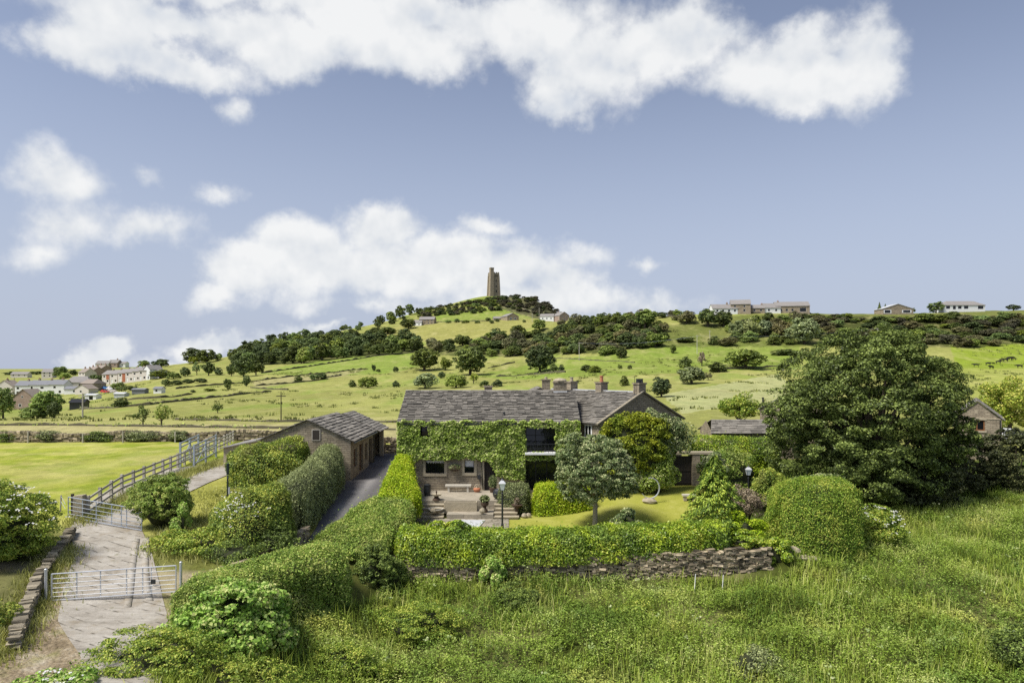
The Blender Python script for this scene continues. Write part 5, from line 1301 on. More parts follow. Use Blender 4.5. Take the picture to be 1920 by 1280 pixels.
rubble_wall('dry_stone_wall', [(-7.4, 36.7, -2.9, -1.2), (-4, 36.6, -2.95, -1.35), (2, 36.7, -2.95, -1.25), (7, 36.9, -2.95, -1.05), (11, 37.15, -2.9, -.9), (13.9, 37.6, -2.7, -.95)], 'rubble_dark', 'rough dark dry stone retaining wall holding up the garden above the meadow', .5, .085, .25, cope=False)
mbx = MB(); mbx.box(-.1, .1, 0, .1, 0, .1)
rubble_wall('dry_stone_wall', [(-17.4, 24.2, -1.6, -.6), (-18.9, 27, -1.5, -.3), (-20.5, 30, -1.3, -.1), (-22.1, 34, -.6, .3), (-23.0, 36.2, -.1, .5)], 'rubble', 'crumbling low dry stone wall along the side of the concrete track', .42, .085, .17, cope=False)
rubble_wall('dry_stone_wall', [(-14.1, 30.4, -1.5, -.35), (-13.3, 32.0, -1.5, -.4), (-12.2, 34.2, -1.4, -.3), (-11.5, 36.6, -1.2, -.1), (-11.4, 38.5, -.9, 0)], 'rubble_dark', 'low dark dry stone wall behind the near gate post, under the shaggy hedge', .35, .1, .24, cope=False)
rubble_wall('dry_stone_wall', [(-12.4, 66.2, .2, 2.0), (-8.9, 66.0, .2, 1.9)], 'rubble_dark', 'short dark stone wall closing the top end of the tarmac lane', .4, .13, .3)
# stone bank at the garden's right corner
rk = empty('boulder', (16.3, 38.3, -1.75), 0, 'bare pale earth and rock slab at the right corner of the garden wall', 'rock')
mb = MB(); mb.blob((0, 0, 0), (.85, .35, .22), 6, jit=.2, seed=4); mb.blob((-.75, .35, .35), (.5, .35, .3), 6, jit=.2, seed=9); mb.build('rock', [M['stone_pale']], rk)

tr = empty('stone_terrace', (-3.2, 47.5, -.9), 0, 'paved stone terrace with flights of steps in front of the farmhouse', 'terrace')
mb = MB()
mb.box(-3.6, 4.2, -1.35, 2.49, -.6, .9)
mb.build('paving', [M['paving']], tr)
mb = MB(); mb.box(-1.0, 2.0, -3.0, -1.36, -.4, .32); mb.build('lower_paving', [M['paving']], tr)
for k in range(4):
    mb = MB(); z = .9 - (k + 1) * .18
    mb.box(-2.9, -1.25, -1.36 - (k + 1) * .42, -1.36 - k * .42 - .002, -.5, z - .06); mb.box(-2.94, -1.2, -1.36 - (k + 1) * .42 - .05, -1.36 - k * .42 - .004, z - .058, z); mb.build('step', [M['stone_pale']], tr)
    mb = MB(); mb.box(2.05, 3.3 + .1 * k, -1.36 - (k + 1) * .42, -1.36 - k * .42 - .002, -.5, z - .06); mb.box(2.02, 3.35 + .1 * k, -1.36 - (k + 1) * .42 - .05, -1.36 - k * .42 - .004, z - .058, z); mb.build('step', [M['stone_pale']], tr)
fl = MB(); fl.box(-5.2, -.2, 41.6, 44.6, -1.0, -.855); tag(fl.build('stone_patio', [M['paving']]), kind='structure')
fl = MB(); fl.hexa([(-3.9, 42.1, -.86), (-2.0, 42.0, -.86), (-1.7, 43.9, -.86), (-3.3, 44.0, -.86), (-3.9, 42.1, -.80), (-2.0, 42.0, -.80), (-1.7, 43.9, -.80), (-3.3, 44.0, -.80)])
tag(fl.build('stone_slab', [M['lead']]), 'pale flat stone slab lying on the patio behind the laurel hedge', 'slab')

def thing(name, label, cat, loc, rz=0, group=None): return empty(name, loc, rz, label, cat, group)
# bench
t = thing('bench', 'pale stone bench against the farmhouse wall under its windows', 'bench', (-3.83, 49.45, 0))
mb = MB(); mb.box(-.92, .92, -.22, .22, .38, .50); mb.build('seat', [M['concrete_post']], t)
for s in (-.68, .68): mb = MB(); mb.box(s - .07, s + .07, -.18, .18, 0, .379); mb.build('leg', [M['concrete_post']], t)
# trough planter
t = thing('stone_trough', 'long rectangular stone trough at the front edge of the terrace', 'trough', (-3.38, 45.7, -.72))
mb = MB(); mb.box(-1.08, 1.08, -.28, .28, 0, .16); mb.box(-1.08, 1.08, -.28, -.2, .161, .74); mb.box(-1.08, 1.08, .2, .28, .161, .74); mb.box(-1.08, -1.0, -.199, .199, .161, .74); mb.box(1.0, 1.08, -.199, .199, .161, .74); mb.build('basin', [M['stone_pale']], t)
mb = MB(); mb.box(-.99, .99, -.198, .198, .165, .66); mb.build('soil', [M['bark']], t)
# bird bath and bowls
def lathe_thing(name, label, cat, loc, parts, n=16, group=None):
    t = thing(name, label, cat, loc, 0, group)
    for nm, prof, mt in parts:
        mb = MB(); mb.lathe(prof, (0, 0, 0), n); mb.build(nm, [M[mt]], t, smooth=False)
    return t
lathe_thing('bird_bath', 'stone bird bath bowl on a dark foot, left of the trough', 'bird bath', (-5.05, 46.35, 0), [('foot', [(.28, 0), (.25, .08), (.16, .14), (.14, .26)], 'rust'), ('bowl', [(.14, .261), (.30, .31), (.34, .40), (.31, .40), (.2, .36), (.03, .355)], 'stone_pale'), ('finial', [(.03, .36), (.035, .48), (.06, .52), (.03, .62)], 'rust')])
t = thing('stone_bowl', 'half round stone bowl with a pale rim below the bird bath', 'bowl', (-4.95, 45.15, -.72)); mb = MB(); mb.lathe([(.25, 0), (.38, .12), (.48, .34), (.44, .34), (.34, .16), (.05, .1)], (0, 0, 0), 18); mb.build('bowl', [M['stone']], t); mb = MB(); mb.lathe([(.43, .342), (.50, .342), (.50, .40), (.43, .40), (.43, .342)], (0, 0, 0), 18); mb.build('rim', [M['concrete_post']], t)
lathe_thing('water_butt', 'black lidded water butt at the left corner of the farmhouse', 'water butt', (-5.85, 47.9, 0), [('barrel', [(.2, 0), (.24, .3), (.23, .7)], 'iron'), ('lid', [(.25, .701), (.25, .76), (.08, .82)], 'iron')])
t = lathe_thing('terracotta_pot', 'terracotta pot with a hooped top by the farmhouse door', 'pot', (-2.5, 49.35, 0), [('pot', [(.18, 0), (.27, .18), (.24, .26), (.16, .3)], 'terracotta')])
mb = MB(); mb.tube([(-.2, 0, .22), (-.14, 0, .42), (0, 0, .54), (.14, 0, .42), (.2, 0, .22)], [.035] * 5, 6); mb.blob((0, 0, .32), (.1, .1, .1), 5, seed=1); mb.build('handle', [M['stone_pale']], t)
lathe_thing('round_urn', 'round black ball shaped urn behind the garden lamp', 'urn', (-.95, 46.7, 0), [('bowl', [(.12, 0), (.3, .14), (.36, .36), (.3, .58), (.18, .68), (.14, .62)], 'iron')])
def pot_plant(name, label, loc, prof, potmat, leafmat, pr, n=500, size=.1, cat='potted plant', pz=0):
    t = thing(name, label, cat, loc); mb = MB(); mb.lathe(prof, (0, 0, 0), 14); mb.build('pot', [M[potmat]], t)
    q = sphere_pts(n) * np.array(pr) * (rng.random((n, 1)) ** .4); q[:, 2] += prof[-1][1] + pr[2] * .8 + pz
    link_mesh('foliage', leaves_mesh('foliage', q, scatter_normals(unit(q - [0, 0, prof[-1][1]]), .6, .4, .6), size, asp=.4), [M[leafmat]], t); return t
pot_plant('potted_plant', 'spiky pale plant in a dark urn on a stone pedestal right of the trough', (-1.78, 45.2, -.72), [(.22, 0), (.2, .3), (.1, .36), (.1, .5), (.25, .62), (.27, .78), (.22, .8)], 'rust', 'olive', (.34, .3, .26), 500, .16)
pot_plant('potted_plant', 'dark shrub in a pot beside the farmhouse door', (-1.35, 49.2, 0), [(.2, 0), (.26, .3), (.24, .34)], 'rust', 'greygreen', (.35, .3, .5), 900, .1)
pot_plant('potted_plant', 'tall weathered urn with rusty orange leaves in front of the small grey hedge', (.32, 45.2, -.88), [(.22, 0), (.24, .12), (.12, .2), (.11, .55), (.16, .62), (.36, .74), (.38, .8), (.3, .8)], 'rust', 'dead', (.2, .2, .26), 260, .12)
t = thing('hanging_basket', 'dark wire hay basket of trailing plants on the wall between the windows', 'basket', (HX(853), FY - .03, HZ(876)))
mb = MB(); mb.blob((0, -.18, -.02), (.36, .2, .2), 6, jit=.2, seed=3); mb.build('basket', [M['rust']], t); q = sphere_pts(420) * [.42, .25, .2] + [0, -.2, .06]; link_mesh('foliage', leaves_mesh('foliage', q, scatter_normals(sphere_pts(420)), .08), [M['greygreen']], t)
for k, (u, Y, lab) in enumerate([(983, 44.9, 'squared edging stone at the foot of the rusty urn'), (991, 45.0, 'brown edging stone under the golden topped hedge'), (904, 44.6, 'weathered block of stone on the right hand steps'), (812, 44.6, 'small square stone block on the left hand steps')]):
    mb = MB(); x = (u - CU) / F * Y; mb.blob((0, 0, .14), (.2, .18, .18), 4, jit=.12, seed=k + 20)
    tag(mb.build('edging_stone', [M['stone_pale']], None, (x, Y, -.9 if k < 2 else -.5)), lab, 'stone')
# ring sculpture
t = thing('ring_sculpture', 'thin dark crescent ring sculpture on a rounded rock on the lawn', 'sculpture', (9.2, 46.2, float(lz(9.2, 46.2))))
mb = MB(); mb.blob((-.05, 0, .12), (.48, .35, .22), 6, jit=.12, seed=12); mb.build('base', [M['stone_pale']], t)
mb = MB(); pts, rad = [], []
for k in range(25):
    a = math.radians(-150 + k * 10.5); pts.append((.0 + .62 * math.cos(a), 0, .98 + .68 * math.sin(a))); rad.append(.012 + .035 * math.sin(math.pi * k / 24))
mb.tube(pts, rad, 7); mb.build('ring', [M['galv']], t)
t = thing('garden_bench', 'little stone slab bench at the far right edge of the lawn', 'bench', (11.9, 46.6, float(lz(11.9, 46.6))))
mb = MB(); mb.box(-.45, .45, -.2, .2, .32, .42); mb.build('slab', [M['concrete_post']], t)
for s in (-.28, .28): mb = MB(); mb.box(s - .09, s + .09, -.15, .15, 0, .319); mb.build('leg', [M['stone_pale']], t)
# gateway
t = thing('stone_gateway', 'stone gateway with a dark timber door at the right end of the house', 'gateway', (12.35, 50.6, .1))
mb = MB(); mb.box(.75, 1.32, -.25, .25, -.5, 2.45); mb.build('pillar', [M['stone']], t); mb = MB(); mb.box(-1.3, -.85, -.25, .25, -.5, 2.45); mb.build('pillar', [M['stone']], t)
mb = MB(); mb.box(-1.3, 2.4, -.3, .3, 2.451, 2.62); mb.build('coping', [M['stone_pale']], t)
mb = MB(); mb.box(1.9, 2.3, -.25, .25, -.5, 2.45); mb.build('pillar', [M['stone']], t)
mb = MB()
for k in range(8): mb.box(-.84 + k * .198, -.84 + (k + 1) * .198 - .01, .0, .06, -.1, 2.3)
dr = mb.build('door', [M['dark_timber']], t); mb = MB(); mb.box(-.84, .74, -.03, -.001, 1.2, 1.32); mb.box(-.84, .74, -.03, -.001, .3, .42); mb.build('ledge', [M['dark_timber']], dr)
mb = MB(); mb.box(-1.5, 1.6, -.9, -.26, -.3, .0); mb.build('step', [M['stone_pale']], t)

# lamps
def lamp(loc, label, lantern=True, h=3.04, cat='lamp post', sc=1.0):
    t = thing('lamp_post', label, cat, loc)
    mb = MB(); mb.lathe([(.12, -.3), (.12, .0), (.115, .12), (.085, .18), (.085, .34), (.06, .4), (.055, h * .5), (.05, h - .86), (.075, h - .84), (.05, h - .8), (.04, h - .70)], (0, 0, 0), 12); mb.build('post', [M['green_iron'] if not lantern else M['iron']], t)
    if lantern:
        mb = MB(); mb.bar((-.46, 0, h - 1.18), (.46, 0, h - 1.18), .03, .03); mb.blob((-.46, 0, h - 1.18), (.03, .03, .03), 4, jit=0); mb.blob((.46, 0, h - 1.18), (.03, .03, .03), 4, jit=0); mb.build('ladder_bar', [M['iron']], t)
        L_ = MB(); L_.lathe([(.13, h - .69), (.15, h - .67), (.15, h - .65)], (0, 0, 0), 4); 
        for k in range(4):
            a = math.pi / 2 * k + math.pi / 4
            L_.bar((.15 * math.cos(a), .15 * math.sin(a), h - .66), (.275 * math.cos(a), .275 * math.sin(a), h - .24), .02, .02)
        L_.lathe([(.06, h - .06), (.09, h - .04), (.05, h + .01), (.015, h + .09)], (0, 0, 0), 8)
        la = L_.build('lantern', [M['iron']], t)
        mb = MB(); c4 = [math.pi / 2 * k + math.pi / 4 for k in range(4)]
        lo = [(.14 * math.cos(a), .14 * math.sin(a), h - .64) for a in c4]; hi = [(.262 * math.cos(a), .262 * math.sin(a), h - .245) for a in c4]
        mb.add(lo + hi, [(0, 1, 5, 4), (1, 2, 6, 5), (2, 3, 7, 6), (3, 0, 4, 7)]); mb.build('glazing', [M['lamp_white']], la)
        mb = MB(); lo = [(.30 * math.cos(a), .30 * math.sin(a), h - .24) for a in c4]; hi = [(.10 * math.cos(a), .10 * math.sin(a), h - .06) for a in c4]
        mb.add(lo + hi, [(0, 1, 5, 4), (1, 2, 6, 5), (2, 3, 7, 6), (3, 0, 4, 7), (4, 5, 6, 7), (3, 2, 1, 0)]); mb.build('hood', [M['lead']], la)
    return t
lamp((-.58, 41.6, -.9), 'black lamp post with a white lantern standing at the edge of the lawn')
lamp((17.05, 50.0, -1.3), 'black lamp post whose white lantern peeps out of the shrubs by the sycamore')
t = lamp(on(427, 41.0), 'dark green cast iron post without a lantern on the grass verge', False, 2.75, 'post')
mb = MB(); mb.box(.05, .13, -.05, .05, .95, 1.35); mb.build('bracket', [M['lead']], t); mb = MB(); mb.tube([(-.05, -.02, .9), (-.16, -.02, .8), (-.1, -.02, .65)], [.015] * 3, 5); mb.cyl((0, 0, 2.1), (0, 0, 2.75), .075, .07, 10); mb.build('cap', [M['green_iron']], t)

# ------------------------------------------------------------------ gates, fences and pens
def bar_gate(p0, p1, h, label, mat, nb=7, low=.12, name='field_gate'):
    p0, p1 = Vector(p0), Vector(p1); c = (p0 + p1) / 2; t = thing(name, label, 'gate', c)
    a, b = p0 - c, p1 - c; up = Vector((0, 0, 1))
    mb = MB(); mb.tube([a + up * low, a + up * h], [.028] * 2, 8); mb.tube([b + up * low, b + up * h], [.028] * 2, 8); mb.tube([a + up * h, b + up * h], [.026] * 2, 8); mb.tube([a + up * low, b + up * low], [.022] * 2, 8); mb.build('frame', [M[mat]], t)
    for k in range(1, nb - 1):
        z = low + (h - low) * (k / (nb - 1)) ** 1.12; mb = MB(); mb.tube([a + up * z, b + up * z], [.016] * 2, 6); mb.build('rail', [M[mat]], t)
    for f in (.2, .39, .6, .73, .8):
        q = a.lerp(b, f); mb = MB(); mb.bar(q + up * (low + .02), q + up * (h - .02), .05, .012, 0, up=(0, 1, 0)); mb.build('upright', [M[mat]], t)
    return t
ga, gb = Vector((-19.25, 29.0, -1.02)), Vector((-14.2, 29.3, -.75))
t = bar_gate(ga, gb, 1.22, 'long shiny galvanised steel gate across the concrete track in the foreground', 'galv')
q = ga.lerp(gb, .815) - (ga + gb) / 2; mb = MB(); mb.box(q.x - .06, q.x + .12, q.y - .1, q.y - .03, .62, .80); mb.build('latch', [M['iron']], t)
for p_, lab in ((Vector((-19.5, 29.0, -1.4)), 'round galvanised gate post on the wall side of the near gate'), (Vector((-14.02, 29.35, -1.2)), 'round galvanised gate post on the hedge side of the near gate')):
    t = thing('gate_post', lab, 'gate post', p_); mb = MB(); mb.cyl((0, 0, 0), (0, 0, 1.78), .055, n=10); mb.build('pole', [M['galv']], t); mb = MB(); mb.lathe([(.06, 1.781), (.062, 1.8), (.02, 1.83)], (0, 0, 0), 10); mb.build('cap', [M['galv']], t)
fa, fb = on(128, 38.4), on(266, 36.8)
bar_gate(fa, fb, 1.2, 'dull grey bar gate across the track beside the stone gatepost', 'galv_dull', 6, .1)
# concrete kerb strips let into the track
for pts, lab in (([(256, 1012), (248, 1060), (243, 1110), (238, 1140)], 'narrow concrete kerb strip running through the near gate'), ([(274, 1010), (272, 1060), (274, 1100), (280, 1128)], 'second narrow concrete kerb strip nearer the hedge bank')):
    e0 = [gxy(u - 5 + (v - 1012) * -.01, v) for u, v in pts]; e1 = [(a + .3, b) for a, b in e0]
    o = strip('kerb_strip', e0, e1, M['concrete'], 24, 3, .085); o['kind'] = 'thing'; tag(o, lab, 'kerb')
    sm = o.modifiers.new('thickness', 'SOLIDIFY'); sm.thickness = .05
# stone gatepost
t = thing('stone_gatepost', 'thick square stone gatepost at the near end of the timber fence', 'gatepost', on(150, 38.6))
mb = MB(); mb.hexa([(-.29, -.22, -.3), (.29, -.22, -.3), (.29, .22, -.3), (-.29, .22, -.3), (-.27, -.2, 1.25), (.25, -.2, 1.3), (.25, .2, 1.3), (-.27, .2, 1.25)]); mb.build('stone', [M['rubble']], t)
t = thing('fence_post', 'slim black post standing just left of the stone gatepost', 'post', on(136, 38.9)); mb = MB(); mb.box(-.06, .06, -.06, .06, -.2, 1.25); mb.build('post', [M['dark_timber']], t)
t = thing('fence_post', 'thin leaning stake with wire at the corner of the bright pasture', 'post', on(113, 39.8)); mb = MB(); mb.cyl((0, 0, -.2), (.05, 0, .95), .045, .04); mb.build('stake', [M['timber']], t); mb = MB(); mb.tube([(.04, 0, .9), (.75, -.7, .55)], [.012] * 2, 5); mb.tube([(.03, 0, .6), (.75, -.7, .3)], [.012] * 2, 5); mb.build('wire', [M['galv_dull']], t)
# post and rail fence
fA = [on(165, 38.8), on(225, 44.0), on(300, 51.0), on(345, 57.0), on(385, 63.5), on(420, 70.0), on(437, 75.5)]
t = thing('timber_fence', 'weathered grey post and rail fence between the track and the bright pasture', 'fence', fA[0])
dd = np.r_[0, np.cumsum([(fA[i + 1] - fA[i]).length for i in range(len(fA) - 1)])]; L = dd[-1]; n_ = 21; pr_ = []
for k in range(n_):
    s = L * k / (n_ - 1); q = Vector([np.interp(s, dd, [f[j] for f in fA]) for j in range(3)]); q.z = tz1(q.x, q.y); pr_.append(q - fA[0])
for k, q in enumerate(pr_):
    mb = MB(); mb.hexa([(q.x + a, q.y + b, q.z + c + random.uniform(-.02, .02) * (c > 1)) for c in (-.2, 1.22) for a, b in ((-.08, -.07), (.08, -.07), (.08, .07), (-.08, .07))]); mb.build('post', [M['timber']], t)
for k in range(n_ - 1):
    for z in (.38, .76, 1.1):
        mb = MB(); mb.bar(pr_[k] + Vector((.09, -.05, z + random.uniform(-.02, .02))), pr_[k + 1] + Vector((.09, -.05, z + random.uniform(-.02, .02))), .045, .13); mb.build('rail', [M['timber']], t)
# cattle race: blue grey steel hurdles
for j, (u0, Y0, u1, Y1, lab) in enumerate([(338, 56.0, 372, 63.0, 'blue grey steel cattle hurdle on the pasture side of the track'), (364, 54.5, 405, 62.5, 'blue grey steel cattle hurdle on the yard side of the track')]):
    a, b = on(u0, Y0), on(u1, Y1); t = thing('cattle_hurdle', lab, 'hurdle', a); d_ = b - a
    for f in (0, .5, 1): mb = MB(); q = d_ * f; mb.box(q.x - .07, q.x + .07, q.y - .07, q.y + .07, q.z - .1, q.z + 2.0); mb.build('post', [M['galv_dull']], t)
    for z in (.45, 1.1, 1.6, 1.92): mb = MB(); mb.bar(Vector((0, 0, z)), d_ + Vector((0, 0, z)), .05, .11); mb.build('rail', [M['galv_dull']], t)
    mb = MB(); mb.bar(Vector((0, 0, .2)), d_ * .5 + Vector((0, 0, 1.5)), .04, .06); mb.bar(d_ * .5 + Vector((0, 0, 1.5)), d_ + Vector((0, 0, .2)), .04, .06); mb.build('brace', [M['galv_dull']], t)
# white marker stakes in the meadow
for u, v, lab in ((1302, 1096, 'small white marker stake at the foot of the garden wall'), (1354, 1098, 'white marker stake leaning at the right foot of the garden wall')):
    q = G(u, v + 14); mb = MB(); mb.cyl((0, 0, 0), (.06, 0, .95), .025, .02); tag(mb.build('marker_stake', [M['white_paint']], None, q), lab, 'stake')
# ------------------------------------------------------------------ far trees and bushes (shared meshes)
PROTO = {}
def proto(shape, mat, var=0):
    key = (shape, mat, var)
    if key in PROTO: return PROTO[key]
    sd = 11 * var + len(shape) * 7 + len(mat)
    if shape == 'round':      # unit height, unit width
        P, O, cen = crown2((0, 0, .48), (.5, .5, .5), 15, 16, 20, (.28, .46), (.09, .18), (.3, .62), -.9, sd); s = .058
    elif shape == 'oak':
        P, O, cen = crown2((0, 0, .53), (.52, .52, .49), 24, 16, 20, (.24, .4), (.08, .15), (.35, .68), -1, sd); s = .048
    elif shape == 'tall':
        P, O, cen = crown2((0, 0, .5), (.46, .46, .5), 12, 16, 20, (.3, .46), (.1, .2), (.3, .62), -.95, sd); s = .06
    elif shape == 'shrub':
        P, O, cen = crown2((0, 0, .38), (.52, .52, .56), 15, 16, 20, (.24, .44), (.09, .19), (.35, .66), -.55, sd); P[:, 2] = np.maximum(P[:, 2], .02); s = .06
    elif shape == 'loose':
        P, O, cen = crown_points((0, 0, .55), (.5, .5, .46), 30, 34, (.14, .26), (.3, .95), -.7, .9); s = .08
    elif shape == 'fir':
        t = rng.random(1600) ** .7; a = rng.random(1600) * 6.283; r = .5 * (1 - t) * (.55 + .45 * rng.random(1600)) * (.8 + .2 * np.sin(t * 55))
        P = np.stack([np.cos(a) * r, np.sin(a) * r, .06 + .94 * t], 1); O = unit(np.stack([np.cos(a), np.sin(a), a * 0 + .3], 1)); cen = P[:6]; s = .08
    me = leaves_mesh('crown', P, scatter_normals(O, .75, .45, .55), s * rng.uniform(.7, 1.3, len(P)), asp=.75)
    me.materials.append(M[mat])
    mb = MB(); mb.tube([(0, 0, -.12), (0, .01, .25), (.01, 0, .62)], [.05, .036, .012], 6)
    for q in cen[:7]: q = Vector(q); mb.tube([(0, 0, .22), q * .55 + Vector((0, 0, .06)), q], [.026, .018, .005], 5)
    tm = bpy.data.meshes.new('trunk'); tm.from_pydata(mb.v, [], mb.f); tm.materials.append(M['bark'])
    PROTO[key] = (me, tm); return PROTO[key]

def far_tree(pos, w, h, shape, mat, label, cat='tree', group=None, name='tree', var=None):
    cm, tm = proto(shape, mat, random.randrange(4) if var is None else var)
    root = empty(name, pos, random.random() * 6.28, label, cat, group); root.scale = (w, w, h)
    for nm, me in (('crown', cm), ('trunk', tm)):
        o = bpy.data.objects.new(nm, me); COL.objects.link(o); o.parent = root
    return root

def px_tree(u, v, wpx, hpx, shape, mat, label, cat='tree', name='tree', group=None):
    q = G(u, v); s = q.y / F
    return far_tree(q - Vector((0, 0, .1 * s)), wpx * s * 1.08, hpx * s * 1.05, shape, mat, label, cat, group, name)

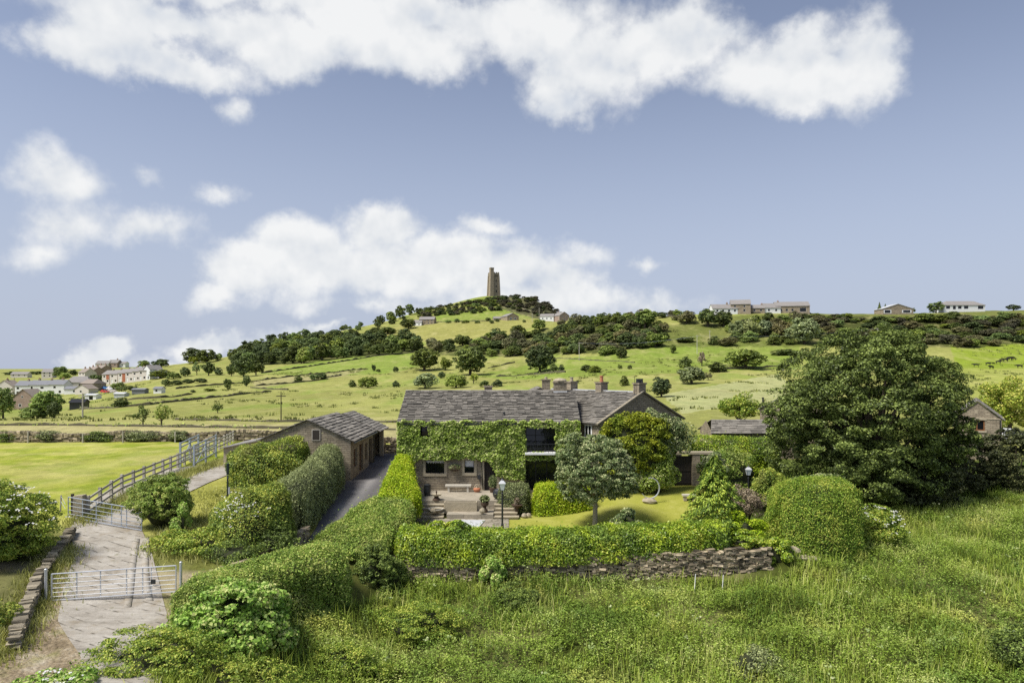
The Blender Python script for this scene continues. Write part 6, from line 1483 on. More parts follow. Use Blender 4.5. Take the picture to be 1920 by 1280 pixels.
SINGLE = [
 (363, 681, 44, 30, 'round', 'far_dark', 'broad dark tree at the left end of the skyline clump above the village hill'),
 (387, 680, 36, 27, 'round', 'far_dark', 'dark tree second from the left in the skyline clump, darkest of that clump'),
 (362, 682, 17, 15, 'shrub', 'far_light', 'small light green bush under the left skyline clump'),
 (409, 675, 17, 14, 'shrub', 'far_mid', 'low rounded bush at the right end of the left skyline clump'),
 (347, 706, 20, 19, 'round', 'far_dark', 'small dark tree nearest the village on the slope below the skyline clump'),
 (369, 703, 16, 23, 'loose', 'far_mid', 'loose pale tree between two dark ones on the slope right of the village'),
 (391, 704, 25, 27, 'round', 'far_dark', 'taller dark tree on the slope right of the village'),
 (410, 703, 16, 15, 'shrub', 'far_dark', 'low dark bush beside the taller dark tree right of the village'),
 (434, 705, 18, 24, 'oak', 'far_dark', 'small dark tree on thin trunks left of the big twin field trees'),
 (457, 706, 40, 40, 'round', 'far_dark', 'big dark field tree, left one of the twin trees below the wood belt'),
 (480, 703, 30, 29, 'round', 'far_dark', 'lower dark field tree, right one of the twin trees below the wood belt'),
 (570, 681, 31, 31, 'round', 'far_light', 'light green round tree at the lower edge of the wood belt'),
 (602, 671, 40, 30, 'round', 'far_light', 'broad light green tree in the middle of the wood belt'),
 (632, 672, 26, 26, 'round', 'far_light', 'second light green tree to the right inside the wood belt'),
 (705, 627, 36, 14, 'shrub', 'far_dark', 'left half of the long dark thicket in the tan hayfield'),
 (727, 626, 32, 14, 'shrub', 'far_dark', 'right half of the long dark thicket in the tan hayfield'),
 (766, 616, 31, 20, 'round', 'far_dark', 'dark round tree left of the hillside farmhouse'),
 (559, 717, 16, 14, 'shrub', 'far_dark', 'small round bush at the wall corner in the big hillside field'),
 (588, 713, 17, 13, 'shrub', 'far_mid', 'left bush of a low pair along the hillside field wall'),
 (602, 711, 22, 14, 'shrub', 'far_dark', 'right bush of a low pair along the hillside field wall'),
 (660, 725, 16, 13, 'shrub', 'far_dark', 'small dark bush left of the round hawthorn in the big field'),
 (689, 727, 38, 24, 'shrub', 'far_mid', 'round hawthorn bush in the big field above the farmhouse roof'),
 (743, 726, 15, 13, 'shrub', 'far_dark', 'small bush right of the round hawthorn in the big field'),
 (701, 696, 10, 14, 'tall', 'far_dark', 'tiny upright dark tree on the bright green slope'),
 (709, 697, 9, 6, 'shrub', 'far_dark', 'tiny low bush next to the upright dark tree on the bright slope'),
 (742, 698, 11, 12, 'shrub', 'far_dark', 'tiny round bush alone on the bright green slope'),
 (408, 774, 20, 20, 'loose', 'far_mid', 'sparse young thorn tree alone in the pale field left of the barn'),
 (427, 730, 18, 22, 'tall', 'far_dark', 'upright bush on the field wall below the twin trees'),
 (462, 724, 17, 20, 'tall', 'far_dark', 'second upright bush on the field wall, right below the twin trees'),
 (361, 736, 11, 6, 'shrub', 'far_dark', 'tiny dark clump on the tan strip right of the village'),
 (393, 733, 22, 6, 'shrub', 'far_mid', 'flat low bramble on the tan strip right of the village'),
 (796, 694, 56, 40, 'oak', 'far_dark', 'wide dark oak left of the tallest oak on the middle slope'),
 (835, 694, 25, 25, 'round', 'far_mid', 'medium green tree between the two big oaks of the middle slope'),
 (882, 703, 62, 52, 'oak', 'far_dark', 'tallest darkest oak on the middle slope straight below the tower'),
 (1012, 698, 58, 49, 'oak', 'far_dark', 'spreading oak with a visible trunk alone on the slope right of the tower'),
 (1037, 696, 17, 16, 'shrub', 'far_dark', 'small bush tucked against the lone spreading oak'),
 (1053, 696, 13, 13, 'shrub', 'far_dark', 'small bush just right of the lone spreading oak'),
 (797, 728, 47, 32, 'shrub', 'far_grey', 'grey green rounded hawthorn below the wide dark oak'),
 (827, 709, 16, 14, 'shrub', 'far_dark', 'dark small bush between the hawthorns and the tallest oak'),
 (855, 726, 46, 27, 'shrub', 'far_mid', 'broad rounded hawthorn below the tallest oak'),
 (888, 719, 19, 20, 'loose', 'far_light', 'light green sapling under the right side of the tallest oak'),
 (909, 725, 20, 13, 'shrub', 'far_mid', 'low bush above the left end of the farmhouse ridge'),
 (932, 725, 22, 14, 'shrub', 'far_dark', 'low dark bush above the middle of the farmhouse ridge'),
 (1099, 698, 22, 16, 'shrub', 'far_dark', 'left bush of a low pair above the cottage chimneys'),
 (1115, 698, 26, 15, 'shrub', 'far_mid', 'right bush of a low pair above the cottage chimneys'),
 (1162, 691, 9, 9, 'shrub', 'far_mid', 'tiny bush, left of two dots in the grass above the red chimney pot'),
 (1181, 692, 9, 9, 'shrub', 'far_dark', 'tiny bush, right of two dots in the grass above the red chimney pot'),
 (1125, 596, 9, 10, 'shrub', 'far_dark', 'tiny bush on the ridge skyline right of the hilltop houses'),
 (1151, 595, 9, 9, 'shrub', 'far_dark', 'second tiny bush on the ridge skyline right of the hilltop houses'),
 (1209, 615, 44, 35, 'round', 'far_mid', 'largest round tree of the ridge, breaking the skyline alone'),
 (1287, 606, 36, 25, 'shrub', 'far_brown', 'brownish thorn tree on the ridge skyline'),
 (1327, 612, 42, 35, 'round', 'far_dark', 'tall dark tree left below the two storey ridge house'),
 (1357, 612, 36, 32, 'round', 'far_dark', 'dark tree directly below the low pale ridge house'),
 (1382, 630, 34, 32, 'shrub', 'far_grey', 'left tree of the pale grey willow thicket on the ridge slope'),
 (1408, 632, 38, 36, 'shrub', 'far_grey', 'middle tree of the pale grey willow thicket on the ridge slope'),
 (1436, 630, 34, 34, 'shrub', 'far_grey', 'right tree of the pale grey willow thicket on the ridge slope'),
 (1465, 632, 38, 33, 'round', 'far_brown', 'brown tinged tree right of the grey willow thicket'),
 (1508, 644, 58, 52, 'round', 'far_grey', 'tall pale grey willow just left of the big sycamore'),
 (1228, 650, 42, 28, 'round', 'far_mid', 'round green tree at the right foot of the central wood belt'),
 (1174, 647, 36, 25, 'round', 'far_dark', 'dark round tree at the lower edge of the central wood belt'),
 (1140, 664, 39, 19, 'shrub', 'far_mid', 'wide low thicket below the central wood belt'),
 (1165, 671, 22, 21, 'shrub', 'far_dark', 'dark bush standing below the wide low thicket'),
 (1262, 662, 14, 18, 'tall', 'far_dark', 'small upright bush alone in the gap of the ridge slope'),
 (1285, 641, 36, 10, 'shrub', 'far_dark', 'flat dark bramble bank in the gap of the ridge slope'),
 (1338, 646, 24, 16, 'shrub', 'far_dark', 'dark bush below the pole on the ridge slope'),
 (1364, 648, 34, 17, 'shrub', 'far_brown', 'brown scrub bush below the grey willow thicket'),
 (1450, 646, 26, 16, 'shrub', 'far_dark', 'dark low bush between the willow thicket and the tall willow'),
 (1284, 689, 24, 21, 'shrub', 'far_dark', 'dark round bush left of the bare thorn on the right field'),
 (1316, 686, 16, 26, 'loose', 'dead', 'bare brown thorn tree on the right field'),
 (1347, 697, 34, 19, 'shrub', 'far_dark', 'low dark hawthorn left of the biggest round field bush'),
 (1398, 690, 72, 42, 'shrub', 'far_mid', 'biggest round field bush, wide and dense, on the right field'),
 (1297, 719, 54, 34, 'shrub', 'far_grey', 'grey green spreading hawthorn low on the right field'),
 (1328, 712, 17, 14, 'loose', 'far_brown', 'small brownish bush at the side of the spreading hawthorn'),
 (1170, 723, 19, 19, 'shrub', 'far_dark', 'small round bush in the grass right of the red chimney pot'),
 (1240, 744, 42, 40, 'round', 'far_dark', 'dark egg shaped bush right of the gable chimney'),
 (1470, 665, 52, 11, 'shrub', 'far_dark', 'flat dark thicket at the left shoulder of the big sycamore'),
 (1711, 576, 11, 10, 'round', 'far_mid', 'little round tree beside the white ridge bungalow'),
 (1755, 584, 27, 21, 'round', 'far_mid', 'green tree between the two ridge bungalows'),
 (1776, 583, 16, 13, 'shrub', 'far_mid', 'bush at the left end of the long ridge bungalow'),
 (1818, 582, 10, 8, 'shrub', 'far_mid', 'small bush before the middle of the long ridge bungalow'),
 (1900, 582, 22, 12, 'round', 'far_dark', 'dark tree on the skyline at the right picture edge'),
 (1004, 563, 13, 9, 'oak', 'far_heath', 'wind bent thorn on the tower hill skyline'),
 (676, 613, 12, 11, 'round', 'far_dark', 'small dark tree low on the tower hill skyline'),
 (714, 608, 17, 18, 'round', 'far_dark', 'tree at the left foot of the tower hill wood'),
 (732, 604, 22, 21, 'tall', 'far_mid', 'mid green tree in the tower hill wood'),
 (750, 598, 24, 25, 'tall', 'far_dark', 'tall dark tree in the tower hill wood'),
 (768, 591, 18, 22, 'tall', 'far_mid', 'tall tree at the upper end of the tower hill wood'),
 (786, 589, 18, 13, 'round', 'far_dark', 'rounded tree just above the tower hill wood'),
 (602, 624, 14, 8, 'shrub', 'far_dark', 'bush on the left skyline above the wood belt'),
 (640, 616, 12, 8, 'shrub', 'far_dark', 'small bush on the left skyline higher above the wood belt'),
 (655, 613, 10, 6, 'shrub', 'far_mid', 'tiny bush farther up the left skyline'),
 (113, 710, 26, 26, 'round', 'far_mid', 'round green tree behind the white cottage row'),
 (122, 710, 19, 13, 'shrub', 'far_light', 'light green bush right of the round village tree'),
 (137, 704, 17, 12, 'round', 'far_dark', 'small dark tree left of the upper village terrace'),
 (270, 692, 25, 18, 'round', 'far_mid', 'tree on the village skyline above the white gable'),
 (302, 689, 33, 17, 'round', 'far_dark', 'dark tree on the skyline right of the village'),
 (258, 699, 26, 12, 'shrub', 'far_mid', 'bush above the stepped terrace, left of a pair'),
 (277, 700, 24, 13, 'shrub', 'far_dark', 'bush above the white gable, right of a pair'),
 (300, 709, 36, 17, 'shrub', 'far_mid', 'green thicket behind the white house extension'),
 (325, 710, 26, 14, 'shrub', 'far_mid', 'thicket on the slope right of the white extension'),
 (222, 731, 25, 15, 'round', 'far_mid', 'garden tree in front of the stepped terrace'),
 (228, 733, 18, 9, 'shrub', 'far_dark', 'dark hedge clump at the left below the stepped terrace'),
 (246, 732, 24, 10, 'shrub', 'far_dark', 'dark hedge clump at the right below the stepped terrace'),
 (310, 724, 20, 15, 'shrub', 'far_dark', 'dark bush beside the white house extension'),
 (330, 721, 24, 9, 'shrub', 'far_dark', 'clipped dark hedge running right from the village, first piece'),
 (352, 718, 24, 8, 'shrub', 'far_dark', 'clipped dark hedge running right from the village, middle piece'),
 (375, 717, 26, 9, 'shrub', 'far_dark', 'clipped dark hedge running right from the village, last piece'),
 (83, 784, 54, 54, 'oak', 'far_light', 'big sunlit green tree right of the brown brick gable house'),
 (62, 785, 48, 27, 'shrub', 'far_mid', 'low bush in front of the brown brick gable house'),
 (6, 785, 38, 62, 'oak', 'far_mid', 'tall tree cut by the left picture edge'),
 (101, 784, 24, 34, 'round', 'far_dark', 'dark tree at the right side of the big sunlit village tree'),
 (181, 718, 23, 18, 'round', 'far_mid', 'tree between the upper terrace and the stepped terrace'),
 (228, 763, 33, 18, 'shrub', 'far_dark', 'dark hawthorn alone on the field wall right of the black shed'),
 (268, 798, 29, 36, 'loose', 'far_mid', 'left one of two sparse saplings by the field wall'),
 (303, 798, 34, 40, 'loose', 'far_light', 'right one of two sparse saplings by the field wall, paler and taller'),
 (163, 749, 21, 13, 'shrub', 'far_light', 'bright bush left of the small white shed'),
 (145, 754, 18, 9, 'shrub', 'far_mid', 'low bush above the black field shed'),
 (115, 757, 16, 10, 'shrub', 'far_dark', 'low dark bush right of the big sunlit village tree'),
 (30, 703, 40, 7, 'shrub', 'far_dark', 'low dark copse on the far left skyline'),
 (68, 702, 34, 7, 'shrub', 'far_dark', 'second low dark copse on the far left skyline'),
]
for s in SINGLE: px_tree(*s[:6], s[6], 'tree' if s[4] in ('round', 'oak', 'tall', 'loose') else 'bush', 'tree' if s[4] in ('round', 'oak', 'tall', 'loose') else 'bush')
for u, v, w_, h_, lab in ((1649, 581, 13, 21, 'tallest fir left of the white ridge bungalow'), (1660, 580, 14, 18, 'broad fir in the middle of the three by the white ridge bungalow'), (1671, 573, 9, 14, 'small fir behind the roof of the white ridge bungalow')):
    px_tree(u, v, w_, h_, 'fir', 'far_dark', lab, 'conifer', 'conifer')

def fill(poly, n, wr, hr, shapes, mats, label, group, cat='tree', name='tree', seed=1, sep=.5):
    R = random.Random(seed); us = [p_[0] for p_ in poly]; vs = [p_[1] for p_ in poly]; got = []; tries = 0
    while len(got) < n and tries < n * 60:
        tries += 1; u, v = R.uniform(min(us), max(us)), R.uniform(min(vs), max(vs))
        if not inpoly(np.array([u]), np.array([v]), poly)[0]: continue
        w_ = R.uniform(*wr)
        if any(abs(u - a) < w_ * sep and abs(v - b) < w_ * sep * .4 for a, b in got): continue
        got.append((u, v)); px_tree(u, v, w_, w_ * R.uniform(*hr), R.choice(shapes), R.choice(mats), label, cat, name, group)
fill([(432, 690), (500, 684), (560, 682), (640, 672), (720, 665), (795, 660), (795, 648), (700, 644), (600, 640), (520, 648), (440, 668)], 78, (22, 38), (.7, 1.0), ['round', 'tall', 'round'], ['far_dark', 'far_dark', 'far_mid'],
     'dark broadleaf tree massed in the long wood belt above the hillside fields', 'trees of the long wood belt', seed=3)
fill([(440, 668), (520, 650), (600, 640), (700, 636), (790, 652), (700, 648), (600, 648), (500, 662)], 26, (20, 32), (.7, .9), ['round', 'tall'], ['far_dark', 'far_mid'],
     'dark broadleaf tree massed in the long wood belt above the hillside fields', 'trees of the long wood belt', seed=4)
fill([(800, 662), (860, 668), (960, 668), (1060, 664), (1130, 662), (1240, 648), (1250, 622), (1190, 604), (1120, 602), (1060, 610), (1000, 622), (930, 634), (860, 648), (800, 650)], 118, (18, 36), (.55, .85), ['round', 'shrub', 'shrub'], ['far_dark', 'far_mid', 'far_dark', 'far_brown'],
     'dark thorny scrub tree in the central wood belt between oaks and hilltop houses', 'scrub trees of the central wood belt', seed=5, sep=.42)
fill([(1105, 602), (1240, 600), (1300, 600), (1310, 592), (1240, 590), (1110, 596)], 16, (12, 22), (.5, .8), ['shrub'], ['far_brown', 'far_dark', 'far_mid'],
     'brownish scrub bush lining the bare crest of the ridge', 'scrub bushes on the ridge crest', 'bush', 'bush', 6)
fill([(1330, 640), (1420, 648), (1500, 646), (1500, 600), (1440, 598), (1380, 610)], 18, (18, 30), (.6, .85), ['shrub'], ['far_mid', 'far_brown', 'far_dark'],
     'mixed green and brown thicket bush on the slope under the ridge houses', 'thicket bushes under the ridge houses', 'bush', 'bush', 7)
fill([(1500, 640), (1600, 652), (1700, 648), (1760, 650), (1830, 653), (1880, 648), (1935, 640), (1935, 598), (1860, 602), (1800, 602), (1740, 602), (1640, 604), (1560, 598), (1500, 600)], 92, (20, 38), (.4, .62), ['shrub'], ['far_mid', 'far_dark', 'far_brown', 'far_heath'],
     'dense low scrub bush on the bank below the ridge bungalows', 'scrub bushes of the right hand bank', 'scrub', 'scrub_bush', 8, .4)
fill([(1500, 604), (1640, 606), (1935, 606), (1935, 592), (1860, 593), (1740, 594), (1640, 598), (1560, 592), (1500, 592)], 60, (13, 24), (.3, .5), ['shrub'], ['far_mid', 'far_dark', 'far_brown'],
     'small low scrub bush right under the ridge bungalows', 'low scrub under the ridge bungalows', 'scrub', 'scrub_bush', 18, .4)
fill([(790, 596), (860, 590), (930, 584), (955, 574), (945, 557), (900, 565), (850, 571), (800, 582)], 66, (10, 19), (.4, .65), ['shrub', 'shrub', 'round'], ['far_dark', 'far_mid', 'far_heath'],
     'dark scrub bush strung across the grassy tower hill', 'scrub bushes on the grassy side of the tower hill', 'scrub', 'scrub_bush', 9)
fill([(930, 560), (962, 555), (1000, 558), (1022, 566), (1048, 582), (1068, 594), (1055, 600), (1010, 594), (965, 582), (940, 578)], 84, (8, 16), (.35, .6), ['shrub'], ['far_heath', 'far_heath', 'far_dark'],
     'blackish heath shrub on the dark right flank of the tower hill', 'heath shrubs on the dark flank of the tower hill', 'shrub', 'heath_shrub', 10, .35)
fill([(640, 618), (700, 608), (770, 596), (790, 590), (790, 602), (740, 610), (660, 622)], 10, (9, 16), (.6, .9), ['round', 'shrub'], ['far_dark', 'far_mid'],
     'small dark tree along the lower edge of the tower hill wood', 'trees at the edge of the tower hill wood', seed=11)
fill([(800, 606), (920, 600), (1000, 604), (930, 607), (820, 609)], 9, (7, 13), (.5, .8), ['shrub'], ['far_dark', 'far_mid'],
     'low bush along the wall between the tower hill farms', 'bushes between the tower hill farms', 'bush', 'bush', 12)
fill([(955, 640), (1000, 635), (1020, 622), (975, 627), (900, 638), (860, 645), (860, 650)], 10, (8, 14), (.6, .9), ['shrub'], ['far_dark'],
     'small dark bush dotted along the upper fringe of the central wood belt', 'bushes on the fringe of the central wood belt', 'bush', 'bush', 13)

# ------------------------------------------------------------------ field walls
def field_wall(pts, label, h=1.15, wd=.55, mat='far_wall', ragged=.75):
    g = [G(u, v) for u, v in pts]; d = np.r_[0, np.cumsum([(g[i + 1] - g[i]).length for i in range(len(g) - 1)])]; L = d[-1]
    n_ = max(6, int(L / 1.6)); b = g[0]; root = empty('dry_stone_wall', b, 0, label, 'wall'); mb = MB(); V_ = []
    xs = np.interp(np.linspace(0, L, n_), d, [q.x for q in g]); ys_ = np.interp(np.linspace(0, L, n_), d, [q.y for q in g]); zs = tz(xs, ys_)
    tx, ty = np.gradient(xs), np.gradient(ys_); l = np.hypot(tx, ty) + 1e-9; nx_, ny_ = -ty / l, tx / l
    for i in range(n_):
        hh = h * (1 - ragged * random.random()); w2 = wd * random.uniform(.85, 1.1)
        for (s, z, k) in ((-1, -.4, 1.0), (-1, hh, .62), (1, hh, .62), (1, -.4, 1.0)):
            V_.append((xs[i] + nx_[i] * s * w2 * k - b.x, ys_[i] + ny_[i] * s * w2 * k - b.y, zs[i] + z - b.z))
    Fc = [(i * 4 + j, i * 4 + (j + 1) % 4, (i + 1) * 4 + (j + 1) % 4, (i + 1) * 4 + j) for i in range(n_ - 1) for j in range(4)]
    for f in Fc: pass
    mb.v = V_; mb.f = [list(f) for f in Fc]; mb.mi = [0] * len(Fc); mb.r = [random.random() for _ in Fc]
    mb.add([V_[0], V_[1], V_[2], V_[3]], [(0, 1, 2, 3)]); mb.add(V_[-4:], [(3, 2, 1, 0)])
    mb.build('stonework', [M[mat]], root)
    m_ = n_ * 9; k = rng.integers(0, n_ - 1, m_); f = rng.random(m_)
    P = np.stack([xs[k] + (xs[k + 1] - xs[k]) * f, ys_[k] + (ys_[k + 1] - ys_[k]) * f, zs[k] + (zs[k + 1] - zs[k]) * f], 1) + rng.normal(size=(m_, 3)) * [.45, .45, .1]
    P[:, 2] += h * rng.random(m_) * 1.1 * sstep(.35, .6, vnoise(P[:, 0] / 5, P[:, 1] / 5, 3))
    link_mesh('rushes', leaves_mesh('rushes', P - np.array(b), scatter_normals(np.tile([0, -.7, .3], (m_, 1))), .34 * rng.uniform(.5, 1.3, m_), asp=.6), [M['far_mid']], root)
    return root
WALLS = [
 ([(-60, 797), (100, 797), (250, 799), (380, 801), (500, 803), (620, 804), (745, 806)], 'long low wall with rushes, second from the bright pasture', .4),
 ([(330, 787), (450, 789), (520, 791), (620, 790), (740, 792), (760, 792)], 'low broken wall in the grass just above the barn roof', .4),
 ([(150, 768), (210, 765), (280, 759), (360, 750), (440, 741), (508, 734)], 'thin dark field wall climbing from the black shed past the lone hawthorn', .9),
 ([(240, 750), (300, 746), (360, 739)], 'short field wall above the lone hawthorn', .8),
 ([(330, 729), (400, 722), (470, 716), (560, 704), (640, 697), (690, 692)], 'field wall climbing past the twin trees towards the bright slope', .9),
 ([(480, 723), (540, 719), (600, 712), (640, 703)], 'field wall carrying the small round bushes', .9),
 ([(470, 727), (540, 731)], 'short spur of wall below the small round bushes', .8),
 ([(490, 700), (560, 690), (620, 681), (700, 668), (780, 661)], 'wall along the lower edge of the long wood belt', 1.2),
 ([(930, 706), (1000, 702), (1060, 698)], 'broken wall running right from the tallest oak', .9),
 ([(915, 690), (940, 685), (965, 680)], 'short curved bank of stones left of the lone spreading oak', .9),
 ([(1330, 696), (1400, 690), (1440, 688), (1480, 686)], 'broken wall under the biggest round field bush', .9),
 ([(800, 605), (850, 603), (900, 602), (930, 602)], 'wall joining the tower hill farms', 1.1),
 ([(1120, 600), (1180, 596), (1250, 594), (1300, 594)], 'dark wall along the crest of the ridge', 1.3),
 ([(1340, 589), (1420, 588), (1520, 588)], 'wall below the ridge houses', 1.2),
 ([(945, 565), (965, 573), (985, 580), (1005, 586)], 'pale zigzag path wall on the dark flank of the tower hill', .8),
 ([(1040, 672), (1120, 676), (1190, 680)], 'faint broken wall across the slope below the central wood belt', .5),
]
for pts, lab, h in WALLS: field_wall(pts, lab, h, .36, 'rubble' if 'zigzag' in lab else 'far_wall')
# near field wall, with real stones and brambles
nw = [(-36, 76.5), (-26, 77), (-21.5, 77.2)]
def gw_(x0, x1, n_):
    out = []
    for k in range(n_):
        x = x0 + (x1 - x0) * k / (n_ - 1); y = 76.2 + .02 * (x + 40); z = tz1(x, y); out.append((x, y, z - .3, z + .85 + .2 * math.sin(k * 1.7)))
    return out
rubble_wall('dry_stone_wall', gw_(-70, -26, 14), 'rubble_dark', 'dark dry stone wall along the far side of the bright pasture', .5, .2, .5)
w0 = [(x, 77.8 + .25 * (x + 24), tz1(x, 77.8) - .3, tz1(x, 77.8) + .95) for x in (-25.6, -23, -21, -19)]
rubble_wall('dry_stone_wall', w0, 'rubble_dark', 'tumbled stone wall behind the cattle hurdles', .5, .2, .45)
rubble_wall('dry_stone_wall', [(-13, 92, tz1(-13, 92) - .3, tz1(-13, 92) + .8), (-7, 92, tz1(-7, 92) - .3, tz1(-7, 92) + .8)], 'rubble_dark', 'low wall in the hay strip between the barn and the farmhouse', .5, .2, .5)
for k, (x, r, lab) in enumerate([(-41, 2.6, 'bramble thicket piled on the pasture wall, widest clump'), (-45.5, 1.8, 'bramble clump on the pasture wall left of the widest one'), (-51, 1.8, 'bramble clump at the left end of the pasture wall'), (-55.5, 1.6, 'bramble clump on the pasture wall at the picture edge'), (-36.5, 1.2, 'small green bramble right of the widest clump on the pasture wall')]):
    bush((x, 76.0, tz1(x, 76) + .5), (r, .8, .75), M['hawthorn' if k % 2 else 'olive'], lab, 2600, .16, 26, name='bramble', cat='bramble', core=.7)
mb = None
t = thing('wire_fence', 'row of weathered posts with wire along the pasture wall', 'fence', (-40, 75.2, tz1(-40, 75.2)))
for k in range(9):
    x = -62 + k * 5.1 + random.uniform(-1.3, 1.3); mb = MB(); z0 = tz1(x, 75.2) - tz1(-40, 75.2); mb.box(x + 40 - .06, x + 40 + .06, -.06, .06, z0 - .2, z0 + random.uniform(1.0, 1.3)); mb.build('post', [M['timber']], t)
for z in (.5, .9, 1.15): mb = MB(); mb.tube([(-22, 0, z), (19, 0, z)], [.004] * 2, 4); mb.build('wire', [M['iron']], t)

# ------------------------------------------------------------------ tower on the hill
tb = on(925.5, 786); T_ = empty('stone_tower', tb, math.radians(24), 'tall square Victorian stone tower with a higher stair turret on top of the hill', 'tower')
H_ = 26.5; b0, b1 = 5.3, 4.5
mb = MB()
def taper(x0, x1, y0, y1, z0, z1, k0=1.0, k1=1.0): mb.hexa([(x * k0, y * k0, z0) for x, y in ((x0, y0), (x1, y0), (x1, y1), (x0, y1))] + [(x * k1, y * k1, z1) for x, y in ((x0, y0), (x1, y0), (x1, y1), (x0, y1))])
taper(-b0, b0, -b0, b0, -2, H_ - 4, 1, b1 / b0)
mb.build('shaft', [M['far_tower'] if 'far_tower' in M else M['far_stone']], T_)
mb = MB()
for sx_, sy_ in ((1, -1), (1, 1), (-1, 1)):
    cx, cy = sx_ * b0 * .93, sy_ * b0 * .93
    mb.hexa([(cx + a * 1.15, cy + b * 1.15, -2) for a, b in ((-1, -1), (1, -1), (1, 1), (-1, 1))] + [(cx * .86 + a * .95, cy * .86 + b * .95, H_ - 4.2) for a, b in ((-1, -1), (1, -1), (1, 1), (-1, 1))])
mb.build('buttress', [M['far_stone']], T_)
mb = MB(); mb.box(-b1 - .55, b1 + .55, -b1 - .55, b1 + .55, H_ - 4, H_ - 2.6); mb.box(-b1 - .4, b1 + .4, -b1 - .4, b1 + .4, H_ - 2.6, H_ - 1.2)
for s in (-1, 1):
    for k in range(4):
        if k % 1 == 0:
            x = -b1 + .2 + k * 2.55
            mb.box(x, x + 1.4, s * (b1 + .1) - .3, s * (b1 + .1) + .3, H_ - 1.2, H_ - .1); mb.box(s * (b1 + .1) - .3, s * (b1 + .1) + .3, x, x + 1.4, H_ - 1.2, H_ - .1 - .02)
mb.build('parapet', [M['stone']], T_)
mb = MB(); mb.hexa([(-b0 * .95 + a * 2.15, -b0 * .95 + b * 2.15, -2) for a, b in ((-1, -1), (1, -1), (1, 1), (-1, 1))] + [(-b1 * .9 + a * 1.95, -b1 * .9 + b * 1.95, H_ + 3.2) for a, b in ((-1, -1), (1, -1), (1, 1), (-1, 1))])
mb.box(-b1 * .9 - 2.15, -b1 * .9 + 2.15, -b1 * .9 - 2.15, -b1 * .9 + 2.15, H_ + 3.2, H_ + 4.6); mb.build('stair_turret', [M['far_stone']], T_)
for (f, x, z, w_, h_) in [('y', .2, 21.2, .8, 1.8), ('y', 2.2, 21.2, .8, 1.8), ('y', 3.9, 21.2, .7, 1.8), ('y', 1.2, 15.6, .8, 2.2), ('y', 1.2, 9.5, .8, 2.0), ('y', 1.2, 3.4, 1.2, 2.8), ('x', -1.8, 21.2, .8, 1.8), ('x', 0, 21.2, .8, 1.8), ('x', 1.8, 21.2, .8, 1.8), ('x', -.8, 15.6, .7, 2.0), ('x', 1.0, 15.6, .7, 2.0), ('x', 0, 9.5, .8, 2.0), ('t', 0, 14.5, .6, 1.8), ('t', 0, 7.0, .6, 1.8), ('t', 0, 24.5, .6, 1.5)]:
    q = b0 + (b1 - b0) * (z + 2) / H_ + .12; mb = MB()
    if f == 'y': mb.box(x - w_ / 2, x + w_ / 2, -q, -q + .3, z, z + h_)
    elif f == 'x': mb.box(q - .3, q, x - w_ / 2, x + w_ / 2, z, z + h_)
    else: q2 = b0 * .95 + 2.15 - .055 * (z + 2) + .1; mb.box(-b0 * .93 - w_ / 2, -b0 * .93 + w_ / 2, -q2, -q2 + .9, z, z + h_)
    mb.build('window', [M['black_frame']], T_)

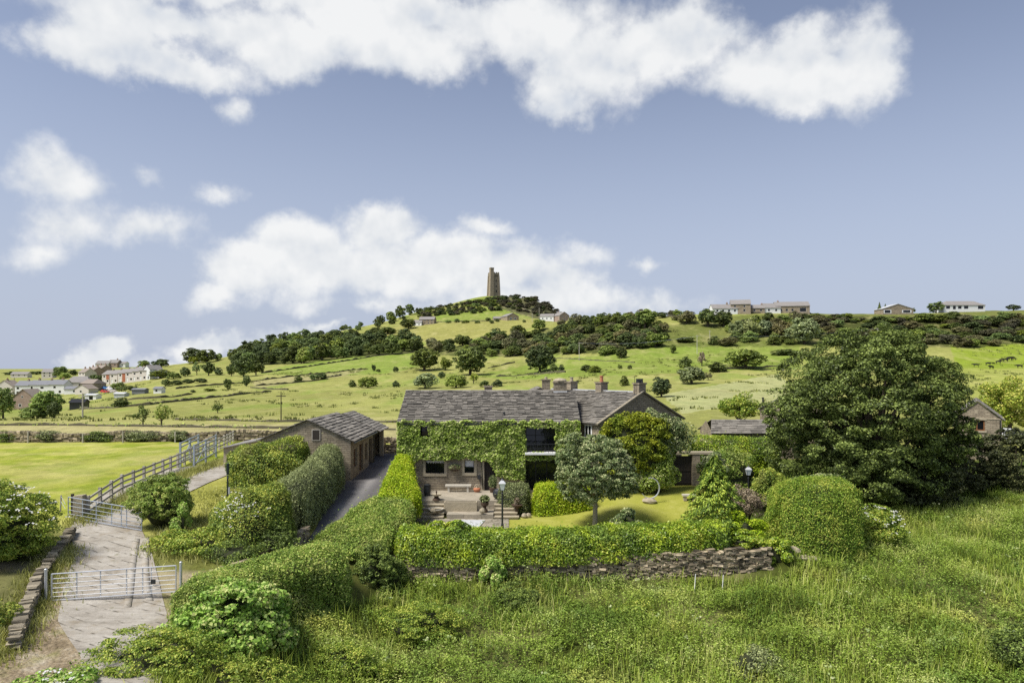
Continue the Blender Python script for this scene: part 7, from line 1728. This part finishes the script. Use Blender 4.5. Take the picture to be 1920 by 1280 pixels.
# ------------------------------------------------------------------ far houses
def house(pos, rz, w_, d_, eave, ridge, wall, roof, label, wins=(), door=None, chims=(), cat='house', name='house', group=None, hip=0.0, side=(), ov=.3, potc='terracotta'):
    """ridge along local x; front at -d/2; windows (x, z, w, h) on the front; side: (face, y, z, w, h) proud panes"""
    t = empty(name, pos, rz, label, cat, group); h2 = d_ / 2
    ops = [(x - a / 2, x + a / 2, z, z + b) for x, z, a, b in wins]
    if door: ops.append((door[0] - .5, door[0] + .5, 0.0, 2.1))
    mb = MB(); facade(mb, -w_ / 2, w_ / 2, -2, eave, ops, -h2, .18)
    for s in (-1, 1):
        x = s * w_ / 2; f = [(x, -h2, -2), (x, h2, -2), (x, h2, eave)] + ([(x, 0, ridge)] if not hip else []) + [(x, -h2, eave)]
        mb.add(f, [tuple(range(len(f)))])
    mb.add([(-w_ / 2, h2, -2), (w_ / 2, h2, -2), (w_ / 2, h2, eave), (-w_ / 2, h2, eave)], [(0, 1, 2, 3)])
    mb.build('wall', [M[wall]], t)
    for o in ops[:len(wins)]:
        mb = MB(); fw = .07
        mb.box(o[0], o[0] + fw, -h2 + .06, -h2 + .12, o[2], o[3]); mb.box(o[1] - fw, o[1], -h2 + .06, -h2 + .12, o[2], o[3]); mb.box(o[0] + fw, o[1] - fw, -h2 + .06, -h2 + .12, o[2], o[2] + fw); mb.box(o[0] + fw, o[1] - fw, -h2 + .06, -h2 + .12, o[3] - fw, o[3])
        wn = mb.build('window', [M['white_paint' if wall not in ('white_paint',) else 'slate_blue']], t)
        mb = MB(); mb.add([(o[0], -h2 + .1, o[2]), (o[1], -h2 + .1, o[2]), (o[1], -h2 + .1, o[3]), (o[0], -h2 + .1, o[3])], [(0, 1, 2, 3)]); mb.build('pane', [M['glass']], wn)
    if door: mb = MB(); mb.box(door[0] - .5, door[0] + .5, -h2 + .1, -h2 + .16, 0, 2.1); mb.build('door', [M[door[1]]], t)
    for (f, y, z, a, b) in side:
        mb = MB(); x = f * (w_ / 2 + .02); mb.box(min(x, x - f * .1), max(x, x - f * .1), y - a / 2, y + a / 2, z, z + b); wn = mb.build('window', [M['white_paint' if wall != 'white_paint' else 'slate_blue']], t)
        mb = MB(); x = f * (w_ / 2 + .03); mb.box(min(x, x - f * .1), max(x, x - f * .1), y - a * .38, y + a * .38, z + b * .1, z + b * .9); mb.build('pane', [M['glass']], wn)
    mb = MB(); e = eave - .08; sl = (ridge - eave) / h2; th = .16
    for s in (-1, 1):
        X_ = w_ / 2 + ov * .7; hx = hip * w_ / 2
        lo = [(-X_, s * (h2 + ov), e - ov * sl + .08), (X_, s * (h2 + ov), e - ov * sl + .08)]; hi = [(X_ - hx, 0, ridge), (-X_ + hx, 0, ridge)]
        bq = lo + hi; up = [(x, y, z + th) for x, y, z in bq]; mb.hexa(bq + up)
        if hip: bq = [(s * X_, -(h2 + ov), e - ov * sl + .08), (s * X_, (h2 + ov), e - ov * sl + .08), (s * (X_ - hx), .01, ridge), (s * (X_ - hx), -.01, ridge)]; mb.hexa(bq + [(x, y, z + th - .01) for x, y, z in bq])
    rf = mb.build('roof', [M[roof]], t)
    for cx, hh in chims:
        mb = MB(); mb.box(cx - .45, cx + .45, -.35, .35, ridge - .6, ridge + hh); c_ = mb.build('chimney', [M['far_stone' if wall != 'far_brick' else 'far_brick']], rf)
        for q in (-.2, .2): mb = MB(); mb.cyl((cx + q, 0, ridge + hh), (cx + q, 0, ridge + hh + .45), .12, n=7); mb.build('chimney_pot', [M[potc]], c_)
    return t
def HP(u, v): return G(u, v)
D2 = lambda w_, n_, z=(.9, 3.4): [(-w_ / 2 + w_ * (i + .5) / n_, zz, 1.1, 1.2) for i in range(n_) for zz in z]
# white cottage row
s = 345 / F
for k, (u0, u1, lab, wins, dr) in enumerate([(28, 54, 'white rendered cottage at the left end of the village row', [(-2, 3.1, 1.2, 1.1), (-2, .8, 1.4, 1.2)], None), (54, 92, 'long white middle cottage of the village row', [(-3.6, 3.1, 1.0, 1.1), (1.5, 3.1, 1.6, 1.0)], (-1.4, 'dark_timber')), (92, 120, 'white cottage with a lower white wing at the right end of the village row', [(-1, 3.1, 1.2, 1.1), (-2, .8, 1.6, 1.1), (1.6, .8, 1.2, 1.2)], None)]):
    q = on((u0 + u1) / 2, 345.0); house(Vector((q.x, q.y + 3.5, q.z)), 0, (u1 - u0) * s * .998, 7, 5.0, 7.2, 'white_paint', 'slate_blue', lab, wins, dr, chims=((1.0, .8),) if k != 1 else ((-2.0, .9), (4.2, .7)))
q = on(6, 350.0); house(Vector((q.x, q.y + 4, q.z)), math.radians(90), 7, 8.5, 4.6, 7.4, 'render_pink', 'tile_brown', 'pinkish rendered house at the left picture edge', (), side=((-1, 1.8, 2.8, 1.1, 1.2),), chims=((-1, .8),))
q = on(140, 365.0); house(Vector((q.x, q.y + 5, q.z)), math.radians(12), 11.5, 9, 4.6, 7.6, 'render_pink', 'slate_far', 'grey hip roofed house right of the white cottage row', [(-3, 2.6, 1.8, 1.2), (1.5, 2.6, 1.6, 1.2), (3.8, .6, 1.2, 1.2)], hip=.45)
q = on(133, 338.0); house(Vector((q.x, q.y + 3, q.z)), 0, 8.0, 4, 2.5, 3.7, 'white_paint', 'slate_blue', 'small low white garage in front of the hip roofed house', [(1.2, .9, 1.6, 1.0)], name='garage', cat='garage')
q = on(166, 352.0); house(Vector((q.x, q.y + 4, q.z)), math.radians(-14), 8.2, 8, 4.2, 6.2, 'far_stone', 'tile_brown', 'dark brown stone barn house right of the hip roofed house', [(-1.6, 1.0, 2.2, 1.8)], hip=.3)
q = on(155, 330.0); house(Vector((q.x, q.y + 3, q.z)), math.radians(80), 6, 7.5, 2.6, 4.6, 'render_pink', 'tile_brown', 'low gabled bungalow below the dark brown barn house', (), side=((-1, 0.5, .9, 1.4, 1.0),))
q = on(43, 262.0); house(Vector((q.x, q.y + 4, q.z)), math.radians(90), 8, 7.2, 4.9, 7.6, 'far_brick', 'tile_brown', 'brown brick gable house with two small white windows in front of the village', (), side=((-1, .3, 4.4, .7, .8), (-1, 1.1, 1.0, 1.0, 1.2)))
# upper brick row
for k, (u, v, lab) in enumerate([(157, 704, 'brick end house with tall chimneys at the left of the upper terrace'), (172, 703, 'middle brick house of the upper terrace'), (187, 702, 'right hand brick house of the upper terrace, under the skyline roofs')]):
    q = on(u, 445.0 + 6 * k); house(Vector((q.x, q.y + 4, q.z + .4)), math.radians(-24), 6.2, 8, 5.2, 7.6, 'far_brick' if k else 'render_pink', 'tile_brown', lab, D2(6, 2, (1.0, 3.5)), None, ((-2.2, .9), (2.2, .9)))
# stepped terrace
tc_ = [(201, 'grey pink'), (216, 'grey'), (231, 'pale'), (245, 'grey white'), (258, 'grey'), (270, 'pale grey')]
labs = ['left end house of the stepped terrace, with an orange brick panel', 'second stepped terrace house from its left end', 'stepped terrace house with the widest orange brick panel, middle left of the terrace', 'stepped terrace house in the middle right, with a dark porch', 'stepped terrace house second from the white gable', 'stepped terrace house next to the white gable']
for k, (u, _) in enumerate(tc_):
    q = on(u, 402.0 - 3 * k); t = house(Vector((q.x, q.y + 4, q.z + .9 - .1 * k)), math.radians(-14), 5.0, 8, 5.2, 7.4, 'render_pink', 'slate_far', labs[k], [(-1.0, 3.3, 1.3, 1.1), (1.3, .7, 1.3, 1.2)], (-1.2, 'white_paint'), ((1.8, .7),))
    if k in (0, 2): mb = MB(); mb.box(.4, 2.3 + .1 * k, -4.06, -3.99, 2.2 if k == 0 else .1, 5.0); mb.build('brick_panel', [M['brick_red']], t)
q = on(280, 386.0); house(Vector((q.x, q.y + 4, q.z + .2)), math.radians(64), 8, 5.4, 5.6, 7.8, 'white_paint', 'slate_far', 'white gable end house closing the stepped terrace', (), side=((-1, .6, 2.6, .8, 1.0), (-1, -1.4, .2, .9, 1.6)))
q = on(294, 388.0); house(Vector((q.x, q.y + 3, q.z)), math.radians(-14), 5.0, 6, 4.4, 4.9, 'white_paint', 'slate_far', 'flat topped white extension right of the white gable', [(-1, .6, 1.0, 1.4)])
q = on(196, 590.0); house(Vector((q.x, q.y, q.z + .5)), 0, 11, 8, 3.5, 6, 'render_pink', 'slate_far', 'long roof on the skyline above the village, left one', D2(10, 3, (1.0,)))
q = on(216, 592.0); house(Vector((q.x, q.y, q.z + .5)), 0, 8, 8, 3.5, 6, 'far_brick', 'slate_far', 'roof with a chimney on the skyline above the stepped terrace', D2(8, 2, (1.0,)), chims=((2, 1),))
q = on(233, 594.0); house(Vector((q.x, q.y, q.z + .2)), 0, 5, 6, 3.2, 4.6, 'white_paint', 'slate_far', 'tiny white house at the right end of the skyline roofs', D2(5, 1, (1.0,)))
q = on(92, 560.0); house(Vector((q.x, q.y, q.z + .5)), math.radians(10), 8, 7, 4.5, 7, 'render_pink', 'slate_far', 'pale house on the far skyline left of the village tree', D2(8, 2, (1.0, 3)))
q = on(40, 620.0); house(Vector((q.x, q.y, q.z + .5)), math.radians(6), 14, 7, 2.6, 4.6, 'render_pink', 'slate_far', 'low pale roof far off on the left skyline', D2(14, 3, (.9,)))
# sheds on the slope
q = G(149, 766); house(q, math.radians(6), 4.0, 3, 1.9, 2.7, 'iron', 'black_frame', 'black tarred field shed beside the telegraph pole', (), None, name='shed', cat='shed')
q = G(175, 749); house(q, math.radians(-8), 4.6, 3, 1.8, 2.2, 'white_paint', 'lead', 'small white shed with a dark open door above the black shed', [(.2, .0, 1.7, 1.5)], None, name='shed', cat='shed')
q = G(263, 738); house(q, math.radians(-4), 5.0, 2.6, 1.6, 2.0, 'slate_blue', 'slate_blue', 'grey blue shed on the field edge below the stepped terrace', (), None, name='shed', cat='shed')
q = G(299, 737); house(q, math.radians(-4), 3.0, 2.6, 1.7, 2.3, 'white_paint', 'slate_blue', 'little white hut below the white extension', [(-.4, .6, .8, .8)], None, name='shed', cat='shed')
q = G(228, 744); house(q, math.radians(-10), 4.2, 2.4, 1.2, 1.6, 'lead', 'lead', 'low pale hen house right of the small white shed', (), None, name='shed', cat='shed')
# cars on the sloping village road
strip('village_road', [gxy(190, 726), gxy(196, 732), gxy(205, 737)], [gxy(206, 722), gxy(214, 729), gxy(222, 735)], M['concrete'], 12, 4, .12)
for u, v, pt, lab in ((197, 737, 'red', 'red car at the foot of the sloping village road'), (199, 730, 'blue', 'blue car parked on the sloping village road'), (37, 764, 'galv', 'silver car in front of the brown brick gable house'), (208, 731, 'white_paint', 'white car parked on the sloping village road')):
    car(G(u, v) + Vector((0, 0, .15)), math.radians(-20), pt, lab)

# farms on the tower hill
q = on(801, 628); house(Vector((q.x, q.y + 4, q.z)), math.radians(-8), 14, 8, 4.8, 7.4, 'far_stone', 'slate_far', 'stone farmhouse on the left shoulder of the tower hill', D2(13, 4, (.9, 3.1)), None, ((-5.5, .8), (5.5, .8)))
q = on(783, 626); house(Vector((q.x, q.y + 4, q.z)), math.radians(-8), 8, 7, 3.4, 5.6, 'white_paint', 'slate_far', 'white wing beside the left tower hill farmhouse', D2(7, 2, (.9,)))
q = on(955, 612); house(Vector((q.x, q.y + 4, q.z - .6)), math.radians(-66), 16, 11, 3.8, 6.6, 'far_stone', 'slate_far', 'low broad stone barn in the middle below the tower', (), None, (), 'barn', 'barn', side=((1, 2, .6, 2, 2), (1, -2, .6, 2, 2)))
q = on(935, 618); house(Vector((q.x, q.y + 4, q.z - .5)), math.radians(10), 10, 6, 2.2, 4.0, 'far_stone', 'slate_far', 'lower shed wing left of the broad tower hill barn', (), None, (), 'shed', 'shed')
q = on(1052, 600); house(Vector((q.x, q.y + 4, q.z + 1.0)), math.radians(-62), 12, 10, 4.8, 8.0, 'far_brick', 'slate_far', 'brown gabled inn on the right shoulder of the tower hill', (), None, ((-4, .8),), side=((1, 2, 3.4, 1, 1.2), (1, -2, 3.4, 1, 1.2), (1, 0, .8, 1.2, 1.4)))
q = on(1027, 604); house(Vector((q.x, q.y + 4, q.z + .5)), math.radians(-12), 12, 7, 3.8, 6.0, 'white_paint', 'slate_far', 'white fronted cottage left of the brown gabled inn', D2(11, 3, (1.2,)))
# houses along the right ridge
def ridge(u, Y=384.0, dz=0): q = on(u, Y); return Vector((q.x, q.y + 3, q.z + dz))
house(ridge(1361, dz=.6), 0, 15, 7, 2.6, 5.0, 'white_paint', 'slate_far', 'low pale house at the left end of the ridge houses', D2(13, 4, (.7,)), None, ((1.5, .9),))
house(ridge(1391, dz=.4), math.radians(-14), 10.5, 8, 5.0, 7.6, 'far_stone', 'slate_far', 'two storey stone house, highest of the ridge houses', [(-3, 3.2, 1, 1.2), (2, 3.2, 1, 1.2), (-3, .8, 1.2, 1.3), (2, .8, 1.2, 1.3)], None, ())
house(ridge(1421, dz=.4), math.radians(-8), 8, 7, 2.6, 4.6, 'far_stone', 'slate_far', 'single storey stone wing right of the highest ridge house', [(-1.5, .8, 1.2, 1.2), (2, .8, 1.2, 1.2)], None, ((3, .6),))
house(ridge(1448, dz=.3), 0, 9, 7, 2.7, 5.3, 'white_paint', 'slate_far', 'white walled bungalow between the stone ridge houses', D2(8, 2, (.8,)))
house(ridge(1487, dz=.3), math.radians(-9), 18, 8, 3.7, 6.2, 'far_stone', 'slate_far', 'long stone ridge house with a row of dormers', [(-6, .8, 1.2, 1.3), (-3, .8, 1.2, 1.3), (0, .8, 1.2, 1.3), (5.5, .4, 3.4, 2.2)], None, ((-7, .6),))
house(ridge(1681, dz=.3), math.radians(90), 9, 17, 2.7, 5.4, 'far_stone', 'lead', 'broad gabled bungalow with white windows on the right ridge', (), side=((-1, 5.8, .2, 4.2, 2.0), (-1, -4.8, .5, 5.2, 1.6)))
house(ridge(1806, dz=1.0), 0, 23, 8, 2.6, 5.0, 'white_paint', 'slate_far', 'long hip roofed bungalow with many panes on the right ridge', [(-9, .5, 2.2, 1.7), (-5.5, .2, 1.6, 2.0), (-2.5, .5, 2.0, 1.7), (1, .5, 2.4, 1.7), (9, .4, 3.0, 1.8)], None, (), hip=.35)

# ------------------------------------------------------------------ telegraph poles
def pole(u, v, hpx, label, mat='timber', r=.14):
    q = G(u, v); h = hpx * q.y / F; t = thing('telegraph_pole', label, 'pole', q); mb = MB(); mb.cyl((0, 0, -.5), (0, 0, h), r, r * .7, 8); mb.build('pole', [M[mat]], t); mb = MB(); mb.bar((-.7, 0, h - .5), (.7, 0, h - .5), .12, .12); mb.build('crossarm', [M[mat]], t); return q + Vector((0, 0, h - .4))
p1 = pole(155, 785, 48, 'dark telegraph pole by the black field shed'); pole(27, 735, 27, 'telegraph pole in front of the white cottage row', 'dark_timber')
pole(527, 788, 52, 'thin telegraph pole in the pale field above the barn', 'dark_timber', .09)
a_ = pole(1086, 675, 34, 'pale telegraph pole on the slope right of the lone oak', 'concrete_post'); b_ = pole(1307, 664, 36, 'pale telegraph pole on the slope left of the grey willow thicket', 'concrete_post'); c_ = pole(1646, 640, 26, 'pale telegraph pole rising from the scrub behind the sycamore', 'concrete_post')
pole(1331, 635, 16, 'short pale pole beside the grey willow thicket', 'concrete_post')
pole(1011, 604, 27, 'tall pale pole between the tower hill barn and the white cottage', 'concrete_post', .16); pole(1048, 606, 16, 'pale pole in front of the brown gabled inn', 'concrete_post', .16); pole(998, 604, 17, 'short pole right of the broad tower hill barn', 'concrete_post', .16)
for p_, q_, lab in ((a_, b_, 'power line crossing the slope from the oak pole to the willow pole'), (b_, c_, 'power line running from the willow pole behind the sycamore')):
    t = thing('power_line', lab, 'cable', p_); mb = MB(); mb.tube([(q_ - p_) * f + Vector((0, 0, -6 * f * (1 - f))) for f in np.linspace(0, 1, 14)], [.022] * 14, 4); mb.build('wire', [M['galv_dull']], t)

# ------------------------------------------------------------------ cattle
def cow_mesh():
    """one continuous body grown over a skeleton of joints"""
    J = [(-.75, 0, 1.12, .27), (-.3, 0, 1.08, .34), (.2, 0, 1.06, .36), (.62, 0, 1.12, .30), (.95, 0, 1.22, .19), (1.22, 0, 1.20, .15), (1.45, 0, 1.05, .11), (1.58, 0, .95, .08)]
    E = [(i, i + 1) for i in range(7)]
    def chain(par, pts):
        for q in pts: J.append(q); E.append((par, len(J) - 1)); par = len(J) - 1
    for s in (-1, 1):
        chain(3, [(.62, s * .2, .80, .13), (.60, s * .2, .48, .075), (.61, s * .2, .22, .055), (.64, s * .2, .03, .07)])
        chain(0, [(-.72, s * .2, .82, .16), (-.62, s * .2, .56, .09), (-.82, s * .2, .38, .06), (-.78, s * .2, .03, .07)])
        chain(5, [(1.22, s * .2, 1.27, .045), (1.2, s * .34, 1.25, .025)])
    chain(0, [(-1.0, 0, 1.15, .035), (-1.06, 0, .8, .025), (-1.06, 0, .5, .04)])
    me = bpy.data.meshes.new('cow'); me.from_pydata([j[:3] for j in J], E, []); o = bpy.data.objects.new('cow_source', me); COL.objects.link(o)
    o.modifiers.new('skin', 'SKIN'); sd_ = me.skin_vertices[0].data
    for i, j in enumerate(J): sd_[i].radius = (j[3], j[3])
    sd_[0].use_root = True
    sb = o.modifiers.new('sub', 'SUBSURF'); sb.levels = 1; sb.render_levels = 1
    bpy.context.view_layer.update(); dg = bpy.context.evaluated_depsgraph_get(); out = bpy.data.meshes.new_from_object(o.evaluated_get(dg))
    bpy.data.objects.remove(o); out.name = 'cow'; out.materials.clear(); out.materials.append(M['cow']); return out
cm = cow_mesh()
for u, v, lab, s in [(1830, 688, 'black cow grazing farthest to the left of the herd', 1.1), (1853, 685, 'black cow standing second from the left in the herd', 1.05), (1863, 683, 'small black calf between the left cows and the main group', .7), (1859, 692, 'black cow nearest the camera, below the rest of the herd', 1.1), (1872, 682, 'black cow at the left end of the tight group', 1.1), (1879, 678.5, 'black cow second in the tight group', 1.15), (1886, 678, 'black cow third in the tight group', 1.1), (1893, 676, 'largest black cow at the upper end of the tight group', 1.4), (1901.5, 675, 'small black calf alone just right of the tight group', .8), (1912, 690, 'black cow standing apart at the lower right of the herd', 1.1)]:
    q = G(u, v); o = bpy.data.objects.new('cow', cm); COL.objects.link(o); o.location = q; s *= .85; o.scale = (s, s, s); o.rotation_euler = (0, 0, random.choice((0, 3.14)) + random.uniform(-.5, .5)); tag(o, lab, 'cow', 'black cattle on the right field')
